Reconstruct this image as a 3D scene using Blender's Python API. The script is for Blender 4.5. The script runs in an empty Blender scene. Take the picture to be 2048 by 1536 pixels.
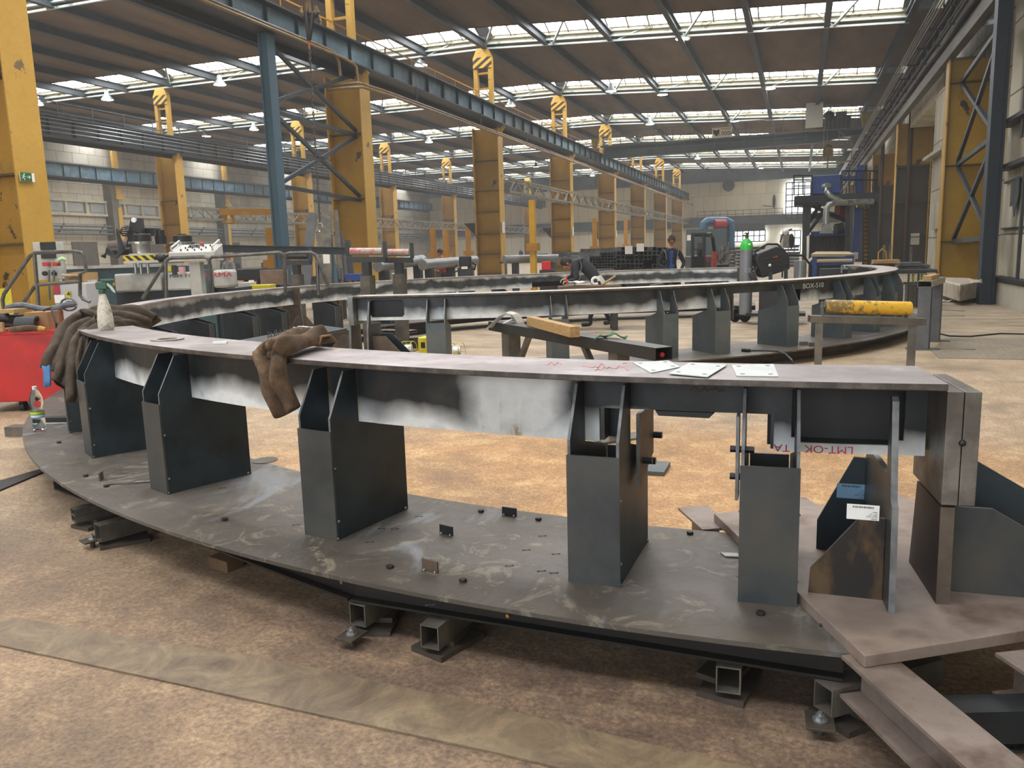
import bpy, math, random
from mathutils import Vector, Matrix
R = math.radians
C = bpy.context.scene.collection
rnd = random.Random(7)
# ------------------------------------------------------------------ camera model (also used to take measurements off the photo)
F, YAW, PITCH, ROLL, EYE = 1600.0, 19.8131, 9.3108, 1.6834, 1.6
_y, _t, _r = R(YAW), R(PITCH), R(ROLL)
FWD = Vector((-math.sin(_y)*math.cos(_t), math.cos(_y)*math.cos(_t), -math.sin(_t)))
RGT = Vector((math.cos(_y), math.sin(_y), 0))
UPV = RGT.cross(FWD)
EYEV = Vector((0, 0, EYE))
def ray(px, py):
    u, v = (px-1024)/F, (py-768)/F
    c, s = math.cos(_r), math.sin(_r)
    u, v = c*u - s*v, s*u + c*v
    return RGT*u - UPV*v + FWD
def at(px, py, z=0.0):          # point on a level plane
    d = ray(px, py); return EYEV + d*((z-EYE)/d.z)
def aty(px, py, Y):             # point on a plane across the hall
    d = ray(px, py); return EYEV + d*(Y/d.y)
def atx(px, py, X):
    d = ray(px, py); return EYEV + d*(X/d.x)
def atd(px, py, depth):         # point at a distance along the view axis
    return EYEV + ray(px, py)*depth
def V(*a): return Vector(a)
def cylp(px, py, r, c):          # point on an upright cylinder, the side nearest the eye
    d = ray(px, py); ox, oy = -c[0], -c[1]; A = d.x**2+d.y**2; B = 2*(ox*d.x+oy*d.y); K_ = ox*ox+oy*oy-r*r
    q = max(0, B*B-4*A*K_); return EYEV + d*((-B-math.sqrt(q))/(2*A))
# ------------------------------------------------------------------ mesh builder
class MB:
    def __init__(s): s.v = []; s.f = []; s.m = []; s.k = 0
    def add(s, vs, fs):
        o = len(s.v); s.v += [tuple(p) for p in vs]
        for f in fs: s.f.append([i+o for i in f]); s.m.append(s.k)
        return s
    def mat(s, k): s.k = k; return s
    def box(s, x0, x1, y0, y1, z0, z1):
        vs = [(x, y, z) for z in (z0, z1) for y in (y0, y1) for x in (x0, x1)]
        return s.add(vs, [(0,2,3,1),(4,5,7,6),(0,1,5,4),(2,6,7,3),(0,4,6,2),(1,3,7,5)])
    def obox(s, c, ax, ay, az):
        c, ax, ay, az = map(Vector, (c, ax, ay, az))
        vs = [c + ax*i + ay*j + az*k for k in (-1,1) for j in (-1,1) for i in (-1,1)]
        return s.add(vs, [(0,2,3,1),(4,5,7,6),(0,1,5,4),(2,6,7,3),(0,4,6,2),(1,3,7,5)])
    def frame(s, p0, p1, up=(0,0,1)):
        p0, p1 = Vector(p0), Vector(p1); d = (p1-p0).normalized(); up = Vector(up)
        if abs(d.dot(up)) > .98: up = Vector((0,1,0)) if abs(d.y) < .9 else Vector((1,0,0))
        sx = d.cross(up).normalized(); return p0, p1, d, sx, sx.cross(d)
    def sweep(s, p0, p1, prof, up=(0,0,1), cap=True):
        p0, p1, d, sx, u = s.frame(p0, p1, up); n = len(prof)
        vs = [p + sx*a + u*b for p in (p0, p1) for a, b in prof]
        fs = [(i, (i+1)%n, (i+1)%n+n, i+n) for i in range(n)]
        if cap: fs += [tuple(range(n))[::-1], tuple(range(n, 2*n))]
        return s.add(vs, fs)
    def bar(s, p0, p1, w, h, up=(0,0,1)):
        return s.sweep(p0, p1, [(-w/2,-h/2),(w/2,-h/2),(w/2,h/2),(-w/2,h/2)], up)
    def ibeam(s, p0, p1, h, w, tw=.01, tf=.015, up=(0,0,1)):
        a, b, t, f = w/2, h/2, tw/2, tf
        return s.sweep(p0, p1, [(-a,-b),(a,-b),(a,-b+f),(t,-b+f),(t,b-f),(a,b-f),(a,b),(-a,b),(-a,b-f),(-t,b-f),(-t,-b+f),(-a,-b+f)], up)
    def channel(s, p0, p1, h, w, t=.01, up=(0,0,1)):
        b = h/2
        return s.sweep(p0, p1, [(0,-b),(w,-b),(w,-b+t),(t,-b+t),(t,b-t),(w,b-t),(w,b),(0,b)], up)
    def rhs(s, p0, p1, w, h, t=.006, up=(0,0,1)):
        p0, p1, d, sx, u = s.frame(p0, p1, up); vs = []
        for p in (p0, p1):
            for k in (0, t):
                vs += [p + sx*a + u*b for a, b in ((-w/2+k,-h/2+k),(w/2-k,-h/2+k),(w/2-k,h/2-k),(-w/2+k,h/2-k))]
        fs = []
        for i in range(4):
            j = (i+1)%4
            fs += [(i,j,j+8,i+8),(i+4,i+12,j+12,j+4),(i,i+4,j+4,j),(i+8,j+8,j+12,i+12)]
        return s.add(vs, fs)
    def tube(s, pts, r, n=8, cap=True, closed=False):
        pts = [Vector(p) for p in pts]; m = len(pts); rs = r if isinstance(r, (list, tuple)) else [r]*m
        vs = []; prev = None
        for i, p in enumerate(pts):
            if closed: d = pts[(i+1)%m]-pts[i-1]
            else: d = pts[min(i+1, m-1)]-pts[max(i-1, 0)]
            d = d.normalized() if d.length > 1e-9 else Vector((0,0,1))
            if prev is None:
                a = Vector((0,0,1)) if abs(d.z) < .9 else Vector((1,0,0)); prev = d.cross(a).normalized()
            prev = prev - d*prev.dot(d)
            if prev.length < 1e-6: prev = d.orthogonal()
            prev.normalize(); b = d.cross(prev)
            vs += [p + (prev*math.cos(2*math.pi*k/n) + b*math.sin(2*math.pi*k/n))*rs[i] for k in range(n)]
        fs = []
        for i in range(m if closed else m-1):
            j = (i+1)%m
            for k in range(n): fs.append((i*n+k, i*n+(k+1)%n, j*n+(k+1)%n, j*n+k))
        if cap and not closed: fs += [tuple(range(n))[::-1], tuple(range((m-1)*n, m*n))]
        return s.add(vs, fs)
    def cyl(s, p0, p1, r, r1=None, n=16): return s.tube([p0, p1], [r, r if r1 is None else r1], n)
    def lathe(s, prof, o=(0,0,0), n=20, axis=(0,0,1)):
        o = Vector(o); q = Vector((0,0,1)).rotation_difference(Vector(axis)); vs = []
        for r_, z in prof:
            for k in range(n):
                a = 2*math.pi*k/n; vs.append(o + q @ Vector((r_*math.cos(a), r_*math.sin(a), z)))
        fs = [(i*n+k, i*n+(k+1)%n, (i+1)*n+(k+1)%n, (i+1)*n+k) for i in range(len(prof)-1) for k in range(n)]
        if prof[0][0] > 1e-6: fs.append(tuple(range(n))[::-1])
        if prof[-1][0] > 1e-6: fs.append(tuple(range((len(prof)-1)*n, len(prof)*n)))
        return s.add(vs, fs)
    def prism(s, poly, vec):
        poly = [Vector(p) for p in poly]; vec = Vector(vec); n = len(poly)
        return s.add(poly + [p+vec for p in poly], [(i,(i+1)%n,(i+1)%n+n,i+n) for i in range(n)] + [tuple(range(n))[::-1], tuple(range(n,2*n))])
    def arc(s, c, r0, r1, z0, z1, a0, a1, n):
        vs = []; g = lambda x, a: x(a) if callable(x) else x
        for i in range(n+1):
            a = a0 + (a1-a0)*i/n; ca, sa = math.cos(R(a)), math.sin(R(a))
            for r_, z in ((r0,z0),(r1,z0),(r1,z1),(r0,z1)):
                q = g(r_, a); vs.append((c[0]+q*ca, c[1]+q*sa, g(z, a)))
        fs = [(i*4+k, i*4+(k+1)%4, i*4+4+(k+1)%4, i*4+4+k) for i in range(n) for k in range(4)] + [(0,3,2,1), (n*4,n*4+1,n*4+2,n*4+3)]
        return s.add(vs, fs)
    def sphere(s, c, rx, ry=None, rz=None, n=12, m=8, rot=None):
        ry = ry or rx; rz = rz or rx; c = Vector(c); vs = []
        for i in range(m+1):
            t = math.pi*i/m
            for k in range(n):
                a = 2*math.pi*k/n
                p = Vector((rx*math.sin(t)*math.cos(a), ry*math.sin(t)*math.sin(a), rz*math.cos(t)))
                vs.append(c + (rot @ p if rot else p))
        return s.add(vs, [(i*n+k, (i+1)*n+k, (i+1)*n+(k+1)%n, i*n+(k+1)%n) for i in range(m) for k in range(n)])
    def sheet(s, grid, t=None):     # grid of points -> surface (t: thickness along z)
        a, b = len(grid), len(grid[0]); vs = [p for row in grid for p in row]
        return s.add(vs, [(i*b+j, i*b+j+1, (i+1)*b+j+1, (i+1)*b+j) for i in range(a-1) for j in range(b-1)])
    def build(s, name, mats, parent=None, smooth=False, bevel=0, solid=0, sub=0, origin=None):
        if parent is not None: o = WL[parent]
        elif origin is not None: o = Vector(origin)
        else:
            xs, ys, zs = zip(*s.v); o = Vector(((min(xs)+max(xs))/2, (min(ys)+max(ys))/2, min(zs)))
        me = bpy.data.meshes.new(name)
        me.from_pydata([(x-o.x, y-o.y, z-o.z) for x, y, z in s.v], [], s.f)
        ob = bpy.data.objects.new(name, me); C.objects.link(ob)
        for m in (mats if isinstance(mats, (list, tuple)) else [mats]): me.materials.append(m)
        if any(s.m): me.polygons.foreach_set('material_index', s.m)
        if smooth:
            me.polygons.foreach_set('use_smooth', [True]*len(me.polygons)); me.set_sharp_from_angle(angle=R(38))
        me.validate(); me.update()
        if parent is not None: ob.parent = parent
        else: ob.location = o
        WL[ob] = o
        if solid: d = ob.modifiers.new('solid', 'SOLIDIFY'); d.thickness = solid; d.offset = 0
        if sub: d = ob.modifiers.new('sub', 'SUBSURF'); d.levels = d.render_levels = sub
        if bevel: d = ob.modifiers.new('bevel', 'BEVEL'); d.width = bevel; d.segments = 2; d.limit_method = 'ANGLE'; d.angle_limit = R(40)
        return ob
WL = {}
def tag(o, label, cat, group=None):
    o['label'] = label; o['category'] = cat
    if group: o['group'] = group
    return o
def thing(name, label, cat, loc=(0,0,0), group=None):
    o = bpy.data.objects.new(name, None); C.objects.link(o); o.location = loc; o.empty_display_size = .1
    WL[o] = Vector(loc); return tag(o, label, cat, group)
def struct(o): o['kind'] = 'structure'; return o
def dup(root, loc, rotz=0, label=None, group=None):
    r = root.copy(); C.objects.link(r); r.location = loc; r.rotation_euler = (0, 0, rotz)
    if label: r['label'] = label
    if group: r['group'] = group
    for ch in root.children:
        c = ch.copy(); C.objects.link(c); c.parent = r
        for g in ch.children:
            d = g.copy(); C.objects.link(d); d.parent = c
    return r
def each(name, mt, parent, bars):       # one part per bar: (p0, p1, w, h)
    for a, b, w, h in bars: m = MB(); m.bar(a, b, w, h); m.build(name, mt, parent)
ORD = ['nearest','second','third','fourth','fifth','sixth','seventh','eighth','ninth','tenth','eleventh','twelfth','thirteenth','fourteenth','fifteenth','sixteenth','seventeenth','eighteenth','nineteenth','twentieth','twenty-first','twenty-second','twenty-third','twenty-fourth','twenty-fifth','twenty-sixth','twenty-seventh','twenty-eighth']
def text(name, s, size, o, ax, ay, mat_, parent, align='CENTER', depth=.0015, sx=1.0):
    cu = bpy.data.curves.new(name, 'FONT'); cu.body = s; cu.size = size; cu.align_x = align; cu.align_y = 'CENTER'; cu.extrude = depth
    t = bpy.data.objects.new(name, cu); C.objects.link(t)
    me = bpy.data.meshes.new_from_object(t.evaluated_get(bpy.context.evaluated_depsgraph_get()))
    bpy.data.objects.remove(t); bpy.data.curves.remove(cu)
    ax = Vector(ax).normalized(); ay = Vector(ay).normalized(); az = ax.cross(ay)
    M = Matrix((( ax.x*sx, ay.x, az.x, o[0]), (ax.y*sx, ay.y, az.y, o[1]), (ax.z*sx, ay.z, az.z, o[2]), (0,0,0,1)))
    me.transform(Matrix.Translation(-WL[parent]) @ M); me.materials.clear(); me.materials.append(mat_)
    ob = bpy.data.objects.new(name, me); C.objects.link(ob); ob.parent = parent; WL[ob] = WL[parent]; return ob
# ------------------------------------------------------------------ materials
def lin(c):
    if isinstance(c, str):
        c = c.lstrip('#'); c = [int(c[i:i+2], 16)/255 for i in (0,2,4)]
        c = [x/12.92 if x <= .04045 else ((x+.055)/1.055)**2.4 for x in c]
    return (*c[:3], 1)
class N:
    def __init__(s, name):
        s.m = bpy.data.materials.new(name); s.m.use_nodes = True; s.t = s.m.node_tree; s.b = s.t.nodes['Principled BSDF']
        s.co = s.new('ShaderNodeTexCoord'); s.obj = s.co.outputs['Object']
    def new(s, k, **kw):
        n = s.t.nodes.new(k)
        for a, b in kw.items(): setattr(n, a, b)
        return n
    def link(s, a, b): s.t.links.new(a, b)
    def noise(s, scale, detail=4, rough=.6, vec=None, stretch=None, dist=0):
        n = s.new('ShaderNodeTexNoise'); n.inputs['Scale'].default_value = scale; n.inputs['Detail'].default_value = detail
        n.inputs['Roughness'].default_value = rough; n.inputs['Distortion'].default_value = dist
        v = vec or s.obj
        if stretch:
            mp = s.new('ShaderNodeMapping'); mp.inputs['Scale'].default_value = stretch; s.link(v, mp.inputs['Vector']); v = mp.outputs[0]
        s.link(v, n.inputs['Vector']); return n.outputs['Fac']
    def ramp(s, fac, stops):
        r_ = s.new('ShaderNodeValToRGB'); e = r_.color_ramp.elements
        for i, (p, c) in enumerate(stops):
            x = e[i] if i < 2 else e.new(p)
            x.position = p; x.color = lin(c) if not isinstance(c, (int, float)) else (c, c, c, 1)
        s.link(fac, r_.inputs['Fac']); return r_.outputs['Color']
    def mix(s, fac, a, b, mode='MIX'):
        n = s.new('ShaderNodeMix', data_type='RGBA', blend_type=mode)
        for i, x in ((0, fac), (6, a), (7, b)):
            if hasattr(x, 'node'): s.link(x, n.inputs[i])
            elif i == 0: n.inputs[0].default_value = x
            else: n.inputs[i].default_value = lin(x)
        return n.outputs[2]
    def math(s, op, a, b=None, c=None):
        n = s.new('ShaderNodeMath', operation=op)
        for i, x in enumerate((a, b, c)):
            if x is None: continue
            if hasattr(x, 'node'): s.link(x, n.inputs[i])
            else: n.inputs[i].default_value = x
        return n.outputs[0]
    def mr(s, v, a, b, c=0, d=1):
        n = s.new('ShaderNodeMapRange'); s.link(v, n.inputs[0])
        for i, x in enumerate((a, b, c, d)): n.inputs[i+1].default_value = x
        return n.outputs[0]
    def sep(s, v=None):
        n = s.new('ShaderNodeSeparateXYZ'); s.link(v or s.obj, n.inputs[0]); return n.outputs
    def set(s, col, rough=.6, metal=0, bump=None, bd=.02, spec=None):
        b = s.b
        for k, x in (('Base Color', col), ('Roughness', rough), ('Metallic', metal)):
            if hasattr(x, 'node'): s.link(x, b.inputs[k])
            else: b.inputs[k].default_value = lin(x) if k == 'Base Color' else x
        if spec is not None: b.inputs['Specular IOR Level'].default_value = spec
        if bump is not None:
            n = s.new('ShaderNodeBump'); n.inputs['Strength'].default_value = bd if bd > .2 else .5; n.inputs['Distance'].default_value = bd if bd <= .2 else .02
            s.link(bump, n.inputs['Height']); s.link(n.outputs[0], b.inputs['Normal'])
        return s.m
def mat(name, c1, c2=None, scale=6, rough=.6, metal=0, lo=.35, hi=.65, c3=None, bump=0, stretch=None, r2=None, detail=5):
    n = N(name)
    if c2 is None: return n.set(c1, rough, metal)
    f = n.noise(scale, detail, .62, stretch=stretch)
    st = [(lo, c1), (hi, c2)] if c3 is None else [(lo, c1), ((lo+hi)/2, c2), (hi, c3)]
    col = n.ramp(f, st)
    rg = rough if r2 is None else n.mr(f, lo, hi, rough, r2)
    return n.set(col, rg, metal, f if bump else None, bump or .02)
def emit(name, col, strength):
    n = N(name); n.b.inputs['Base Color'].default_value = (0,0,0,1); n.b.inputs['Emission Color'].default_value = lin(col); n.b.inputs['Emission Strength'].default_value = strength; return n.m
# ================================================================== MATERIALS
YEL = mat('yellow_paint', '#b98420', '#a6741a', 1.2, .55, c3='#c2913a', lo=.3, hi=.75)
def peel(name, a, b, dark, thr=.63, sc=1.6):
    n = N(name); f = n.noise(sc, 8, .65); g = n.noise(.35, 3); h = n.noise(9, 6, .7)
    col = n.mix(n.mr(g, .35, .65), a, b); col = n.mix(n.mr(h, .5, .9, 0, .35), col, '#6b5020')
    col = n.mix(n.mr(f, thr, thr+.025), col, dark); return n.set(col, .5, 0, f, .004)
YCOL = peel('worn_yellow', '#b58d2a', '#9a7520', '#4a4438', .615)
YCOLB = peel('battered_yellow', '#b58a2a', '#9c7420', '#33271a', .575, 1.5)
YFL = peel('yellow_flange', '#c49c42', '#ae8632', '#6a5a3c', .64, 2.2)
GREYP = peel('grey_patch', '#4a4740', '#3c3a36', '#5c5648', .62)
BLUE_B = peel('blue_crane_paint', '#3f5f70', '#345465', '#1a2830', .72, 1.0)
TEAL = mat('teal_steel', '#22414d', '#1b3540', 2, .5, c3='#2c4c58')
DKB = mat('dark_blue_steel', '#141d26', '#1c2833', 2, .55)
DKG = mat('dark_grey_steel', '#24272a', '#33373a', 3, .55)
BLK = mat('black_steel', '#0e0f10', '#16181a', 4, .5)
GREYB = mat('blue_web', '#5a7480', '#4c6672', .6, .55, c3='#6d8690')
CHORD = peel('pale_chord', '#8fa0a0', '#aab0a4', '#5a665f', .62, 2.5)
MOTTLE = peel('mottled_gutter', '#a19a80', '#8e8e7c', '#55553f', .57, 3)
PIPE = mat('ochre_pipe', '#8a7040', '#5e4c30', 2, .5)
GREYM = mat('mid_grey_steel', '#5a5f62', '#484d50', 3, .5)
ROOF = N('corrugated_roof'); _f = ROOF.noise(.5, 6, .6, stretch=(1,.25,1)); ROOF = ROOF.set(ROOF.ramp(_f, [(.3,'#5a4c3c'),(.7,'#7d6c58')]), .85)
def wallmat(name, a, b, dirt, bw=2.4, bh=1.2, axis='X', amt=.5):
    n = N(name); x, y, z = n.sep(); cb = n.new('ShaderNodeCombineXYZ'); n.link(x if axis == 'X' else y, cb.inputs[0]); n.link(z, cb.inputs[1])
    br = n.new('ShaderNodeTexBrick'); n.link(cb.outputs[0], br.inputs['Vector'])
    for k, v in (('Scale', 1), ('Brick Width', bw), ('Row Height', bh), ('Mortar Size', .025), ('Bias', 0)): br.inputs[k].default_value = v
    br.inputs['Color1'].default_value = lin(a); br.inputs['Color2'].default_value = lin(b); br.inputs['Mortar'].default_value = lin(dirt)
    f = n.noise(.5, 8, .68, stretch=(1,1,.35)); g = n.noise(4, 6, .7)
    col = n.mix(n.mr(f, .45, .75, 0, amt), br.outputs['Color'], dirt); col = n.mix(n.mr(g, .6, .8, 0, .4), col, dirt)
    return n.set(col, .85)
WLEFT = wallmat('painted_blockwork', '#bdb7a6', '#ada796', '#77715f', 1.6, .85, 'Y', .45)
WEND = wallmat('end_wall_cladding', '#e8e2cc', '#dfd8c2', '#b5ae98', 1.6, 9, 'X', .3)
WRIGHT = wallmat('stained_white_panel', '#d0c9b2', '#c2bba6', '#6e6650', 3.2, 1.7, 'Y', .75)
HAZEW = mat('white_sill', '#b9b4a4', '#a5a090', 1, .8)
SKY = emit('daylit_glass', '#f6f8fc', 12)
SKYB = emit('daylit_window', '#e9eff6', 4.5)
LAMPG = emit('lamp_glass', '#fff4e2', 160.0)
# ================================================================== FLOOR
def floor_mat():
    n = N('shop_floor'); x, y, z = n.sep()
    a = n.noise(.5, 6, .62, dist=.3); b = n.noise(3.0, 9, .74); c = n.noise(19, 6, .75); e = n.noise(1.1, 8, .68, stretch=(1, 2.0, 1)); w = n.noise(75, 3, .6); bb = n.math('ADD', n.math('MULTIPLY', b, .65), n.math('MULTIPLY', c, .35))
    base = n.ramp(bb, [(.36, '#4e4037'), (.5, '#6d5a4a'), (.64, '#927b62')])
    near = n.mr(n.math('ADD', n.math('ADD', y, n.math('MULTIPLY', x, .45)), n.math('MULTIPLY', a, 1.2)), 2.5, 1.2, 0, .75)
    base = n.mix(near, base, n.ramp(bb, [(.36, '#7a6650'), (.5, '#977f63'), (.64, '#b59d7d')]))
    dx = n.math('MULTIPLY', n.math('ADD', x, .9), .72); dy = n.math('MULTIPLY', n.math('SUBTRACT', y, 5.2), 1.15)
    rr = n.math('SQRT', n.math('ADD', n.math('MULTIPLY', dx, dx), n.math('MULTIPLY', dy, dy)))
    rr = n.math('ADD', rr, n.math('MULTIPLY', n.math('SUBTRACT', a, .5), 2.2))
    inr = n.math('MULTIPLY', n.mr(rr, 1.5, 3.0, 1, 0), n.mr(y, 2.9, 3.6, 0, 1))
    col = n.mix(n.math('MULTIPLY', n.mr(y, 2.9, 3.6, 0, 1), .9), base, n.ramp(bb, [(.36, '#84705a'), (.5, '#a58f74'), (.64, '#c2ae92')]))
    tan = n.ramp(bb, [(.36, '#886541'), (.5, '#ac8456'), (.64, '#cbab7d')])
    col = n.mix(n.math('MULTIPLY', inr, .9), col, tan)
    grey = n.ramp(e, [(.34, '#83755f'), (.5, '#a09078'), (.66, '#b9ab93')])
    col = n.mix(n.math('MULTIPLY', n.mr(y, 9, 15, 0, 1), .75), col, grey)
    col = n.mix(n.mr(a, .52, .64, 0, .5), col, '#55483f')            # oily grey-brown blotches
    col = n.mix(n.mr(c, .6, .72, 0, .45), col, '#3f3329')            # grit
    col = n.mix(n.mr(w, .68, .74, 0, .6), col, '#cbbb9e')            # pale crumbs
    g = n.noise(48, 4, .7); mv = n.new('ShaderNodeMix', data_type='RGBA', blend_type='MULTIPLY'); mv.inputs[0].default_value = 1; n.link(col, mv.inputs[6]); gv = n.mr(g, .3, .7, .62, 1.34); cg = n.new('ShaderNodeCombineColor')
    for i in range(3): n.link(gv, cg.inputs[i])
    n.link(cg.outputs[0], mv.inputs[7]); mv.clamp_result = False
    return n.set(mv.outputs[2], n.mr(b, .3, .7, .6, .85), 0, n.math('ADD', b, n.math('MULTIPLY', c, .5)), .02)
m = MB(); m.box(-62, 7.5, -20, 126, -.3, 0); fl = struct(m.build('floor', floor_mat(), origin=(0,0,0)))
# ================================================================== ROOF
YN = lambda n: 27.763 + (n-2)*14.586
ROWS = range(-1, 9)
def zr(x): return 12.75 if x < -16 else 12.75 - (x+16)/20.4*1.05
XS = [-60, -37.3, -16, 4.4, 7.5]
GAP = 2.5
m = MB()
for n in ROWS:
    y0, y1 = YN(n)-.2, YN(n+1)-GAP
    k = int((y1-y0)/.24); g = []
    for i in range(k+1):
        y = y0 + (y1-y0)*i/k; g.append([(x, y, zr(x)+.12+(.09 if i % 2 else 0)) for x in XS])
    m.sheet(g)
    m.sheet([[(x, y1, zr(x)+.12) for x in XS], [(x, y1, zr(x)+1.25) for x in XS]])
struct(m.build('ceiling', ROOF, origin=(0,0,0)))
BAR = mat('glazing_bar', '#7d756c', '#5f5850', 2, .7)
k = 1
for n in range(-1, 9):
    for x0, x1 in ((-58.2, -37.6), (-37.0, -16.4), (-15.7, 4.1)):
        ya, yb = YN(n)-GAP+.02, YN(n)-.15
        m = MB(); m.add([(x0, ya, zr(x0)+1.2), (x1, ya, zr(x1)+1.2), (x1, yb, zr(x1)+.32), (x0, yb, zr(x0)+.32)], [(0,1,2,3)])
        w = struct(m.build('window_%d' % k, SKY)); k += 1
        m = MB(); c = int((x1-x0)/1.03)
        for i in range(c+1):
            x = x0 + (x1-x0)*i/c; m.bar((x, ya, zr(x)+1.14), (x, yb, zr(x)+.26), .07, .08)
        for t in (.5,):
            m.bar((x0, ya+(yb-ya)*t, zr(x0)+1.14-.88*t), (x1, ya+(yb-ya)*t, zr(x1)+1.14-.88*t), .05, .05)
        o = m.build('glazing_bars', BAR, w)
# trusses on every row
for i, n in enumerate(ROWS):
    if n < 1: continue
    y = YN(n)
    t = thing('roof_truss', 'pale blue-green roof truss with mottled gutter beam, %s from the near end' % ORD[i-2], 'roof truss', (-27, y, 12), 'roof trusses below the glazed strips')
    a = MB(); b = MB(); c = []
    xs = [-58.3, -47.7, -37.3, -26.6, -16, -9.2, -2.4, 4.4]
    for p, q in zip(xs, xs[1:]):
        a.bar((p, y-.02, zr(p)+.14), (q, y-.02, zr(q)+.14), .12, .34)
        b.bar((p, y-.14, zr(p)-.1), (q, y-.14, zr(q)-.1), .16, .07); b.bar((p, y-.1, zr(p)-.32), (q, y-.1, zr(q)-.32), .09, .09)
    for x in (-37.3, -30.5, -23.6, -16.2, -12.4, -5.6, 1.2):
        c.append(((x, y-.12, zr(x)-.3), (x+1.5, y-2.2, zr(x)+.85), .1, .1)); c.append(((x, y-.12, zr(x)-.3), (x-1.3, y-.12, zr(x)+.9), .07, .07))
    for x in (-33, -26, -19.5, -9, -2):
        c.append(((x, y-.12, zr(x)-.3), (x+1.2, y-.12, zr(x)+.1), .06, .06))
    a.build('gutter_beam', MOTTLE, t); b.build('bottom_chord', CHORD, t); each('brace', CHORD, t, c)
RX = [-16.2+3.42*k for k in range(7)]
LX = [-16.2-3.5*k for k in range(1, 12)]
RAFT = mat('roof_beam_paint', '#1a2328', '#222d33', 1.5, .6)
for i, x in enumerate(RX[::-1]+LX):
    m = MB(); m.ibeam((x, 9, zr(x)-.14), (x, 122, zr(x)-.14), .4, .26, .02, .03)
    tag(m.build('roof_beam', RAFT), 'dark blue roof beam running the length of the hall, %s from the right-hand wall' % (ORD[i] if i < 18 else ORD[-1]), 'roof beam', 'roof beams under the corrugated roof')
# ================================================================== WALLS
m = MB(); m.box(-58.8, -58.3, -20, 126, 0, 14.5); struct(m.build('wall_left', WLEFT, origin=(0,0,0)))
m = MB(); m.box(-62, 7.5, 124, 124.4, 0, 14.5); struct(m.build('wall_back', WEND, origin=(0,0,0)))
m = MB(); m.box(-62, 7.5, -20.4, -20, 0, 14.5); struct(m.build('wall_front', WLEFT, origin=(0,0,0)))
m = MB()
m.box(5.95, 6.4, -20, 124, 0, 13)
m.box(4.85, 6.0, -20, 23.9, 0, 13)
WR = struct(m.build('wall_right', WRIGHT, origin=(0,0,0)))
# infill panels between the right-hand columns
for y0, y1, z0, z1, dx in ((31.1, 34.6, 0, 4.6, 0), (31.0, 33.2, 2.0, 2.9, -.12), (31.1, 34.6, 4.75, 6.9, 0), (34.7, 44.4, 7.0, 8.2, .25)):
    m = MB(); m.box(4.62+dx, 5.95, y0, y1, z0, z1); struct(m.build('wall_right_panel', WRIGHT, origin=(4.6, y0, 0)))
m = MB(); m.box(4.35, 5.95, 31.0, 35.2, 4.6, 4.72); struct(m.build('trim_1', HAZEW))
# right wall joints and rails at the near panel
m = MB()
for z in (4.35, 3.3, .62): m.box(4.55, 4.85, 20.0, 23.6, z-.05, z+.05)
m.box(4.78, 4.85, 16, 23.6, 2.95, 3.0); m.box(4.78, 4.85, 16, 23.6, 1.82, 1.86)
struct(m.build('trim_2', BLK))
m = MB(); m.box(4.7, 4.86, 19, 21.7, 3.9, 6.4); struct(m.build('trim_3', WRIGHT, origin=(4.7, 19, 0)))
m = MB(); m.box(4.66, 4.7, 21.6, 21.75, 3.85, 6.5); m.box(4.66, 4.72, 21.15, 21.25, 0, 3.4); struct(m.build('trim_4', DKG))
m = MB(); m.box(4.6, 4.86, 19.5, 23.8, 0, .55); struct(m.build('baseboard_right', HAZEW))
# left wall: window strips, ledges, service pipes, dark openings
k0 = k
m = MB()
for i in range(14):
    y = 38 + i*4.2; m.box(-58.3, -58.22, y, y+3.4, 6.15, 6.95)
struct(m.build('window_%d' % k, mat('dull_glass', '#8d9496', '#a7adac', .4, .3))); k += 1
m = MB()
for z in (5.95, 7.1): m.box(-58.3, -58.0, 20, 122, z-.14, z+.06)
for i in range(29): m.box(-58.3, -58.05, 37.4+i*2.1, 37.6+i*2.1, 6, 7.1)
struct(m.build('trim_5', HAZEW))
m = MB()
for z in (4.9, 4.6, 4.25): m.tube([(-57.7, 20, z), (-57.7, 122, z)], .11, 6)
for i in range(24): m.bar((-58.3, 22+i*4.2, 4.4), (-57.6, 22+i*4.2, 5.1), .1, .1)
tag(m.build('service_pipes', GREYM), 'bundle of grey service pipes running along the far left wall', 'pipes')
for y, z1, w in ((52.5, 3.6, 2.6), (60, 3.4, 3), (71, 3.6, 3.4), (83, 3.2, 4)):
    m = MB(); m.box(-58.32, -58.2, y, y+w, 0, z1); struct(m.build('door_%d' % (k-k0), mat('dark_doorway_%d' % y, '#4a4640', '#5a564c', 1, .8))); k += 1
m = MB(); m.box(-58.3, -58.2, 41.5, 45.5, 2.2, 2.75)
struct(m.build('window_%d' % k, emit('left_daylight', '#9fc4e8', 1.2))); k += 1
# added glowing window, unseen behind the camera: cool fill for the front faces
m = MB(); m.box(-15, 4, -19.98, -19.95, 2.2, 9.5); wg = struct(m.build('window_%d' % k, emit('added_fill_glow', '#e2ecf8', 5))); k += 1
m = MB()
for i in range(13): m.box(-15+i*1.58-.05, -15+i*1.58+.05, -19.94, -19.85, 2.2, 9.5)
for i in range(6): m.box(-15, 4, -19.94, -19.85, 2.2+i*1.46-.05, 2.2+i*1.46+.05)
m.build('window_frame', DKG, wg)
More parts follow.
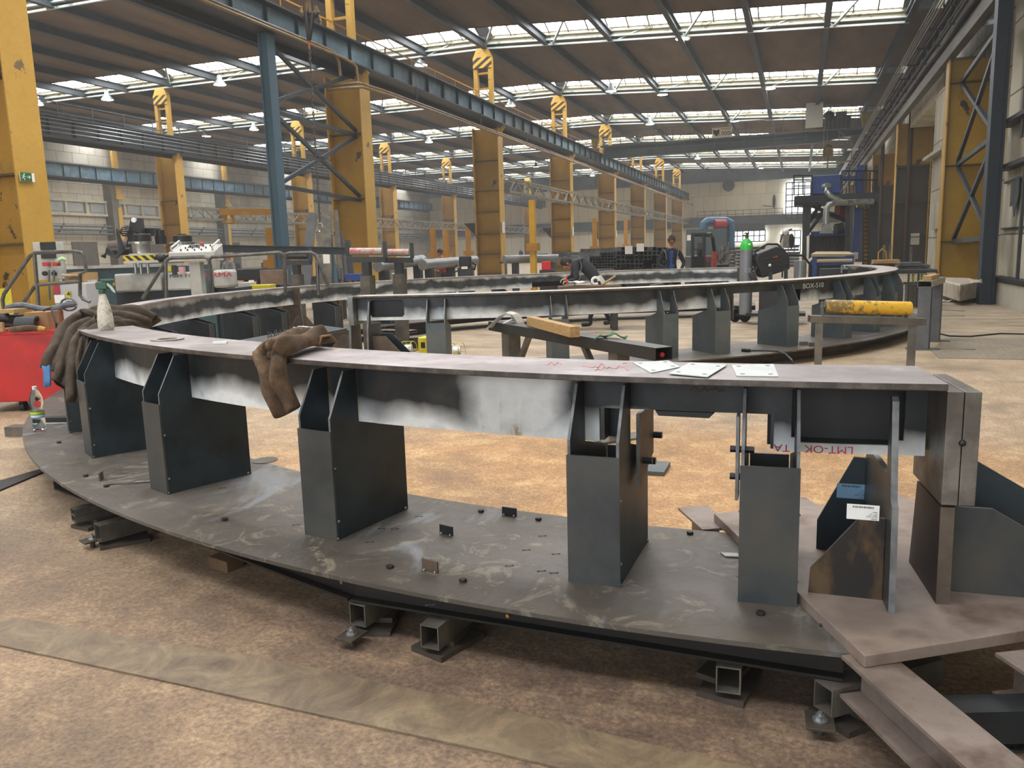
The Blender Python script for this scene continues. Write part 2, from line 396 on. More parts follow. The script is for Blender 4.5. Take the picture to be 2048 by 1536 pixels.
# end wall: frieze, ledge, windows
m = MB(); m.box(-60, 6, 123.6, 124, 10.9, 12.9); struct(m.build('trim_6', mat('frieze_blue', '#54707c', '#476370', 1, .7)))
m = MB(); m.box(-60, 6, 123.4, 124, 4.5, 5.95); struct(m.build('trim_7', mat('girt_band', '#525c62', '#464f55', 1, .7)))
ENDW = [((1573,366),(1632,436)), ((1453,462),(1530,482)), ((1566,462),(1600,505))]
for (a, b), (c, d) in ENDW:
    p = aty(a, b, 123.5); q = aty(c, d, 123.5)
    m = MB(); m.box(p.x, q.x, 123.45, 123.6, q.z, p.z); w = struct(m.build('window_%d' % k, SKYB)); k += 1
    m = MB(); nx = max(2, int((q.x-p.x)/.75)); nz = max(2, int((p.z-q.z)/.8))
    for i in range(nx+1): x = p.x + (q.x-p.x)*i/nx; m.box(x-.08, x+.08, 123.35, 123.45, q.z, p.z)
    for i in range(nz+1): z = q.z + (p.z-q.z)*i/nz; m.box(p.x, q.x, 123.35, 123.45, z-.08, z+.08)
    m.build('window_frame', DKG, w)
m = MB(); m.box(aty(1453,446,123.4).x, aty(1530,446,123.4).x, 123.3, 123.5, aty(1490,463,123.4).z, aty(1490,447,123.4).z); struct(m.build('trim_8', mat('blind', '#33383c', '#3c4246', 1, .8)))
m = MB(); p = aty(1457, 371, 123.3); m.lathe([(0,0),(.85,0),(.85,.25),(0,.25)], (p.x, 123.5, p.z), 20, (0,-1,0))
for i in range(6):
    a = i*math.pi/3; m.bar((p.x, 123.2, p.z), (p.x+.8*math.cos(a), 123.2, p.z+.8*math.sin(a)), .3, .06, (0,1,0))
tag(m.build('wall_fan', DKG), 'round dark ventilation fan high on the pale end wall', 'fan')
m = MB(); a = aty(1395, 424, 123); b = aty(1565, 420, 123)
for z in (0, -.55): m.bar((a.x, 123, a.z+z), (b.x, 123, a.z+z), .06, .06)
for i in range(12): x = a.x+(b.x-a.x)*i/11; m.bar((x, 123, a.z-1.1), (x, 123, a.z), .06, .06)
tag(m.build('gallery_railing', DKG), 'thin grey railing along the gallery of the end wall', 'railing')
m = MB(); p = aty(1548, 403, 123.3); m.sphere(p, .22, .2, 1.0, 10, 8); m.bar(p+V(-1.6,0,-.5), p+V(-.2,0,-.7), .12, .12)
tag(m.build('wall_lamp', BLK), 'dark elongated lamp with bracket hanging on the pale end wall', 'lamp')
# ================================================================== COLUMNS
HATCH = N('hatch_stripes'); _x, _y2, _z = HATCH.sep(); _s = HATCH.math('FRACT', HATCH.math('MULTIPLY', HATCH.math('ADD', HATCH.math('MULTIPLY', _x, -.7), _z), 2.6)); HATCH = HATCH.set(HATCH.mix(HATCH.math('GREATER_THAN', _s, .5), '#c99a2c', '#1c1a14'), .6)
WARN = N('yellow_black'); _x, _y2, _z = WARN.sep(); _s = WARN.math('FRACT', WARN.math('MULTIPLY', WARN.math('ADD', _x, WARN.math('MULTIPLY', _z, 1.0)), 7)); WARN = WARN.set(WARN.mix(WARN.math('GREATER_THAN', _s, .5), '#cdb522', '#14130f'), .6)
STF = mat('shadow_tone_stiffener', '#4a3c20', '#5c4a26', 3, .6)  # dark tone paints in the shadow lines at the column stiffeners
def column(t, x, y, side, ztop, wm, fm, stiff, w=1.5, fw=.75, frame=True, grey=None):
    # side +1: the web runs from x towards +X ; -1 towards -X
    a, b = (x, x+w) if side > 0 else (x-w, x)
    m = MB(); m.box(a+.03, b-.03, y-.015, y+.015, 0, ztop)
    m.build('web', wm, t)
    m = MB()
    for z in stiff: m.box(a+.04, b-.04, y-fw*.42, y+fw*.42, z-.02, z+.02)
    m.build('stiffeners', STF, t)
    for q in (a, b-.04):
        m = MB(); m.box(q, q+.04, y-fw/2, y+fw/2, 0, ztop); m.build('flange', fm, t, bevel=.004)
    m = MB(); m.box(a-.15, b+.15, y-fw*.6, y+fw*.6, 0, .04); m.build('base_plate', DKG, t)
    if frame:
        c = (a+b)/2 - .1; m = MB()
        for s in (-.42, .42): m.box(c+s-.11, c+s+.11, y-.14, y+.14, ztop+.9, 12.0)
        for z in (9.6, 10.4, 11.2): m.box(c-.4, c+.4, y-.05, y+.05, z-.05, z+.05)
        m.build('roof_post', YFL, t)
        m = MB(); m.box(c-.53, c+.53, y-.18, y-.15, 11.45, 12.0); m.build('hatch_plate', HATCH, t)
        m = MB(); m.prism([(c-.53, y-.15, 12.0), (c+.53, y-.15, 12.0), (c+.32, y-.15, 12.45), (c-.32, y-.15, 12.45)], (0, .3, 0)); m.build('post_cap', YFL, t)
        m = MB(); bx = b+.02 if side < 0 else a-.02
        m.obox((bx+.15, y-.36, ztop-.22), (.2, 0, .25), (0, .06, 0), (-.05, 0, .06)); m.build('beam_bracket', YFL, t)
for n in range(1, 9):
    y = YN(n)
    t = thing('steel_column', ('large battered yellow column at the left edge, exit sign on its flange' if n == 1 else
        'yellow steel column with grey scraped paint braced to the blue lattice post' if n == 2 else
        'yellow steel column in the middle crane row, %s from the near end' % ORD[n-1]), 'column', (-16.2, y, 0), 'yellow columns of the middle crane row')
    column(t, -15.52, y, -1, 8.3, YCOLB if n == 1 else YCOL, YFL, (.5, 1.55, 2.65, 3.85, 5.0, 6.6) if n > 2 else ((.4, 2.1, 3.55, 5.6, 7.2) if n == 1 else (.4, 3.8, 6.2)))
    if n in (3, 4, 5):
        m = MB(); m.prism([(-17.05, y-.1, 3.3), (-17.8, y-.1, 3.3), (-17.05, y-.1, 2.5)], (0, .06, 0)); m.build('shelf_bracket', DKG, t)
        p = V(-15.46, y-.3, 2.6); m = MB(); m.box(-15.48, -15.44, y-.32, y+.1, 2.7, 3.3); m.build('notice', mat('notice_%d' % n, '#d8d6cc', '#c9c7bd', 4, .6), t)
for n in range(3, 9):
    y = YN(n); t = thing('steel_column', 'ochre steel column in the far left crane row, %s from the near end' % ORD[n-3], 'column', (-38, y, 0), 'yellow columns of the far crane row')
    column(t, -37.3, y, -1, 8.3, YCOL, YFL, (1.2, 2.6, 4, 5.5), 1.5, .75)
for i, n in enumerate((4, 5, 6, 7)):
    y = YN(n); t = thing('wall_column', 'grey and yellow stub column on the far left wall, %s from the near end' % ORD[i], 'column', (-57.8, y, 0), 'columns on the far left wall')
    m = MB(); m.box(-58.3, -57.4, y-.5, y+.3, 0, 9.0); m.build('shaft', mat('wallcol_grey', '#57534a', '#6b6658', 1, .7) if i == 0 else GREYM, t)
    m = MB(); m.box(-57.6, -57.35, y+.05, y+.6, 7.4, 11.5); m.box(-57.7, -57.2, y-.1, y+.8, 7.3, 7.6); m.box(-57.6, -57.35, y+.05, y+.5, 1.5, 6.6); m.build('yellow_strut', YFL, t)
RYA = 30.49
for i in range(6):
    y = RYA + i*14.586; far = i > 0
    t = thing('steel_column', ('wide yellow column on the right wall with black scorch marks and cross braces' if i == 0 else 'tall column on the right wall, yellow above and grey below' if i == 1 else 'yellow column on the right wall, %s from the near end' % ORD[i]), 'column', (5.1, y, 0), 'columns along the right wall')
    column(t, 4.36, y, 1, 7.3, peel('right_column', '#b48e24', '#97741a', '#2b2418', .585, .6) if i == 0 else YCOL, YFL, (1.55, 4.0, 6.6) if i == 0 else (1.8, 3.5, 5.2), 1.56, .6, frame=False)
    if far:
        m = MB(); m.box(4.42, 5.9, y-.06, y-.02, .02, 5.3); m.build('grey_paint_field', GREYP, t)
        m = MB(); m.tube([(4.95, y-.25, .2), (4.95, y-.25, 9)], .11, 8); m.build('downpipe', mat('downpipe_%d' % i, '#3a3531', '#4a3028', 1, .6), t)
    if i == 1:
        p = aty(1831, 478, y-.3); m = MB(); m.box(p.x-.2, p.x+.2, y-.1, y-.06, p.z-.28, p.z+.28); m.build('paper_notice', mat('paper', '#e6e6e2'), t)
# ================================================================== CRANE RUNWAYS
def runway(name, label, x, y0, y1, zb, zt, face, wm, parts=True):
    t = thing(name, label, 'crane beam', (x, (y0+y1)/2, zb))
    m = MB(); m.box(x-.012, x+.012, y0, y1, zb+.05, zt); m.build('web', wm, t)
    m = MB(); m.box(x-.3, x+.3, y0, y1, zt, zt+.05); m.box(x-.04, x+.04, y0, y1, zt+.05, zt+.14); m.build('top_flange', DKB, t)
    m = MB(); m.box(x-.42, x+.42, y0, y1, zb, zb+.05); m.box(x-.42, x-.39, y0, y1, zb-.22, zb); m.build('bottom_flange', DKB, t)
    m = MB(); n = int((y1-y0)/1.62)
    for i in range(n+1):
        y = y0 + (y1-y0)*i/n; m.box(x-.13, x+.13, y-.012, y+.012, zb+.05, zt)
    m.build('stiffeners', mat(name+'_stiffener', '#1b2c36', '#22343e', 2, .6), t)
    return t
t = runway('crane_runway_beam', 'long blue-grey crane runway beam above the middle yellow column row', -15.55, 4, 121, 8.42, 9.25, 1, GREYB)
m = MB(); m.box(-16.9, -16.0, 4, 121, 9.2, 9.25); m.build('walkway', DKB, t)
m = MB()
for i in range(40):
    y = 22 + i*2.45; m.bar((-16.7, y, 9.25), (-16.7, y, 10.3), .05, .05)
for z in (9.8, 10.3): m.bar((-16.7, 20, z), (-16.7, 120, z), .045, .045)
m.build('handrail', YEL, t)
t = runway('crane_runway_beam', 'dark crane runway beam with conductor rails above the far left column row', -37.4, 20, 121, 8.35, 9.35, 1, DKB)
m = MB()
for z in (8.55, 8.78, 9.0, 9.2): m.tube([(-36.9, 20, z), (-36.9, 121, z)], .035, 6)
m.build('conductor_rails', mat('rail_grey', '#8a8f90', '#777c7e', 1, .35, .6), t)
m = MB()
for i in range(40):
    y = 30+i*2.3; m.bar((-38.3, y, 9.3), (-38.3, y, 10.4), .05, .05)
for z in (9.85, 10.4): m.bar((-38.3, 24, z), (-38.3, 120, z), .045, .045)
m.build('handrail', GREYM, t)
t = runway('crane_runway_beam', 'pale blue crane beam along the far left wall', -56.6, 20, 121, 8.7, 9.75, 1, mat('faded_blue', '#54788c', '#486a7e', 1, .6, c3='#6f8a94'))
t = runway('crane_runway_beam', 'dark crane runway beam high on the right wall behind the cable bundles', 4.75, 8, 121, 8.35, 9.45, -1, DKB)
m = MB()
for k2, (x, z) in enumerate(((3.85, 9.1), (3.85, 8.95), (3.85, 8.8), (3.85, 8.64))): m.tube([(x, 12, z), (x, 120, z)], .028, 6)
m.build('conductor_rails', mat('bright_rail', '#9a9c9c', '#848686', 1, .3, .7), t)
m = MB()
for x, z, r_ in ((4.25, 9.1, .035), (4.2, 8.85, .03), (4.15, 8.6, .05), (4.3, 8.35, .06), (4.1, 8.15, .035), (4.2, 7.9, .07), (4.35, 7.7, .05)):
    pts = [(x + rnd.uniform(-.03, .03), y, z + rnd.uniform(-.03, .03)) for y in range(12, 121, 3)]; m.tube(pts, r_, 6)
m.build('pipe_bundle', mat('grimy_pipe', '#4e4a45', '#2e2c2a', 1, .5, .3), t)
m = MB()
for i in range(36):
    y = 14 + i*2.9; m.bar((4.75, y, 8.5), (3.85, y, 8.55), .05, .06); m.bar((4.75, y, 8.0), (4.05, y, 8.0), .05, .06); m.bar((3.88, y, 8.5), (3.88, y, 9.15), .03, .03)
m.build('cable_brackets', BLK, t)
m = MB(); m.box(4.25, 4.5, 10, 121, 7.3, 7.45); m.box(4.3, 4.34, 10, 121, 7.45, 7.75); m.build('bottom_angle', mat('brown_angle', '#5a5348', '#46413a', 1, .6), t)
# ochre pipes below the middle runway
t = thing('service_pipes', 'pair of ochre pipes bending round the second column and following the crane beam', 'pipes', (-14.9, 30, 7.7))
for dx, dz in ((0, 0), (.16, -.16)):
    m = MB(); m.tube([(-15.9+dx, 25.6-dx, 7.55+dz), (-15.2+dx, 25.9-dx, 7.62+dz), (-14.95+dx, 26.3, 7.72+dz), (-14.9+dx, 28, 7.75+dz), (-14.9+dx, 60, 7.78+dz), (-14.9+dx, 121, 7.8+dz)], .055, 8); m.build('pipe', PIPE, t, True)
each('hanger', DKG, t, [((-14.95, 31+i*7.1, 7.7), (-14.95, 31+i*7.1, 8.4), .05, .05) for i in range(13)])
t = thing('service_pipes', 'brown pipes along the near crane beam dropping down at the second column', 'pipes', (-15.1, 20, 8.5))
for dx, dz in ((0, 0), (.12, -.14)):
    m = MB(); m.tube([(-15.05+dx, 6, 8.5+dz), (-15.05+dx, 24.4+dx*8, 8.5+dz), (-15.05+dx, 25+dx*8, 8.45+dz), (-15.0+dx, 25.15+dx*8, 8.2), (-15.0+dx, 25.2+dx*8, 7.75)], .05, 8); m.build('pipe', PIPE, t, True)
# lattice cable bridges
def lattice(label, x, y0, y1, z0, z1, w=.5, mt=GREYM, step=2.2):
    t = thing('lattice_gantry', label, 'lattice girder', (x, (y0+y1)/2, z0)); a = MB(); b = MB()
    for xx in (x, x-w):
        for z in (z0, z1): a.bar((xx, y0, z), (xx, y1, z), .09, .1)
        n = int((y1-y0)/step)
        for i in range(n):
            ya = y0+(y1-y0)*i/n; yb = y0+(y1-y0)*(i+1)/n; ym = (ya+yb)/2
            b.bar((xx, ya, z0), (xx, ym, z1), .06, .06); b.bar((xx, ym, z1), (xx, yb, z0), .06, .06)
    for i in range(int((y1-y0)/1.1)): b.bar((x, y0+i*1.1, z0+.05), (x-w, y0+i*1.1, z0+.05), .06, .05)
    a.build('chord', mt, t); b.build('diagonals', mt, t)
LATM = mat('dusty_lattice', '#6b665a', '#7d7866', 1.5, .7)
lattice('dusty lattice cable bridge running between the middle column row', -15.2, 42.7, 120, 4.95, 5.65, .6, LATM)
lattice('dusty lattice cable bridge running along the far left column row', -37.0, 42.7, 120, 4.4, 5.1, .6, LATM)
# ================================================================== BRACED POST AT COLUMN 2 AND ON THE RIGHT WALL
def postframe(label, px, py, cx_, cy_, ztop, pm, levels, bm):
    t = thing('lattice_post', label, 'post', (px, py, 0))
    m = MB(); m.box(px-.16, px-.1, py-.2, py+.2, 0, ztop); m.box(px+.1, px+.16, py-.2, py+.2, 0, ztop); m.box(px-.1, px+.1, py-.16, py-.12, 0, ztop); m.build('post', pm, t)
    for i, (za, zb) in enumerate(levels):
        m = MB(); m.bar((px, py, za), (cx_, cy_, zb), .1, .12); m.build('brace', bm, t)
postframe('blue lattice post braced to the second yellow column', -15.55, 21.9, -15.9, 27.6, 8.4, BLUE_B,
    ((3.9, 3.75), (6.15, 6.15), (6.15, 3.9), (3.9, 6.1), (6.4, 8.3), (8.2, 6.3)), DKB)
postframe('dark blue braced post standing on the floor before the right wall', 4.376, 22.8, 4.75, 30.1, 8.3, mat('navy_post', '#15222e', '#1b2a38', 2, .5),
    ((1.62, 1.55), (4.05, 4.0), (4.0, 1.6), (1.7, 3.95), (6.6, 6.6), (6.5, 4.1), (4.1, 6.5), (6.7, 8.2)), mat('navy_brace', '#141e28', '#24313c', 2, .5))
# ================================================================== CRANE BRIDGE
CRB = mat('crane_bridge_paint', '#2d4048', '#364c55', 1, .55)
t = thing('overhead_crane', 'dark blue overhead crane bridge spanning the hall with a load sign', 'crane', (-6, 65.8, 9))
Yc = 65.8
m = MB(); m.prism([(-15.2, Yc, 9.0), (-15.2, Yc, 9.75), (4.2, Yc, 9.85), (4.2, Yc, 9.4), (2.6, Yc, 9.35), (1.2, Yc, 9.05), (-11.5, Yc, 8.95), (-14, Yc, 8.95)], (0, .8, 0)); m.build('girder', CRB, t)
m = MB(); m.box(-15.3, 4.3, Yc-.9, Yc, 9.75, 9.83); m.build('walkway', mat('walkway_edge', '#56686e', '#4a5a60', 1, .6), t)
m = MB()
for i in range(15): x = -15+i*1.36; m.bar((x, Yc-.85, 9.8), (x, Yc-.85, 10.85), .05, .05)
for z in (10.3, 10.85): m.bar((-15, Yc-.85, z), (4.2, Yc-.85, z), .05, .05)
for i in range(7): x = -13+i*2.2; m.bar((x, Yc-.9, 9.1), (x, Yc-.9, 9.75), .06, .1)
m.bar((-13, Yc-.95, 9.35), (.5, Yc-.95, 9.4), .05, .05); m.build('handrail', GREYM, t)
p = aty(1612, 208, Yc-1); q = aty(1645, 254, Yc-1)
m = MB(); m.box(p.x, q.x, Yc-1.3, Yc-.9, q.z, p.z); cab = m.build('control_cabinet', mat('cabinet_white', '#c9ccc8', '#bfc3bf', 1, .5), t)
p = aty(1424, 256, Yc-1.1); q = aty(1464, 273, Yc-1.1)
m = MB(); m.box(p.x, q.x, Yc-1.05, Yc-.98, q.z, p.z); sg = m.build('load_sign', mat('sign_cream', '#d6d0bc', '#cbc5b0', 1, .6), t)
INK = mat('black_print', '#1a1a1a'); 
text('sign_text', '5.000kg', .42, ((p.x+q.x)/2+.3, Yc-1.06, (p.z+q.z)/2-.1), (1,0,0), (0,0,1), INK, sg)
text('sign_text', 'NOSNOST', .16, ((p.x+q.x)/2+.3, Yc-1.06, p.z-.13), (1,0,0), (0,0,1), INK, sg)
m = MB(); cxs = p.x+.32
m.prism([(cxs-.22, Yc-1.06, p.z-.12), (cxs-.22, Yc-1.06, p.z-.4), (cxs, Yc-1.06, p.z-.66), (cxs+.22, Yc-1.06, p.z-.4), (cxs+.22, Yc-1.06, p.z-.12), (cxs, Yc-1.06, p.z-.22)], (0, -.006, 0)); m.build('shield_mark', INK, sg)
m = MB(); m.box(1.5, 3.2, Yc-.9, Yc-.2, 9.85, 10.7); m.sphere((1.75, Yc-.9, 10.75), .35); m.box(2.2, 2.9, Yc-.9, Yc-.3, 10.6, 11.0); m.build('hoist_drive', BLK, t)
m = MB()
for i in range(10): m.bar((1.4+i*.3, Yc-.95, 9.85), (1.4+i*.3, Yc-.95, 11.5), .035, .035)
m.bar((1.4, Yc-.95, 11.5), (4.2, Yc-.95, 11.5), .05, .05); m.build('safety_cage', GREYM, t)
m = MB()
for px_ in (1648, 1655): a = aty(px_, 262, Yc-.5); b = aty(px_, 320, Yc-.5); m.bar((a.x, Yc-.5, a.z), (a.x, Yc-.5, b.z), .05, .05)
a = aty(1678, 262, Yc-.5); b = aty(1678, 330, Yc-.5); c = aty(1704, 285, Yc-.5)
m.bar(a, b, .05, .05); m.bar(a, c, .05, .05); m.bar(c, aty(1703, 318, Yc-.5), .07, .07); m.bar(aty(1646, 328, Yc-.5), aty(1700, 322, Yc-.5), .12, .12); m.build('access_cage', mat('cage_cream', '#8c8a78', '#7a7868', 1, .6), t)
m = MB(); p = aty(1656, 306, Yc-.5); m.box(p.x-.35, p.x+.35, Yc-.8, Yc-.3, p.z-.3, p.z+.3); m.sphere(p+V(0,0,.25), .35); m.tube([p-V(0,0,.3), aty(1655, 338, Yc-.5)], .05); m.build('hook_block', mat('hook_ochre', '#7a6524', '#3a3420', 2, .6), t)
m = MB(); p = aty(1190, 283, Yc-.9); m.prism([p+V(-.35,0,.25), p+V(.35,0,.2), p+V(.1,0,-.55), p+V(-.2,0,-.5)], (0,.3,0)); m.build('buffer', WARN, t)
m = MB(); p = aty(1732, 238, Yc-.9); m.prism([p+V(-.35,0,.35), p+V(.35,0,.3), p+V(.1,0,-.55), p+V(-.2,0,-.5)], (0,.3,0)); m.build('buffer', WARN, t)
# ================================================================== LAMPS
LPX = [(1365,78),(842,131),(1222,183),(1325,190),(1540,178),(1470,243),(1300,249),(1723,213),(1021,212),(440,170),(215,200),(325,237),(413,273),(508,260),(565,285),(858,285),(1395,318),(1522,337),(1072,334),(75,210),(1185,352),(342,256)]
t0 = None; LOC = []
SHADE = mat('lamp_shade_grey', '#5f6464', '#545959', 2, .5, .2)
for i, (px_, py_) in enumerate(LPX):
    p = at(px_, py_, 12.0); LOC.append(p)
LOC.sort(key=lambda q: q.y)
# the same lamps carry on over the near part of the hall
for q in ((-3, 6), (-9, 6), (-3, 14), (-10, 14), (-6, 0)): LOC.append(V(q[0], q[1], 11.9))
for i, p in enumerate(LOC):
    lab = 'round high-bay lamp hanging under the roof, %s from the near end' % ORD[i]
    if i == 0:
        t0 = thing('high_bay_lamp', lab, 'lamp', p, 'high-bay lamps under the roof')
        m = MB(); m.lathe([(.1,.55),(.14,.5),(.16,.3),(.34,.1),(.38,0),(.36,0),(.32,.09)], p, 18); m.build('shade', SHADE, t0, True)
        m = MB(); m.lathe([(.0,.03),(.33,.03),(.33,.05),(0,.05)], p, 18); m.build('lamp_glass', LAMPG, t0)
        m = MB(); m.tube([p+V(0,0,.55), p+V(0,0,.95)], .02, 6); m.build('suspension', DKG, t0)
    else: dup(t0, p, 0, lab)
# ================================================================== STEEL MATERIALS FOR THE RINGS
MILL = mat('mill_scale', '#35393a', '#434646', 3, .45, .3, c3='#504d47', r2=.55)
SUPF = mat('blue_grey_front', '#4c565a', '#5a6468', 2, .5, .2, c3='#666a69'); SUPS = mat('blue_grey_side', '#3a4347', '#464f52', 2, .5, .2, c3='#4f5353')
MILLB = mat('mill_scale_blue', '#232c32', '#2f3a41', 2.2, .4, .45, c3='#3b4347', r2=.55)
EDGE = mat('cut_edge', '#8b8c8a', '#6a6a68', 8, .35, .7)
CUT = mat('plasma_cut_edge', '#7d8082', '#5c5f61', 12, .4, .35)
RUSTY = mat('brown_scale', '#4a4038', '#5c4e42', 3, .6, .25, c3='#6d5d4c')
FLG = N('flange_top'); _a = FLG.noise(.9, 7, .68); _b = FLG.noise(9, 5, .7); _c = FLG.noise(2.5, 3, .5, stretch=(1, 1, 1))
_col = FLG.ramp(_a, [(.34, '#6a625f'), (.5, '#8d8685'), (.64, '#b6aeb1')]); _col = FLG.mix(FLG.mr(_b, .55, .8, 0, .5), _col, '#6b5f58'); _col = FLG.mix(FLG.mr(_c, .62, .7, 0, .15), _col, '#a87a80')
FLG = FLG.set(_col, .5, .35)
FLE = mat('flange_edge', '#3c3733', '#4d4742', 9, .45, .35, c3='#6a635c')
VOID = mat('box_inside', '#121517', '#1a1d1f', 3, .5)  # near-black inner faces: shade inside the box put into the colour
PLT = N('base_plate_scale'); _a = PLT.noise(.9, 6, .65); _b = PLT.noise(4, 8, .75, dist=1.5); _c = PLT.noise(40, 3, .6); _e = PLT.noise(2.2, 5, .6, stretch=(1.2, .5, 1), dist=.6)
_col = PLT.ramp(_a, [(.3, '#47423c'), (.5, '#59534c'), (.7, '#6a655f')]); _col = PLT.mix(PLT.mr(_b, .54, .64, 0, .6), _col, '#968e7d'); _col = PLT.mix(PLT.mr(_e, .58, .66, 0, .5), _col, '#878c93'); _col = PLT.mix(PLT.mr(_c, .6, .8, 0, .35), _col, '#3c352e')
PLT = PLT.set(_col, PLT.mr(_b, .4, .7, .5, .7), .3, _c, .002)
SLAB = mat('slab_scale', '#7d7068', '#8f8178', 2.5, .6, .25, c3='#6b5a50')
def webmat(name, z1, z2, joint=None, top=None, dk=('#1c2022','#2e3234','#44413d')):
    n = N(name); x, y, z = n.sep(); a = n.noise(2.4, 2, .5); b = n.noise(8, 4, .55); c = n.noise(5, 4, .55); q = n.noise(26, 3, .6)
    zz = n.math('ADD', z, n.math('MULTIPLY', n.math('SUBTRACT', a, .5), .22)); zz = n.math('ADD', zz, n.math('MULTIPLY', n.math('SUBTRACT', b, .5), .05))
    g = n.mr(zz, z1, z2, 1, 0)
    if top: g = n.math('MAXIMUM', g, n.mr(zz, top[0], top[1], 0, 1))
    if joint:
        xx = n.math('ADD', x, n.math('MULTIPLY', n.math('SUBTRACT', a, .5), .2)); xx = n.math('ADD', xx, n.math('MULTIPLY', n.math('SUBTRACT', b, .5), .05))
        for xa, xb, fw in joint:
            j = n.math('MULTIPLY', n.mr(xx, xa-fw, xa, 0, 1), n.mr(xx, xb, xb+fw, 1, 0)); j = n.math('MULTIPLY', j, n.mr(y, -1, 0, 1, 0)); g = n.math('MAXIMUM', g, n.math('MULTIPLY', j, .8))
    dark = n.ramp(c, [(.3, dk[0]), (.55, dk[1]), (.75, dk[2])])
    lite = n.ramp(c, [(.3, '#c4ccd0'), (.5, '#f0f3f2'), (.75, '#d6dcde')])
    col = n.mix(g, dark, lite)
    if joint:
        rust = n.noise(2.4, 5, .6, stretch=(5, 5, .8)); col = n.mix(n.math('MULTIPLY', n.mr(rust, .56, .66, 0, .8), n.math('MULTIPLY', j, n.mr(q, .4, .6, 0, 1))), col, '#8a6c34')
    return n.set(col, n.mr(g, 0, 1, .42, .36), n.mr(g, 0, 1, .35, .12))
WOUT = webmat('outer_web_ground', .83, .94, [(-.93, -.62, .1)])
WIN = webmat('inner_web_ground', .82, .91, None, (1.02, 1.09), ('#33373a','#4a4e51','#5f6060'))
WIN2 = webmat('outer_web_ground_far', .80, .93, None, None, ('#2c3033','#3c4043','#4c4c4a'))
WELD = mat('weld_bead', '#8f9294', '#5f6264', 30, .3, .7)
HOLE = mat('dark_void', '#08090a', None, rough=.8)
def P(c, r, a, z=0): return Vector((c[0]+r*math.cos(R(a)), c[1]+r*math.sin(R(a)), z))
def plate_rz(m, c, ang, prof, th):     # upright radial plate from an (r, z) outline, thickness th along the tangent (+ direction)
    tn = Vector((-math.sin(R(ang)), math.cos(R(ang)), 0)); k0 = len(m.f); m.prism([P(c, r, ang, z) for r, z in prof], tn*th)
    for i in range(k0, k0+len(prof)): m.m[i] = 1
    return m
def support(t, c, aL, aR, zb, s=1.0, rf=8.345, ri=7.81, mt=None, side=None, wz=.812, zf=.8, beads=True):
    H_ = lambda z: zb + (z-.27)*s
    m = MB()
    m.arc(c, rf-.003, rf+.009, zb, H_(zf), aL-.02, aR+.02, 2)
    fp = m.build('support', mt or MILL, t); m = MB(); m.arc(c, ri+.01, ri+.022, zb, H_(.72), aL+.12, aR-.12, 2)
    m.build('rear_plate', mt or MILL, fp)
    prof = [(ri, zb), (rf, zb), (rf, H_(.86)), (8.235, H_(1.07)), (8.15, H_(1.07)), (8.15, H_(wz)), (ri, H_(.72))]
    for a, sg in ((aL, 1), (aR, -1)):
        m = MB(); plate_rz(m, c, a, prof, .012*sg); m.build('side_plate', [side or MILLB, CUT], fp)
    if beads:
        for a in (aL, aR):
            for r, z in ((rf, zb+.008), (rf-.012, H_(.36)), (rf-.012, H_(.62)), (ri+.02, zb+.01)): m = MB(); m.sphere(P(c, r, a, z), .008, n=7, m=5); m.build('weld_tack', WELD, fp, True)
    return fp
# ================================================================== RING 1 (the near one)
C1 = (-.3786, 11.3234); ZB = .27
J = thing('assembly_jig', 'large half-ring assembly jig nearest the viewer, box supports on its curved base plate', 'jig', (C1[0], C1[1], 0))
m = MB(); m.arc(C1, 7.6, 8.676, ZB-.018, ZB, -86.05, -266, 180); m.build('base_plate', PLT, J)
# polygonal base beams
m = MB()
va = [-86.3, -99.3, -119, -139, -159, -179, -199, -219, -239, -259, -266]
for r_, w_ in ((8.6, .1), (7.78, .1)):
    for p, q in zip(va, va[1:]): m.ibeam(P(C1, r_, p, ZB-.07), P(C1, r_, q, ZB-.07), .1, .09, .008, .01)
m.build('base_beam', mat('base_beam_steel', '#1d1c1b', '#2a2622', 3, .5, .3), J)
m = MB()
for i in range(14):
    a = -90 - i*12.4; m.bar(P(C1, 7.8, a, ZB-.07), P(C1, 8.5, a, ZB-.07), .06, .1)
m.build('cross_beam', RUSTY, J)
SUP1 = [(-88.66, -87.25), (-93.25, -91.8), (-102.9, -101.47), (-112.87, -111.4), (-122.1, -120.42), (-129.4, -127.9), (-138.6, -137.1), (-147.6, -146.1), (-157, -155.5), (-166.5, -165), (-176, -174.5), (-182, -180.5), (-192.5, -191), (-203, -201.5), (-213.5, -212), (-224, -222.5), (-234.5, -233), (-245, -243.5), (-254, -252.5), (-261, -259.5)]
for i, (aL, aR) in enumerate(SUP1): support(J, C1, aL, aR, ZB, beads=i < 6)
# clamp plates with bolts on the two right-hand supports
m = MB(); plate_rz(m, C1, -91.8+.12, [(7.83, .7), (8.12, .62), (8.12, .93), (7.83, .93)], .014); m.build('clamp_plate', [RUSTY, CUT], J)
for r_, z in ((7.83, .78), (7.98, .7), (8.05, .72)): m = MB(); m.cyl(P(C1, r_, -91.75, z), P(C1, r_, -91.3, z), .016, n=6); m.build('clamp_bolt', BLK, J, True)
for z in (.85, .745): m = MB(); m.cyl(P(C1, 8.3, -88.95, z), P(C1, 8.3, -88.35, z), .013, n=6); m.build('clamp_bolt', BLK, J, True)
m = MB(); plate_rz(m, C1, -88.72, [(8.25, .66), (8.33, .66), (8.33, .98), (8.25, .98)], -.012); m.build('clamp_plate', [BLK, CUT], J)
